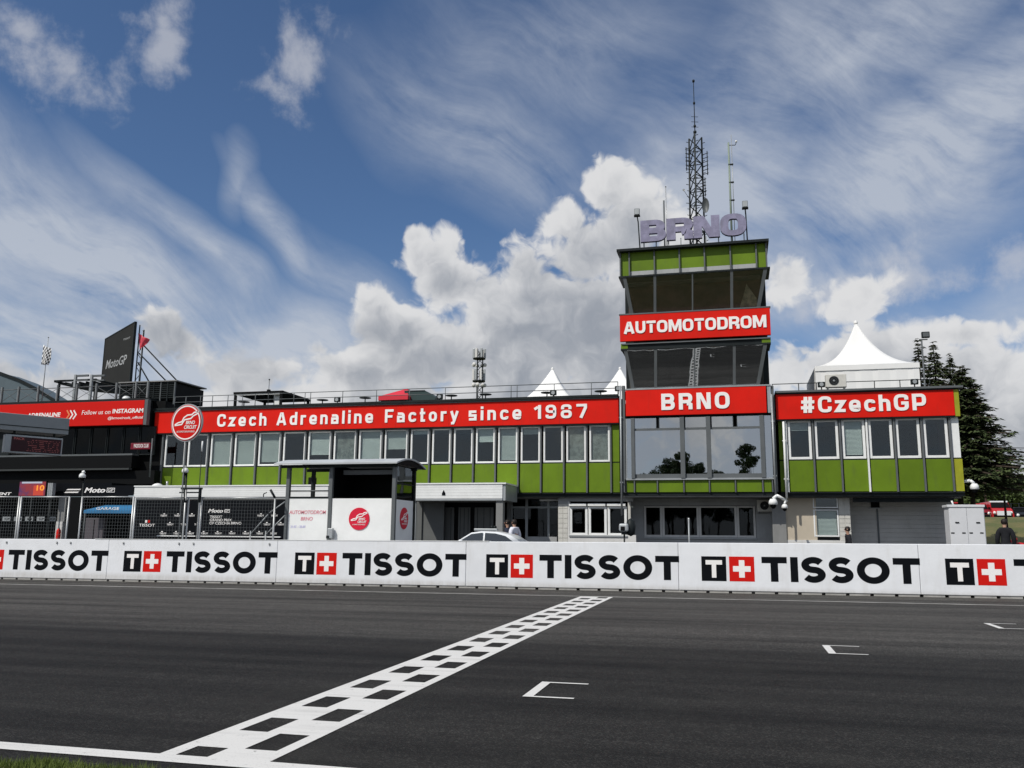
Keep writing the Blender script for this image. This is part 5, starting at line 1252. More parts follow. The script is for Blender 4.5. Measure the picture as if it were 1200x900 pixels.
B(x_b+.02, x_c, YM+sd_-.06, YM+sd_-.01, zp-1.4, zr_).build('back_wall', BLACK, SH)
B(x_b+.0, x_b+.04, YM+.12, YM+sd_-.06, gx1_, zr_).build('partition', BLACK, SH)
fo = B(x_c-.02, x_c+.0, YM+.12, YM+sd_, zp, zr_).build('side_glass', GLASSU, SH)
B(x_c-.03, x_c+.02, YM+.12, YM+sd_, zp+.42, zp+.46).build('side_rail', DARKM, SH)
B(x_b+.2, x_c-.1, YM+.4, YM+.55, zr_-.25, zr_-.12).build('light_box', mat('dim_panel', (.10, .11, .12), .3), SH)
# barrel roof: arc across the depth
m_ = MB(); x0, x1 = xm(327, 545), xm(466, 545)+.1; n_ = 14; top = []; bot = []
for i in range(n_+1):
    s_ = i/n_; yy = YM-.3+(sd_+.85)*s_; zz = zr_-.02+.27*sin(pi*(.10+.80*s_))-.06
    top.append((yy, zz+.045)); bot.append((yy, zz))
vs = []
for yy, zz in top: vs += [(x0, yy, zz), (x1, yy, zz)]
for yy, zz in bot: vs += [(x0, yy, zz), (x1, yy, zz)]
N2 = 2*(n_+1); fs = []
for i in range(n_): fs += [(2*i, 2*i+1, 2*i+3, 2*i+2), (N2+2*i+2, N2+2*i+3, N2+2*i+1, N2+2*i), (2*i+1, N2+2*i+1, N2+2*i+3, 2*i+3), (2*i+2, N2+2*i+2, N2+2*i, 2*i)]
fs += [(0, N2, N2+1, 1), (2*n_+1, N2+2*n_+1, N2+2*n_, 2*n_)]
m_.add(vs, fs); m_.build('curved_roof', ROOFM, SH)
m_ = MB(); pts = [(yy-YM, zz-zr_) for yy, zz in bot]; m_.prism(((x1-.08, YM, zr_), (0, 1, 0), (0, 0, 1), (1, 0, 0)), pts, 0, .04); m_.build('gable_panel', BLACK, SH)
B(x0+.1, x1-.1, YM-.02, YM+.04, zr_-.07, zr_+.02).build('eaves_beam', DARKM, SH); B(x0+.1, x1-.1, YM+sd_, YM+sd_+.06, zr_-.07, zr_+.02).build('eaves_beam', DARKM, SH)
logo(fp2, P(421, 608, YM+.028), (1, 0, 0), (0, -1, 0), .315, ring=False)
ls = P(467.5, 607.5, YM+.8); logo(sp_, (x_c+.011, YM+.82, ls[2]), (0, 1, 0), (1, 0, 0), .31, ring=False)
PINK = mat('faded_red_print', (.66, .22, .27), .6); LILAC = mat('faded_blue_print', (.48, .46, .75), .6)
prnt(fp1, 'AUTOMOTODROM', 339, 382, 602.5, 598, YM+.03, PINK, shear=.15); prnt(fp1, 'BRNO', 352.5, 366.5, 610, 605.8, YM+.03, PINK, shear=.15); prnt(fp1, '21.07. - 23.07.', 340.5, 358.5, 618.5, 615.8, YM+.03, LILAC)
JB = thing('junction_box', 'grey junction box on the shelter post', 'box', P(387, 628, YM-.1)); a, b = P(383.5, 631, YM-.1), P(390, 619, YM-.1)
B(a[0], b[0], YM-.12, YM, a[2], b[2]).build('case', GREYL, JB, bevel=.015); B(a[0]-.02, a[0]+.06, YM-.14, YM-.12, a[2], a[2]+.08).build('plug', DARKM, JB)
HL = thing('hand_railing', 'pair of slanting stair rails left of the shelter', 'railing', P(325, 632, YM+1.2))
for (a, b) in (((292, 628), (314, 603)), ((316, 601), (334, 588)), ((310, 628), (334, 604))):
    MB().tube(P(a[0], a[1], YM+1.2), P(b[0], b[1], YM+1.2), .02, 6).build('rail', GREYL, HL)
for px in (293, 311): a = P(px, 634, YM+1.2); b = P(px, 622, YM+1.2); MB().tube((a[0], a[1], gz(-13)), (a[0], a[1], b[2]), .02, 6).build('post', GREYL, HL)
# warning light unit on its own stand
YX = YW+1.0
LU = thing('signal_lamp_unit', 'grey hooded signal lamp on a stand by the tower wall corner', 'signal lamp', P(731, 633, YX))
c = P(731.5, 618, YX); B(c[0]-.13, c[0]+.12, YX-.12, YX+.12, c[2]-.11, c[2]+.10).build('hood', GREYL, LU, bevel=.05); B(c[0]-.08, c[0]+.03, YX-.14, YX-.12, c[2]-.09, c[2]+.02).build('lens', BLACK, LU, bevel=.01)
MB().tube((c[0]+.0, YX, gz(-3)), (c[0], YX, c[2]-.1), .022, 8).build('pole', DARKM, LU); B(c[0]-.07, c[0]+.06, YX-.07, YX+.07, c[2]-.19, c[2]-.11).build('bracket', DARKM, LU)
MB().lathe((c[0]+.16, YX+.1, c[2]+.02), [(.001, -.25), (.1, -.2), (.13, 0), (.1, .16), (.001, .22)], 10).build('cover', DARKM, LU)
SP = thing('marker_post', 'thin white post in front of the ground floor windows of the tower', 'post', P(807, 633, 34)); c = P(807, 608, 34)
MB().tube((c[0], 34, gz(-1)), c, .03, 8).build('post', GREYL, SP); MB().lathe((c[0], 34, c[2]), [(.035, 0), (.02, .03), (.001, .035)], 8).build('cap', WFRAME, SP)

# ------------------------------------------------------------------ roof fittings on the wings
def railpx(label, pxs, pyt, y, z0, drop, material=GREYM, rails=2):
    """roof railing whose posts stand at the given places"""
    xs_ = [XX(p, y, 455) for p in pxs]; zt = ZZ(pyt[1], y, pyt[0])
    t_ = thing('roof_railing', label, 'railing', ((xs_[0]+xs_[-1])/2, y, z0))
    for x in xs_: MB().tube((x, y, z0), (x, y, zt), .022, 6).build('post', material, t_)
    for q in range(rails): MB().tube((xs_[0], y, zt-q*drop), (xs_[-1], y, zt-q*drop), .02, 6).build('rail', material, t_)
railpx('thin steel railing along the left wing roof', [206, 219, 236, 250, 268, 285, 300, 322, 345, 358, 364.5, 402, 441.5, 480, 522, 560, 599, 606, 649.5, 693, 724], (520, 454.4), YB+.1, 8.66, .34)
railpx('dark flat railing along the right wing roof edge', [905, 936, 957, 1025, 1055, 1072, 1090], (1000, 447.3), YB+.3, 8.57, .2, DARKM, 1)
def floodlight(label, px, py, y, zbase, s=1.):
    c = P(px, py, y); t_ = thing('floodlight', label, 'floodlight', (c[0], y, zbase))
    B(c[0]-.17*s, c[0]+.17*s, y-.1, y+.06, c[2]-.13*s, c[2]+.13*s).build('housing', DARKM, t_, bevel=.02)
    MB().lathe((c[0], y-.1, c[2]), [(.1*s, -.012), (.001, -.012)], 12, 'y').build('lens', GREYL, t_); MB().tube((c[0], y, zbase), (c[0], y, c[2]-.1*s), .03, 6).build('stem', DARKM, t_)
for px, py, l in ((395.5, 468.5, 'floodlight on the left wing roof edge above Adrenaline'), (515.5, 465, 'floodlight on the left wing roof edge above Factory'), (648.5, 460.5, 'floodlight in front of the first pagoda tent'), (724.5, 455.5, 'floodlight beside the tower left corner')):
    floodlight(l, px, py, YB-.2, 8.66)
floodlight('floodlight left of the air conditioner on the right wing roof', 962.5, 450.8, YB-.15, 8.57); floodlight('floodlight right of the big pagoda tent', 1071.5, 447.5, YB-.15, 8.57)
def bar_table(label, px, py, y, zbase):
    c = P(px, py, y); t_ = thing('bar_table', label, 'table', (c[0], y, zbase))
    MB().lathe((c[0], y, c[2]), [(.001, -.02), (.34, -.02), (.36, 0), (.34, .02), (.001, .02)], 16).build('table_top', GREYM, t_); MB().tube((c[0], y, zbase), (c[0], y, c[2]), .035, 8).build('stem', GREYM, t_)
    MB().lathe((c[0], y, zbase), [(.001, .04), (.2, .03), (.22, 0)], 12).build('foot', GREYM, t_)
for px, py, l in ((378, 468.8, 'round bar table right of the black roof pergola'), (428, 466.3, 'round bar table left of the red roof tent'), (529, 463.6, 'round bar table right of the dark green tent'), (569, 462.2, 'round bar table below the telecom mast'), (641, 460.2, 'round bar table under the first pagoda tent'), (704, 458.5, 'round bar table under the second pagoda tent'), (286, 471, 'round bar table under the black roof pergola')):
    bar_table(l, px, py, YB+2.2, 8.66)
# black pergola on the left wing
yp_ = YB+.9
PE = thing('roof_pergola', 'black flat roofed pergola with one white pillar on the left wing roof', 'pergola', (XX(310, yp_, 465), yp_, 8.66))
x0, x1 = XX(273.5, yp_, 462), XX(331, yp_, 462); zt = P(300, 459.6, yp_)[2]
B(x0, x1, yp_, yp_+3.6, zt-.08, zt+.05).build('roof_frame', BLACK, PE)
for x, yy in ((x0+.12, yp_), (x1-.12, yp_), (x0+.12, yp_+3.4), (x1-.12, yp_+3.4)): B(x-.07, x+.07, yy, yy+.12, 8.66, zt-.08).build('post', BLACK, PE)
B(x0+.14, x1-.05, yp_+.02, yp_+.08, zt-.16, zt-.081).build('white_trim', WFRAME, PE)
B(XX(321.5, yp_+.3, 465), XX(327.5, yp_+.3, 465), yp_+.3, yp_+.55, 8.66, zt-.09).build('white_pillar', WFRAME, PE)
MA = thing('thin_mast', 'thin mast with a ball tip beside the black pergola', 'mast', P(314, 473, YB)); a, b = P(314, 474, YB-.1), P(314.3, 445, YB-.1)
MB().tube((a[0], YB-.1, 8.6), (a[0], YB-.1, b[2]), .02, 6).build('rod', GREYM, MA); MB().lathe((a[0], YB-.1, b[2]), [(.001, -.06), (.06, 0), (.001, .06)], 8).build('ball', DARKM, MA)
B(a[0]-.08, a[0]+.08, YB-.18, YB-.02, P(314, 460, YB)[2], P(314, 457, YB)[2]).build('clamp', BLACK, MA)
# small tents on the roof
def roof_tent(label, px0, px1, pye, pyp, pyb, y, dp, material):
    x0, x1 = XX(px0, y, pye), XX(px1, y, pye); ze, zp_ = P(px0, pye, y)[2], P((px0+px1)/2, pyp, y+dp/2)[2]
    t_ = thing('party_tent', label, 'tent', ((x0+x1)/2, y+dp/2, 8.66)); cx = x0+(x1-x0)*.66; cy = y+dp/2
    MB().add([(x0, y, ze), (x1, y, ze), (x1, y+dp, ze), (x0, y+dp, ze), (cx, cy, zp_)], [(0, 1, 4), (1, 2, 4), (2, 3, 4), (3, 0, 4)]).build('roof', material, t_)
    MB().add([(x0, y-.01, ze-.25), (x1, y-.01, ze-.25), (x1, y-.01, ze), (x0, y-.01, ze), (x0, y+dp, ze-.25), (x1, y+dp, ze-.25), (x1, y+dp, ze), (x0, y+dp, ze)], [(0, 1, 2, 3), (1, 5, 6, 2), (4, 0, 3, 7)]).build('valance', material, t_)
    for x in (x0+.05, x1-.05):
        for yy in (y+.03, y+dp-.05): MB().tube((x, yy, 8.66), (x, yy, ze), .03, 6).build('leg', DARKM, t_)
roof_tent('red pointed tent on the left wing roof', 443.5, 478, 464.5, 455.8, 469, YB+5, 3.2, TENTR)
GT2 = thing('dark_marquee', 'dark green box tent right of the red roof tent', 'tent', P(495, 469, YB+5.5))
x0, x1 = XX(474, YB+5.5, 462), XX(510, YB+5.5, 462); z1_ = P(490, 457.8, YB+5.5)[2]; m_ = MB()
m_.add([(x0, YB+5.5, 8.66), (x1, YB+5.5, 8.66), (x1, YB+8.5, 8.66), (x0, YB+8.5, 8.66), (x0, YB+5.5, z1_-.05), (x1, YB+5.5, z1_-.45), (x1, YB+8.5, z1_-.45), (x0, YB+8.5, z1_-.05), (x0, YB+5.5, z1_), (x1-.7, YB+5.5, z1_), (x1-.7, YB+8.5, z1_), (x0, YB+8.5, z1_)], [(0, 1, 5, 9, 8), (1, 2, 6, 5), (5, 6, 10, 9), (8, 9, 10, 11), (2, 3, 11, 10, 6), (3, 0, 8, 11)])
m_.build('canvas', TENTG, GT2); B(x0-.03, x1-.68, YB+5.46, YB+5.5, z1_-.02, z1_+.03).build('edge_trim', GREYM, GT2)

def pagoda(label, px_c, px0, px1, pyp, pye, pyb, y, dp, zbase, flare=2.4, valance=.7):
    """pagoda tent: concave roof rising to a point, straight valance and corner legs"""
    x0, x1 = XX(px0, y, pye), XX(px1, y, pye); yc = y+dp/2; xc = (x0+x1)/2
    ze = P(px_c, pye, y)[2]; zp_ = P(px_c, pyp, yc)[2]
    t_ = thing('pagoda_tent', label, 'tent', (xc, yc, zbase)); n_ = 16; seg_ = 8
    vs = []; hx, hy = (x1-x0)/2, dp/2
    ring = []
    for s_ in range(4):
        for q in range(seg_):
            u = -1+2*q/seg_; ring.append([(u, -1), (1, u), (-u, 1), (-1, -u)][s_])
    for j in range(n_+1):
        r_ = 1-j/n_*.985; h = ((1-r_)**flare)*.70+(1-r_)*.30
        for a, b in ring:
            l = max(abs(a), abs(b)); rr = hypot(a, b); rd = 1-(1-r_)*.0
            k_ = (1-(1-r_))  # square section shrinking to the point
            sag = .05*(1-abs(min(abs(a), abs(b))))*r_*(1-r_)*4
            vs.append((xc+a*hx*k_*(1-sag), yc+b*hy*k_*(1-sag), ze+(zp_-ze)*h))
    m2 = len(ring); fs = [(j*m2+i, j*m2+(i+1) % m2, (j+1)*m2+(i+1) % m2, (j+1)*m2+i) for j in range(n_) for i in range(m2)]
    MB().add(vs, fs, True).build('roof', TENT, t_)
    MB().lathe((xc, yc, zp_), [(.1, -.12), (.11, 0), (.05, .05), (.001, .06)], 10).build('cap', TENT, t_)
    for (a, b, c, d) in ((x0, x1, y, y), (x0, x1, y+dp, y+dp)):
        m_ = MB(); nn = 18
        for i in range(nn):
            ua, ub = a+(b-a)*i/nn, a+(b-a)*(i+1)/nn; m_.add([(ua, c+.03*sin(i*2.1), zbase+.0), (ub, c+.03*sin((i+1)*2.1), zbase), (ub, c, ze), (ua, c, ze)], [(0, 1, 2, 3)], True)
        m_.build('side_wall', TENT, t_)
    for a in (x0, x1): MB().quad((a, y, zbase), (a, y+dp, zbase), (a, y+dp, ze), (a, y, ze)).build('side_wall', TENT, t_)
    B(x0-.02, x1+.02, y-.05, y-.03, ze-valance*.35, ze+.02).build('valance', TENT, t_)
    for a in (x0+.05, x1-.05):
        for b in (y+.05, y+dp-.05): MB().tube((a, b, zbase), (a, b, ze), .04, 6).build('leg', GALV, t_)
    return t_
pagoda('large white pagoda tent on the right wing roof', 1003, 955, 1077, 377, 428, 460, YB+2.0, 5.6, 8.57, 2.7)
pagoda('white pagoda tent behind the left wing, below the year', 641, 606, 674, 431.5, 470, 500, 64, 5., gz(-13), 1.7)
pagoda('white pagoda tent half hidden by the tower', 722.5, 688, 757, 431, 470, 500, 64, 5., gz(-7), 1.7)
def ac_unit(label, px0, px1, py0, py1, y, dp=.35, zb=None):
    a, b = P(px0, py1, y), P(px1, py0, y); t_ = thing('air_conditioner', label, 'air conditioner', (a[0], y, a[2]))
    B(a[0], b[0], y, y+dp, a[2], b[2]).build('case', STONE, t_, bevel=.03); w = b[0]-a[0]; h = b[2]-a[2]; R_ = min(w, h)*.36; c = (a[0]+w*.40, y-.005, (a[2]+b[2])/2)
    MB().prism(frame_y(c[0], y, c[2]), circ(0, 0, R_, R_, 0, 360, 24)[:-1], 0, .008).build('fan_opening', BLACK, t_)
    for q in range(3): MB().ribbon(frame_y(c[0], y, c[2]), circ(0, 0, R_*(.3+.3*q), R_*(.3+.3*q), 0, 360, 20)[:-1], .014, .012, .02, True).build('guard_ring', GREYM, t_)
    MB().lathe((c[0], y-.02, c[2]), [(R_*.18, -.01), (.001, -.02)], 10, 'y').build('hub', GREYL, t_)
    for x in (a[0]+.1, b[0]-.1): B(x-.03, x+.03, y+.02, y+dp+.1, a[2]-.08, a[2]).build('foot', GREYM, t_)
ac_unit('white air conditioner on the right wing roof edge', 968, 991.5, 438, 454, YB+.05)
ac_unit('grey air conditioner under the tower by the dome camera', 887.5, 908.5, 585.5, 599.5, YU-.4)

# ------------------------------------------------------------------ tower top
zrt = zr1+.13
NS = thing('rooftop_letters', 'lilac weathered letters spelling Brno on the tower roof', 'sign', (-2, YB-.6, zrt))
yn = YB-.7
n0, n1 = XX(751, yn, 270), XX(875, yn, 265); zn0 = ZZ(283.0, yn, 812)+.10; hn = 1.18
wl = (n1-n0)
xx = n0
for ch, w in (('B', .25), ('R', .255), ('N', .25), ('O', .245)):
    mb = MB(); text_strokes(mb, ch, frame_y(n0, yn, zn0), 1., 1., .30, 0, .2); 
    mb = MB(); text_strokes(mb, ch, frame_y(xx, yn, zn0), wl*w*.985, hn, .31, 0, .22); mb.build('letter', PURPLE, NS); xx += wl*w
m_ = MB()
for q in range(9): x = n0+.15+(wl-.3)*q/8; m_.box(x-.03, x+.03, yn+.02, yn+.08, zrt, zn0+.15)
m_.box(n0, n1, yn+.03, yn+.07, zrt+.08, zrt+.13)
m_.build('support_frame', GREYL, NS)
for q in range(13):
    x = n0+.2+(wl-.4)*q/12+random.uniform(-.1, .1); 
    if q % 3 == 0: B(x-.09, x+.09, yn+.25, yn+.4, zrt, zrt+random.uniform(.12, .22)).build('ballast_block', STONE, NS)
def small_flood(label, px, py, pb, y):
    c = P(px, py, y); t_ = thing('floodlight', label, 'floodlight', (c[0], y, zrt)); B(c[0]-.14, c[0]+.14, y-.08, y+.05, c[2]-.16, c[2]+.2).build('housing', GREYM, t_, bevel=.02)
    B(c[0]-.12, c[0]+.12, y-.09, y-.08, c[2]-.12, c[2]+.17).build('lens', GREYL, t_)
    B(c[0]-.16, c[0]+.16, y-.1, y+.07, c[2]-.24, c[2]-.17).build('bracket', BLACK, t_); d_ = P(pb, 285, y)
    MB().path([(c[0], y, c[2]-.2), (c[0]+(d_[0]-c[0])*.4, y, c[2]-.55), (d_[0], y, zrt)], .035).build('stem', DARKM, t_)
small_flood('floodlight on a crooked stem at the left end of the roof letters', 746.5, 249, 750, YB-.5)
small_flood('floodlight on a stem at the right end of the roof letters', 873, 240, 876, YB-.5)
# lattice mast
ym = YB+1.6
def mast_pt(px, py): return P(px, py, ym)
LM = thing('lattice_mast', 'tall dark lattice radio mast crowded with small aerials', 'mast', (XX(817, ym, 280), ym, zrt))
base = mast_pt(817, 285); zb0 = zrt; zt0 = mast_pt(815, 160)[2]; cx0 = base[0]; cxt = mast_pt(814.5, 160)[0]; w0, w1 = .46, .40
def leg(i, s_): w = w0+(w1-w0)*s_; x = cx0+(cxt-cx0)*s_; a = 2*pi*i/3+.5; return (x+w*cos(a), ym+w*sin(a), zb0+(zt0-zb0)*s_)
MASTM = mat('mast_metal', (.03, .035, .035), .5, spec=.2)
for i in range(3): MB().tube(leg(i, 0), leg(i, 1), .05, 6).build('mast_leg', MASTM, LM)
m_ = MB(); nb_ = 9
for j in range(nb_):
    for i in range(3):
        m_.tube(leg(i, j/nb_), leg((i+1) % 3, (j+1)/nb_), .03, 5); m_.tube(leg(i, j/nb_), leg((i+1) % 3, j/nb_), .026, 5)
m_.build('lattice', DARKM, LM)
m_ = MB()
for j in range(60):
    s_ = j/60; i = j % 3; a = Vector(leg(i, s_)); l_ = random.uniform(.12, .22); sg = -1 if a.x < cx0 else 1
    m_.tube(a, a+Vector((sg*l_, random.uniform(-.05, .05), .06)), .02, 4)
m_.build('climbing_pegs', DARKM, LM, kind='stuff')
# side aerial arrays
for (px, pa, pb) in ((804, 173, 200), (828.5, 177, 205), (826, 208, 230)):
    a, b = P(px, pa, ym-.3), P(px, pb, ym-.3); ar = MB().tube(a, (a[0], a[1], b[2]), .025, 6).build('aerial', DARKM, LM); m_ = MB(); n_ = 6
    for q in range(n_): z = a[2]+(b[2]-a[2])*(q+.5)/n_; sg = 1 if px < 816 else -1; m_.tube((a[0]-sg*.05, a[1], z), (a[0]+sg*.3, a[1]+.25, z+.02), .02, 4)
    m_.build('dipole', DARKM, LM)
zt1 = mast_pt(813.5, 95)[2]; xt1 = cxt
MB().tube((cxt, ym, zt0-.2), (xt1, ym, zt1), .03, 8, .018).build('top_pole', DARKM, LM)
for py, r_ in ((95, .07), (121, .06), (148, .07), (155, .09)): z = mast_pt(813, py)[2]; MB().lathe((xt1, ym, z), [(.001, -.09), (r_, -.06), (r_, .06), (.001, .09)], 8).build('clamp', DARKM, LM)
m_ = MB()
for py in (137, 143, 149): z = mast_pt(813, py)[2]; m_.tube((xt1-.18, ym, z+.03), (xt1+.20, ym, z-.03), .014, 4)
m_.build('dipole', DARKM, LM)
c = mast_pt(827, 243); MB().lathe((c[0], ym-.2, c[2]), [(.001, .02), (.12, .0), (.2, -.1)], 12, 'y', (1, 2.2)).build('dish', GREYM, LM)
c = mast_pt(801.5, 224); MB().lathe((c[0], ym-.1, c[2]), [(.001, .02), (.05, .0), (.07, -.06)], 10, 'y').build('dish', WFRAME, LM)
MB().tube((c[0], ym-.1, c[2]), leg(1, .5), .012, 5).build('dish_arm', DARKM, LM)
A2 = thing('antenna_pole', 'pale green tube mast with side bracket and weather sensor', 'mast', (XX(856.5, ym, 280), ym, zrt))
x = P(855.5, 220, ym)[0]; zt = P(855, 167, ym)[2]; GRNP = mat('pale_green_pole', (.22, .27, .22), .5)
MB().tube((x, ym, zrt), (x, ym, zt), .06, 8, .05).build('tube', GRNP, A2); MB().tube((x+.16, ym, zrt+.6), (x+.16, ym, P(857, 158, ym)[2]), .02, 6).build('whip', GREYL, A2)
for py in (193, 214, 235): z = P(856, py, ym)[2]; B(x-.05, x+.22, ym-.05, ym+.03, z-.03, z+.04).build('clamp', DARKM, A2)
z = P(856, 170, ym)[2]; MB().path([(x, ym, z), (x+.36, ym, z-.03), (x+.42, ym, z+.12)], .02).build('sensor_arm', DARKM, A2); MB().lathe((x+.42, ym, z+.12), [(.001, 0), (.06, .02), (.06, .1), (.001, .13)], 8).build('sensor', WFRAME, A2)
A3 = thing('antenna_pole', 'short twin rod antenna left of the lattice mast', 'antenna', (XX(780, ym, 280), ym, zrt))
x = P(778.2, 250, ym)[0]; MB().tube((x, ym, zrt), (x, ym, P(778, 235, ym)[2]), .045, 8).build('stub', GREYM, A3); x2 = P(780.8, 250, ym)[0]
MB().tube((x2, ym, zrt), (x2, ym, P(780.5, 219, ym)[2]), .03, 8, .02).build('rod', GALV, A3); MB().lathe((x2, ym, P(780.5, 219, ym)[2]), [(.001, -.05), (.045, 0), (.001, .05)], 8).build('tip', DARKM, A3)

# telecom mast far behind
yt_ = 120
TM = thing('telecom_mast', 'distant telecom mast hung with white panel antennas', 'mast', (XX(561, yt_, 470), yt_, 0))
xc = XX(561.5, yt_, 430); ztop = P(561, 410, yt_)[2]
for i in range(3): a = 2*pi*i/3+.3; MB().tube((xc+.7*cos(a), yt_+.7*sin(a), 0), (xc+.5*cos(a), yt_+.5*sin(a), ztop), .10, 6).build('mast_leg', DARKM, TM)
m_ = MB()
for j in range(26):
    for i in range(3):
        a, b = 2*pi*i/3+.3, 2*pi*(i+1)/3+.3; z0, z1 = ztop*j/26, ztop*(j+1)/26; m_.tube((xc+.6*cos(a), yt_+.6*sin(a), z0), (xc+.6*cos(b), yt_+.6*sin(b), z1), .05, 4)
m_.build('lattice', DARKM, TM)
for py in (420.5, 447): z = P(561, py, yt_)[2]; MB().lathe((xc, yt_, z), [(.3, -.06), (.95, -.06), (.95, .06), (.3, .06)], 12).build('platform', DARKM, TM)
for row, (pa, pb) in enumerate(((409, 420), (424, 431), (433, 446), (448, 455))):
    for q in range(7 if row != 1 else 5):
        a = 2*pi*q/7+row*.4; z0, z1 = P(561, pb, yt_)[2], P(561, pa, yt_)[2]; x, y_ = xc+.85*cos(a), yt_+.85*sin(a)
        if row in (1, 3): MB().lathe((x, y_, (z0+z1)/2), [(.001, -.1), (.28, -.08), (.28, .08), (.001, .1)], 10, 'y').build('drum', WPAINT, TM)
        else: B(x-.15, x+.15, y_-.08, y_+.08, z0, z1).build('panel_antenna', WPAINT if q % 2 else GREYL, TM, bevel=.03)

# arched hall far left
yh_ = 85
AH = thing('arched_hall', 'large blue grey arched roof hall behind the garages', 'building', (XX(-40, yh_, 470), yh_, 0))
prof_ = [P(q[0], q[1], yh_) for q in ((-190, 462), (-150, 444), (-110, 433), (-70, 428), (-35, 430), (0, 437), (22, 445), (42, 455), (58, 465), (70, 474), (84, 488))]
xL, xr1 = prof_[0][0], prof_[-1][0]; vs = []
for q in prof_: vs += [(q[0], yh_, q[2]), (q[0], yh_+3, q[2])]
n_ = len(prof_)-1
fs = [(2*i, 2*i+2, 2*i+3, 2*i+1) for i in range(n_)]
HALL = mat('hall_roof', (.10, .13, .15), .5, var=.05, spec=.15)
MB().add(vs, fs, True).build('arched_roof', HALL, AH)
MB().prism(((0, yh_, 0), (1, 0, 0), (0, 0, 1), (0, -1, 0)), [(v[0], v[2]-.02) for v in vs[::2]]+[(xr1, 0), (xL, 0)], -.4, 0).build('gable_wall', HALL, AH)
MB().ribbon(((0, yh_, 0), (1, 0, 0), (0, 0, 1), (0, -1, 0)), [(v[0], v[2]) for v in vs[::2]], .3, 0, .2).build('roof_edge', DARKM, AH)

# ------------------------------------------------------------------ trees
def leaf_mesh(name, centers, sizes, material, parent, tri=2, droop=0.):
    n_ = len(centers); c = np.asarray(centers); s_ = np.asarray(sizes)[:, None]
    d1 = rng.normal(size=(n_, 3)); d1 /= np.linalg.norm(d1, axis=1)[:, None]; d2 = rng.normal(size=(n_, 3)); d2 -= (d2*d1).sum(1)[:, None]*d1; d2 /= np.linalg.norm(d2, axis=1)[:, None]
    V_ = np.stack([c-d1*s_*.5, c+d1*s_*.5, c+d2*s_*.9], 1).reshape(-1, 3)
    return V_, [(3*i, 3*i+1, 3*i+2) for i in range(n_)]
def conifer(label, x, y, zb, h, rad, seed, dens=1.0, group=None, mat_=NEEDLE, s0=.06):
    r_ = np.random.default_rng(seed); t_ = thing('spruce_tree', label, 'tree', (x, y, zb), group)
    MB().tube((x, y, zb-.3), (x, y, zb+h*.97), h*.018, 8, .02).build('trunk', BARK, t_)
    br = MB(); C = []; Sz = []; T3 = []
    lv = int(36*dens)+8
    for j in range(lv):
        s_ = s0+(.99-s0)*(j/lv)**.9; z = zb+h*s_; rl = rad*((1-s_)/(1-s0))**.95*r_.uniform(.78, 1.12)+.06
        nb = int(r_.integers(6, 10))
        for q in range(nb):
            a = 2*pi*q/nb+r_.uniform(-.4, .4); L_ = rl*r_.uniform(.55, 1.2); z = zb+h*(s_+r_.uniform(-.022, .022)); up = .10*(s_ > .75)-.12*(1-s_)
            pts = []
            for m__ in range(5):
                u = m__/4; pts.append((x+cos(a)*L_*u*.9, y+sin(a)*L_*u*.9, z+L_*(up*u-.30*u*u+.22*u**3)))
            br.path([pts[0], pts[2], pts[4]], .02+.012*L_, 4)
            nn = int(14+L_*20*dens)
            u = r_.uniform(.12, 1.0, nn)**.8; sp = (1-u*.75)*L_*.30+.06
            lat = r_.uniform(-1, 1, nn)*sp
            px_ = x+cos(a)*L_*u-sin(a)*lat; py_ = y+sin(a)*L_*u+cos(a)*lat; pz_ = z+L_*(up*u-.30*u*u+.22*u**3)-np.abs(lat)*.28-r_.uniform(0, .16, nn)*L_*.35
            # each twig: a slim spray pointing out and slightly down
            dirx = cos(a)*.8-sin(a)*np.sign(lat)*.6; diry = sin(a)*.8+cos(a)*np.sign(lat)*.6
            ln = r_.uniform(.16, .36, nn)*(.6+.10*rad)*(.5+.5*min(1., L_/1.3)); wd = ln*.30
            tipx = px_+dirx*ln; tipy = py_+diry*ln; tipz = pz_-ln*r_.uniform(.05, .5, nn)
            ox = -diry*wd; oy = dirx*wd; oz = r_.uniform(-.5, .5, nn)*wd
            T3.append(np.stack([np.stack([px_-ox, py_-oy, pz_-oz], 1), np.stack([px_+ox, py_+oy, pz_+oz], 1), np.stack([tipx, tipy, tipz], 1)], 1).reshape(-1, 3))
    br.build('branches', BARK, t_, kind='stuff')
    V_ = np.concatenate(T3); mb = MB(); mb.v = [tuple(v) for v in V_]; mb.f = [(3*i, 3*i+1, 3*i+2) for i in range(len(V_)//3)]; mb.sm = [False]*len(mb.f)
    mb.build('crown', mat_, t_)
    return t_
def px_tree(label, px, pyt, pyb, y, hw, seed, dens=1.):
    x, _, zt = P(px, pyt, y); zb = gz(x)+bank(x, y); rad = hw*y/1040.
    return conifer(label, x, y, zb, zt-zb, rad, seed, dens, s0=max(.06, (P(px, pyb, y)[2]-zb)/(zt-zb)))
px_tree('slim dark spruce whose top shows left of the light mast', 1075, 396, 570, 62, 44, 3, 1.0)
px_tree('dark spruce just right of the light mast', 1093, 400, 570, 66, 50, 4, 1.0)
px_tree('broad dark spruce overhanging the car park, rightmost of the tall ones', 1127, 428, 562, 63, 66, 5, 1.25)
px_tree('pointed dark spruce between the mast pair and the broad one', 1112, 414, 565, 64, 46, 9, 1.0)
px_tree('lower dark spruce right of the broad one', 1172, 528, 574, 70, 22, 6, .8)
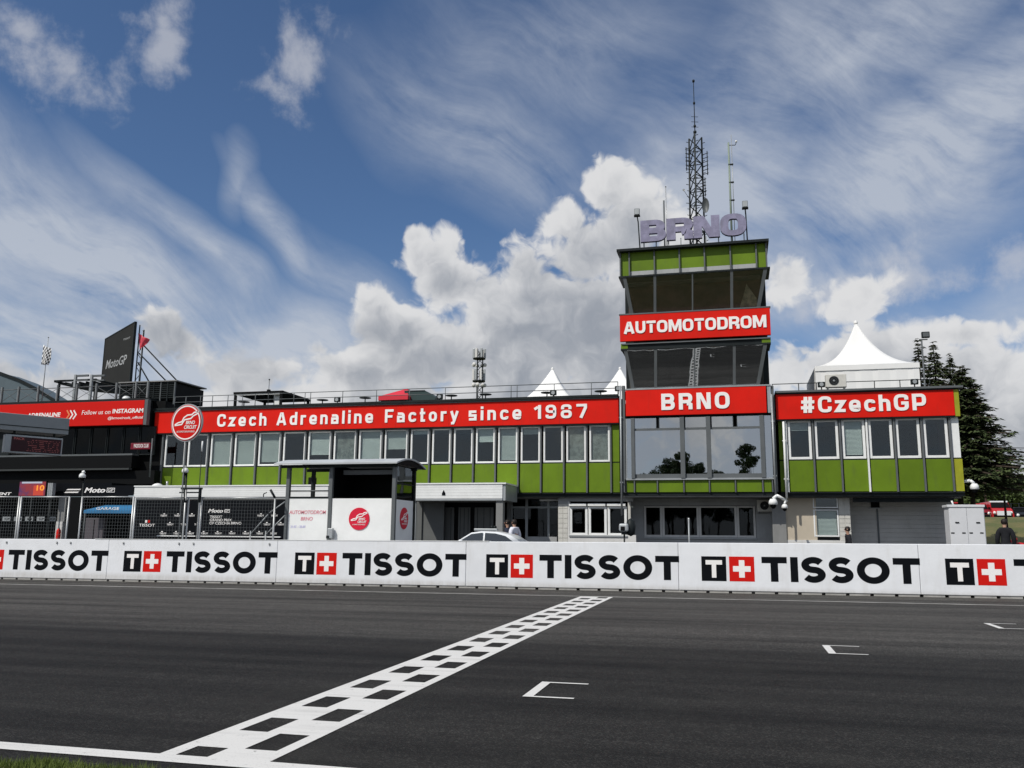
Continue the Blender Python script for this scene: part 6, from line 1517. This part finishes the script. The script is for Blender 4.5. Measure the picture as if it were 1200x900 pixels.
def broadleaf(label, x, y, zb, h, r, seed, material=LEAF, name='leafy_tree', nleaf=9000, cat='tree', ls=.2, ncl=16, kc=1.):
    r_ = np.random.default_rng(seed); t_ = thing(name, label, cat, (x, y, zb)); MB().tube((x, y, zb-.2), (x, y, zb+h*.6), .06*r+.06, 7, .05).build('trunk', BARK, t_)
    br = MB(); cl = []
    for i in range(ncl):
        a = r_.uniform(0, 6.28); q = r_.uniform(.15, .85); cz = zb+h*(.35+.6*r_.uniform(0, 1)); rr = r*q*sin(pi*min(.95, max(.12, (cz-zb)/h)))**.6
        cl.append((x+cos(a)*rr, y+sin(a)*rr, cz, r*kc*r_.uniform(.24, .42))); br.tube((x, y, zb+h*.35), cl[-1][:3], .05, 4, .02)
    br.build('branches', BARK, t_, kind='stuff')
    pts = []
    for c in cl:
        n_ = nleaf//ncl; d = r_.normal(size=(n_, 3)); d /= np.linalg.norm(d, axis=1)[:, None]; d *= (r_.uniform(.35, 1, n_)**.5*c[3])[:, None]; d[:, 2] *= .8; pts.append(d+np.array(c[:3]))
    pts = np.concatenate(pts); V_, F_ = leaf_mesh('crown', pts, r_.uniform(ls*.6, ls*1.3, len(pts)), material, t_)
    mb = MB(); mb.v = [tuple(v) for v in V_]; mb.f = F_; mb.sm = [False]*len(F_); mb.build('crown', material, t_)
    return t_
for i, (px, pyt, y, hw, lab) in enumerate(((1190, 566, 112, 40, 'green bush tree at the right edge behind the car park'), (1215, 560, 118, 45, 'green tree just beyond the right edge'), (1160, 572, 114, 34, 'low green tree behind the parked ambulance'), (1135, 575, 112, 30, 'low green tree right of the wing corner'))):
    x, _, zt = P(px, pyt, y); zb = gz(x)+bank(x, y); broadleaf(lab, x, y, zb, zt-zb+.2, hw*y/1040, 20+i, LEAF if i != 1 else LEAF2, ls=.42)
# trees on the spectator side, behind the camera: they show in the tower's mirror glass
for i, (x, y, h, r) in enumerate(((-7.4, -44, 14.6, 2.6), (-9.6, -47, 13.8, 3.0), (2.0, -42, 15.6, 2.6), (-13.0, -52, 11.6, 4.6), (-5.0, -50, 13.4, 2.4), (-11.0, -58, 13.6, 4.4), (-7.0, -58, 14.2, 4.2), (-2.6, -58, 12.6, 3.4))):
    broadleaf(('slender', 'tall', 'tallest', 'wide low', 'narrow', 'broad rear', 'broad tallest rear', 'low rear')[i]+' leafy tree on the spectator side, mirrored in the tower windows', x, y, gz(x), h, r, 40+i, LEAF2, nleaf=11000, ls=.24, ncl=60, kc=.66)
# light mast in front of the trees
ylm = 60
FL = thing('light_mast', 'square floodlight on a mast in front of the spruces', 'floodlight', (XX(1083, ylm, 560), ylm, gz(17)+bank(17, ylm)))
a = P(1083, 440, ylm); b = P(1082, 398, ylm); MB().tube((a[0], ylm, gz(17)), (a[0], ylm, b[2]), .06, 8, .05).build('mast', GREYM, FL)
c = P(1084.5, 392.5, ylm); B(c[0]-.24, c[0]+.24, ylm-.12, ylm+.1, c[2]-.2, c[2]+.2).build('lamp_head', DARKM, FL, bevel=.03); B(c[0]-.18, c[0]+.18, ylm-.14, ylm-.121, c[2]-.14, c[2]+.14).build('lens', GREYM, FL)
B(c[0]-.4, c[0]+.1, ylm-.05, ylm+.05, b[2]-.03, b[2]+.04).build('cross_arm', GREYM, FL)
OW = thing('overhead_cable', 'thin dark cable crossing the sky at the right edge', 'cable', P(1165, 524, 95)); pa, pb = Vector(P(1150, 523.2, 95)), Vector(P(1330, 522, 95))
pts = [tuple(pa.lerp(pb, i/10)-Vector((0, 0, .9*4*(i/10)*(1-i/10)*.25))) for i in range(11)]; MB().path(pts, .035, 5).build('cable', DARKM, OW)
for p_ in (pa, pb): MB().tube((p_.x, p_.y, gz(p_.x)), (p_.x, p_.y, p_.z+.1), .1, 8).build('pole', BARK, OW)

# ------------------------------------------------------------------ white cabinet at the right
YQ = YB-1.0
WC = thing('electrical_cabinet', 'white twin door switch cabinet right of the right wing', 'cabinet', (XX(1134, YQ, 610), YQ, gz(10)))
a, b = P(1114.5, 632, YQ), P(1153, 594.5, YQ); zb_ = gz(10); zt = b[2]
CBW = mat('cabinet_white', (.62, .63, .65), .5, var=.03, vscale=3.)
B(a[0], b[0], YQ+.03, YQ+1.0, zb_, zt).build('body', CBW, WC, bevel=.01); B(a[0]-.06, b[0]+.04, YQ-.03, YQ+1.05, zt, zt+.12).build('lid', CBW, WC, bevel=.02)
xmid = (a[0]+b[0])/2
for q, (l, r_) in enumerate(((a[0]+.03, xmid-.01), (xmid+.01, b[0]-.03))):
    d_ = B(l, r_, YQ, YQ+.028, zb_+.1, zt-.04).build('door', CBW, WC, bevel=.006)
    hx_ = l+(r_-l)*(.62 if q else .40); hz = P(1130, 612.3, YQ)[2]; B(hx_-.08, hx_+.08, YQ-.03, YQ, hz-.025, hz+.025).build('handle', BLACK, d_)
for px in (1116.5, 1129.5, 1138, 1150.5): x = XX(px, YQ, 624); z = P(px, 624.5, YQ)[2]; B(x-.07, x+.07, YQ-.015, YQ, z-.025, z+.025).build('vent_slot', BLACK, WC)
WV = P(1117, 590, YQ+.5); MB().tube((WV[0], YQ+.5, zt+.12), (WV[0]-.06, YQ+.5, zt+.32), .04, 6).build('vent_pipe', WFRAME, WC)

# ------------------------------------------------------------------ vehicles
def loft(secs, smooth=True):
    """secs: list of rings (equal length point lists)"""
    m_ = MB(); n_ = len(secs[0]); vs = [p for s_ in secs for p in s_]
    fs = [(j*n_+i, j*n_+(i+1) % n_, (j+1)*n_+(i+1) % n_, (j+1)*n_+i) for j in range(len(secs)-1) for i in range(n_)]
    fs += [tuple(reversed(range(n_))), tuple((len(secs)-1)*n_+i for i in range(n_))]
    return m_.add(vs, fs, smooth)
def wheel(parent, x, y, z, r, w, axis='y'):
    t_ = MB().lathe((x, y, z), [(r*.62, -w/2), (r*.95, -w/2), (r, -w*.3), (r, w*.3), (r*.95, w/2), (r*.62, w/2)], 20, axis).build('wheel', BLACK, parent)
    MB().lathe((x, y, z), [(.001, -w*.42), (r*.6, -w*.40), (r*.64, -w*.3), (r*.64, w*.3), (r*.6, w*.40), (.001, w*.42)], 16, axis).build('rim', GALV, t_)
def sedan(label, xc, yc, z0, L_, H, body, heading=1):
    """car side-on to the camera; body profile lofted across its width"""
    t_ = thing('course_car', label, 'car', (xc, yc, z0)); wd = 1.84
    lower = [(-.50, .30), (-.49, .50), (-.46, .60), (-.30, .655), (-.17, .68), (0, .69), (.20, .69), (.36, .68), (.46, .655), (.495, .58), (.50, .40), (.49, .25), (.3, .18), (-.3, .18), (-.48, .2)]
    secs = []
    for v, sc, dz in ((-.5, .93, -.02), (-.47, .985, 0), (-.3, 1, 0), (0, 1, .01), (.3, 1, 0), (.47, .985, 0), (.5, .93, -.02)):
        secs.append([(xc+px*L_*sc, yc+v*wd, z0+(pz*H if pz < .4 else pz*H+dz)) for px, pz in lower])
    bd = loft(secs).build('body', body, t_)
    roofp = [(-.29, .66), (-.12, .955), (-.02, .995), (.12, .985), (.26, .90), (.40, .67)]
    secs = []
    for v, k_ in ((-.40, 0.0), (-.36, 1), (.36, 1), (.40, 0)):
        secs.append([(xc+px*L_, yc+v*wd*(1.12-.22*(pz-.66)/.33), z0+pz*H-(.02 if k_ == 0 else 0)) for px, pz in roofp])
    cb = loft(secs).build('cabin', body, t_)
    CG_ = glass('car_glass', (.14, .17, .16), .12)
    for sd in (-1, 1):
        fr = ((xc, yc+sd*wd*.455, z0), (1, 0, 0), (0, -sd*.25*.0+0, 1), (0, sd, 0))
        for nm, poly in (('side_window', [(-.235, .70), (-.115, .915), (-.02, .95), (.0, .95), (.0, .70)]), ('side_window', [(.02, .70), (.02, .95), (.12, .935), (.22, .87), (.30, .72)])):
            vs = [(xc+a*L_, yc+sd*wd*(.405*(1.12-.22*(b-.66)/.33)+.012), z0+b*H) for a, b in poly]
            MB().add(vs+[(v[0], v[1]-sd*.01, v[2]) for v in vs], [tuple(range(len(vs))) if sd > 0 else tuple(reversed(range(len(vs)))), tuple(range(len(vs), 2*len(vs)))]).build(nm, CG_, cb)
    MB().add([(xc-.275*L_, yc-.35*wd, z0+.70*H), (xc-.275*L_, yc+.35*wd, z0+.70*H), (xc-.128*L_, yc+.33*wd, z0+.945*H), (xc-.128*L_, yc-.33*wd, z0+.945*H)], [(0, 1, 2, 3)]).build('windscreen', CG_, cb)
    for sx in (-.31, .31):
        for sd in (-1, 1): wheel(t_, xc+sx*L_, yc+sd*(wd/2-.1), z0+.32, .32, .22)
    for sd in (-1, 1):
        B(xc-.485*L_, xc-.44*L_, yc+sd*.62-.18, yc+sd*.62+.18, z0+.5*H*.9, z0+.6*H*.95).build('headlight', GLASS, t_)
        MB().lathe((xc-.2*L_, yc+sd*(wd/2+.08), z0+.72*H), [(.001, -.09), (.08, -.06), (.08, .06), (.001, .09)], 8, 'y').build('mirror', body, t_)
    lb = B(xc-.13*L_, xc+.10*L_, yc-.12, yc+.12, z0+H*1.01, z0+H*1.01+.09).build('light_bar', GREYL, t_, bevel=.02)
    for q in (.02, .05): MB().lathe((xc+q*L_+.1, yc, z0+H*1.06), [(.001, .0), (.08, .01), (.07, .12), (.001, .14)], 10).build('beacon', DARKM, t_)
    return t_
CARW = mat('car_white', (.72, .74, .76), .25, spec=.6)
yc_ = 36.5; zc = gz(-12)
c0, c1 = XX(536, yc_, 625), XX(612, yc_, 625); Lc = (c1-c0)/.70; xc_c = (c0+c1)/2-.02*Lc
Hc_ = P(570, 622.3, yc_)[2]-zc
sedan('white course car with a roof light bar behind the pit wall', xc_c, yc_, zc, 4.5, Hc_, CARW)

def van(label, px0, px1, pyb, pyt, y, body, roof, kind='van', name='parked_van'):
    """boxy van facing the camera"""
    x0, x1 = XX(px0, y, pyb), XX(px1, y, pyb); zb = P((px0+px1)/2, pyb, y)[2]; zt = P((px0+px1)/2, pyt, y)[2]; xc = (x0+x1)/2; w = (x1-x0)/2; H = zt-zb
    t_ = thing(name, label, kind, (xc, y+2.4, zb))
    prof = [(0, .10, 1), (-.02, .38, 1), (.12, .50, .99), (.62, .62, .96), (1.05, .90, .9), (1.3, .97, .86)]
    secs = []
    def ring(yy, z0_, z1_, ww):
        return [(xc-ww, yy, z0_), (xc-ww*.97, yy, z0_-.0), (xc+ww*.97, yy, z0_), (xc+ww, yy, z0_), (xc+ww, yy, z0_+(z1_-z0_)*.6), (xc+ww*.92, yy, z1_), (xc-ww*.92, yy, z1_), (xc-ww, yy, z0_+(z1_-z0_)*.6)]
    for yy, zz, ww in prof: secs.append(ring(y+yy, zb+H*.12, zb+H*zz+.02, w*ww))
    secs.append(ring(y+4.9, zb+H*.12, zb+H*.97, w*.86)); secs.append(ring(y+5., zb+H*.14, zb+H*.9, w*.84))
    bd = loft(secs, False).build('body', body, t_, bevel=.03)
    CG_ = bpy.data.materials.get('car_glass')
    MB().hexa([(xc-w*.86, y+.50, zb+H*.625), (xc+w*.86, y+.50, zb+H*.625), (xc+w*.86, y+.9, zb+H*.625), (xc-w*.86, y+.9, zb+H*.625), (xc-w*.78, y+.98, zb+H*.90), (xc+w*.78, y+.98, zb+H*.90), (xc+w*.78, y+1.1, zb+H*.90), (xc-w*.78, y+1.1, zb+H*.90)]).build('windscreen', BLACK, bd)
    B(xc-w*.80, xc+w*.80, y+1.0, y+1.5, zb+H*.91, zb+H).build('roof_box', roof, t_, bevel=.04)
    B(xc-w*.85, xc+w*.85, y-.05, y+.05, zb+H*.12, zb+H*.26).build('bumper', BLACK, t_, bevel=.03); B(xc-w*.5, xc+w*.5, y-.045, y+.0, zb+H*.30, zb+H*.40).build('grille', BLACK, t_)
    for sg in (-1, 1):
        MB().lathe((xc+sg*w*.75, y-.01, zb+H*.35), [(.001, -.05), (.13, -.03), (.15, .05)], 12, 'y').build('headlight', WFRAME, t_)
        B(xc+sg*w*1.05-.08, xc+sg*w*1.05+.08, y+.55, y+.65, zb+H*.52, zb+H*.66).build('mirror', BLACK, t_)
        for yy in (.8, 3.8): wheel(t_, xc+sg*(w-.14), y+yy, zb+.33, .33, .22, 'x')
    return t_
CARR = mat('car_red', (.45, .01, .015), .3, spec=.6); CARB = mat('car_dark', (.02, .022, .028), .3)
van('white and red ambulance van facing the camera in the car park', 1163, 1189, 608.5, 586.5, 92, CARR, CARW, 'van', 'ambulance')
B_ = bpy.data.objects['ambulance']
x0, x1 = XX(1168, 92, 600), XX(1184, 92, 600); B(x0, x1, 91.8, 91.97, P(1175, 604, 92)[2], P(1175, 598.8, 92)[2]).build('white_bonnet_stripe', CARW, B_)
van('dark red parked van left of the ambulance', 1143, 1162, 608, 589.5, 93, mat('car_wine', (.20, .01, .02), .35), CARR, 'van')
van('dark estate car at the right edge of the car park', 1191, 1212, 609, 594, 92, CARB, CARB, 'car', 'parked_car')
van('red van roof seen above the white cabinet', 1112, 1136, 606, 588, 88, CARR, CARR, 'van')
FN = thing('car_park_fence', 'low dark fence along the top of the car park bank', 'fence', P(1170, 590, 99))
xa_, xb_ = XX(1130, 99, 590), XX(1250, 99, 590); zf = bank(20, 99)+gz(20)
for i in range(14): x = xa_+(xb_-xa_)*i/13; MB().tube((x, 99, zf-.2), (x, 99, zf+1.7), .05, 5).build('post', DARKM, FN)
for h in (.6, 1.1, 1.65): MB().tube((xa_, 99, zf+h), (xb_, 99, zf+h), .03, 5).build('rail', DARKM, FN)

def motorcycle(label, px, y, z0, material):
    x = XX(px, y, 625); t_ = thing('motorcycle', label, 'motorcycle', (x, y, z0))
    for d_ in (-.68, .68):
        w_ = MB(); w_.lathe((x+d_, y, z0+.31), [(.22, -.05), (.29, -.06), (.31, 0), (.29, .06), (.22, .05)], 20, 'y').build('wheel', BLACK, t_)
        MB().lathe((x+d_, y, z0+.31), [(.001, -.04), (.20, -.03), (.22, 0), (.20, .03), (.001, .04)], 16, 'y').build('rim', GALV, t_)
    loft([[(x-.5, y-.04, z0+.55), (x-.5, y+.04, z0+.55), (x-.5, y+.04, z0+.75), (x-.5, y-.04, z0+.75)], [(x-.2, y-.16, z0+.35), (x-.2, y+.16, z0+.35), (x-.2, y+.16, z0+.92), (x-.2, y-.16, z0+.92)], [(x+.15, y-.16, z0+.3), (x+.15, y+.16, z0+.3), (x+.15, y+.12, z0+.85), (x+.15, y-.12, z0+.85)], [(x+.7, y-.06, z0+.85), (x+.7, y+.06, z0+.85), (x+.7, y+.05, z0+1.), (x+.7, y-.05, z0+1.)]]).build('fairing', material, t_)
    loft([[(x-.75, y-.1, z0+.6), (x-.75, y+.1, z0+.6), (x-.72, y+.08, z0+1.0), (x-.72, y-.08, z0+1.0)], [(x-.35, y-.22, z0+.55), (x-.35, y+.22, z0+.55), (x-.30, y+.12, z0+1.15), (x-.30, y-.12, z0+1.15)]]).build('front_fairing', material, t_)
    B(x+.1, x+.6, y-.12, y+.12, z0+.86, z0+.93).build('seat', BLACK, t_, bevel=.03)
    MB().tube((x-.35, y-.33, z0+1.0), (x-.35, y+.33, z0+1.0), .02, 6).build('handlebar', DARKM, t_)
    MB().tube((x-.66, y-.08, z0+.31), (x-.4, y-.08, z0+.98), .025, 6).tube((x-.66, y+.08, z0+.31), (x-.4, y+.08, z0+.98), .025, 6).build('fork', GALV, t_)
    MB().tube((x+.2, y-.14, z0+.35), (x+.8, y-.18, z0+.5), .05, 8).build('exhaust', GALV, t_)
yms = 52
motorcycle('red motorcycle cut by the right edge of the photo', 1198, yms, gz(13)+.25, CARR)
motorcycle('dark motorcycle left of the person in black', 1166, yms+1, gz(12)-.05, CARB)
motorcycle('dark motorcycle between the person in black and the red one', 1187, yms+1.2, gz(12)-.05, CARB)

# ------------------------------------------------------------------ people
def person(label, x, y, z0, h, facing, top, legs, pose=None, hair=HAIR, sleeves=True):
    """one skinned body; clothes are fuller skins over the same bones. facing: angle of the gaze about Z (0 = +X)"""
    t_ = thing('person', label, 'person', (x, y, z0)); k_ = h/1.78
    J = dict(pel=(0, 0, .95), bel=(.0, 0, 1.12), che=(.01, 0, 1.32), nek=(.0, 0, 1.50), hd0=(.02, 0, 1.60), hd1=(.03, 0, 1.70), hd2=(.02, 0, 1.76),
             hl=(0, .10, .90), kl=(.04, .11, .50), al=(-.02, .12, .08), tl=(.15, .13, .035), hr=(0, -.10, .90), kr=(-.02, -.11, .50), ar=(-.10, -.12, .09), tr=(.07, -.13, .035),
             sl=(0, .19, 1.43), el=(-.03, .25, 1.15), wl=(.06, .26, .90), pl=(.09, .26, .84), sr=(0, -.19, 1.43), er=(-.03, -.25, 1.15), wr=(.06, -.26, .90), pr=(.09, -.26, .84))
    if pose: J.update(pose)
    for sd, p_ in (('l', J['pl']), ('r', J['pr'])):
        for i in range(4): J['f%s%d' % (sd, i)] = (p_[0]+.02+.015*i-.02, p_[1], p_[2]-.085+.008*abs(i-1)); J['f%s%d' % (sd, i)] = (p_[0]-.03+.022*i, p_[1]+(.0), p_[2]-.09+.01*abs(i-1))
        J['t'+sd] = (p_[0]+.055, p_[1], p_[2]-.03)
    ca, sa = cos(facing), sin(facing)
    def w(p): return (x+(p[0]*ca-p[1]*sa)*k_, y+(p[0]*sa+p[1]*ca)*k_, z0+p[2]*k_)
    def skin(name, bones, rad, material, grow=0.):
        keys = []
        for a, b in bones:
            for q in (a, b):
                if q not in keys: keys.append(q)
        me = bpy.data.meshes.new(name); vs = [w(J[q]) for q in keys]; c = Vector(vs[0])
        me.from_pydata([tuple(Vector(v)-c) for v in vs], [(keys.index(a), keys.index(b)) for a, b in bones], []); me.materials.append(material)
        o = bpy.data.objects.new(name, me); COL.objects.link(o); o.parent = t_; o.location = c-wloc(t_)
        md = o.modifiers.new('skin', 'SKIN'); md.use_smooth_shade = True; sv = me.skin_vertices[0].data
        for i, q in enumerate(keys):
            r_ = rad[q] if isinstance(rad[q], tuple) else (rad[q], rad[q]); sv[i].radius = ((r_[0]+grow)*k_, (r_[1]+grow)*k_)
        sv[0].use_root = True
        sb = o.modifiers.new('subdiv', 'SUBSURF'); sb.levels = 1; sb.render_levels = 2
        return o
    R = dict(pel=(.135, .10), bel=(.12, .088), che=(.145, .098), nek=.055, hd0=.075, hd1=.095, hd2=.075, hl=.085, kl=.058, al=.042, tl=.035, hr=.085, kr=.058, ar=.042, tr=.035, sl=.06, el=.043, wl=.027, pl=.034, sr=.06, er=.043, wr=.027, pr=.034, tl_=.01)
    for sd in 'lr':
        for i in range(4): R['f%s%d' % (sd, i)] = .010
    R2 = dict(R); bones = [('pel', 'bel'), ('bel', 'che'), ('che', 'nek'), ('nek', 'hd0'), ('hd0', 'hd1'), ('hd1', 'hd2'), ('pel', 'hl'), ('hl', 'kl'), ('kl', 'al'), ('al', 'tl'), ('pel', 'hr'), ('hr', 'kr'), ('kr', 'ar'), ('ar', 'tr'), ('che', 'sl'), ('sl', 'el'), ('el', 'wl'), ('wl', 'pl'), ('che', 'sr'), ('sr', 'er'), ('er', 'wr'), ('wr', 'pr')]
    for sd in 'lr':
        for i in range(4): bones.append(('p'+sd, 'f%s%d' % (sd, i)))
    J['thl'] = J['tl'] if False else (J['pl'][0]+.05, J['pl'][1], J['pl'][2]-.02); J['thr'] = (J['pr'][0]+.05, J['pr'][1], J['pr'][2]-.02); R2['thl'] = R2['thr'] = .011
    bones += [('wl', 'thl'), ('wr', 'thr')]
    skin('body', bones, R2, SKIN)
    tb = [('bel', 'che'), ('bel', 'pel'), ('che', 'nk2'), ('che', 'sl'), ('sl', 'el'), ('che', 'sr'), ('sr', 'er')]; J['nk2'] = (J['nek'][0], J['nek'][1], J['nek'][2]-.03); Rt = dict(R); Rt['nk2'] = .07
    if sleeves: tb += [('el', 'wl'), ('er', 'wr')]
    skin('shirt', tb, Rt, top, .040)
    skin('trousers', [('pel', 'hl'), ('hl', 'kl'), ('kl', 'al'), ('pel', 'hr'), ('hr', 'kr'), ('kr', 'ar')], R, legs, .030)
    c = w((J['hd1'][0]-.022, J['hd1'][1], J['hd1'][2]+.0)); m_ = MB()
    m_.lathe(c, [(.001, .115*k_), (.06*k_, .105*k_), (.098*k_, .06*k_), (.108*k_, .0), (.103*k_, -.03*k_), (.085*k_, -.07*k_)], 16); m_.build('hair', hair, t_)
    f_ = lambda a, b, cc: w((J['hd1'][0]+a, J['hd1'][1]+b, J['hd1'][2]+cc))
    MB().tube(f_(.085, 0, 0), f_(.115, 0, -.035), .010*k_, 6, .016*k_).build('nose', SKIN, t_)
    for b in (-.032, .032): MB().lathe(f_(.092, b, .005), [(.001, -.012), (.012, 0), (.001, .012)], 8).build('eye', BLACK, t_)
    for b in (-.1, .1): MB().lathe(f_(.0, b, -.01), [(.001, -.035), (.018, -.01), (.018, .015), (.001, .03)], 6).build('ear', SKIN, t_)
    MB().tube(f_(.088, -.025, -.062), f_(.088, .025, -.062), .006, 5).build('mouth', PRINTR, t_)
    for nm, q in (('shoe', 'l'), ('shoe', 'r')):
        a, b = J['a'+q], J['t'+q]; MB().tube(w((a[0]-.03, a[1], .045)), w((b[0]+.07, b[1], .035)), .048*k_, 8, .035*k_).build(nm, BLACK, t_)
    return t_
def pp_(px, pyt, y, hh_): 
    x, _, zt = P(px, pyt, y); return x, y, zt-hh_, hh_
x, y, z, h = pp_(603, 609.5, 38.5, 1.72); person('person in a white shirt walking behind the white car', x, y, gz(x), P(603, 609.5, 38.5)[2]-gz(x), radians(150), CLOTHW, CLOTHN)
person('person in dark clothes behind the one in the white shirt', XX(595, 39.6, 615), 39.6, gz(-11), P(595, 609.8, 39.6)[2]-gz(-11), radians(185), CLOTHN, CLOTHK)
person('person in a black top walking left past the pale pier', XX(993.5, 36, 620), 36, gz(5), P(993, 617.8, 36)[2]-gz(5), radians(180), CLOTHK, CLOTHK)
person('person in black standing with their back to us by the motorcycles', XX(1177.5, 40, 620), 40, gz(10), P(1177, 609.0, 40)[2]-gz(10), radians(80), CLOTHK, CLOTHK)
person('person in dark top sitting low behind the wall at the right', XX(1187, 44, 628), 44, gz(10), 1.42, radians(80), CLOTHN, CLOTHK) if False else None
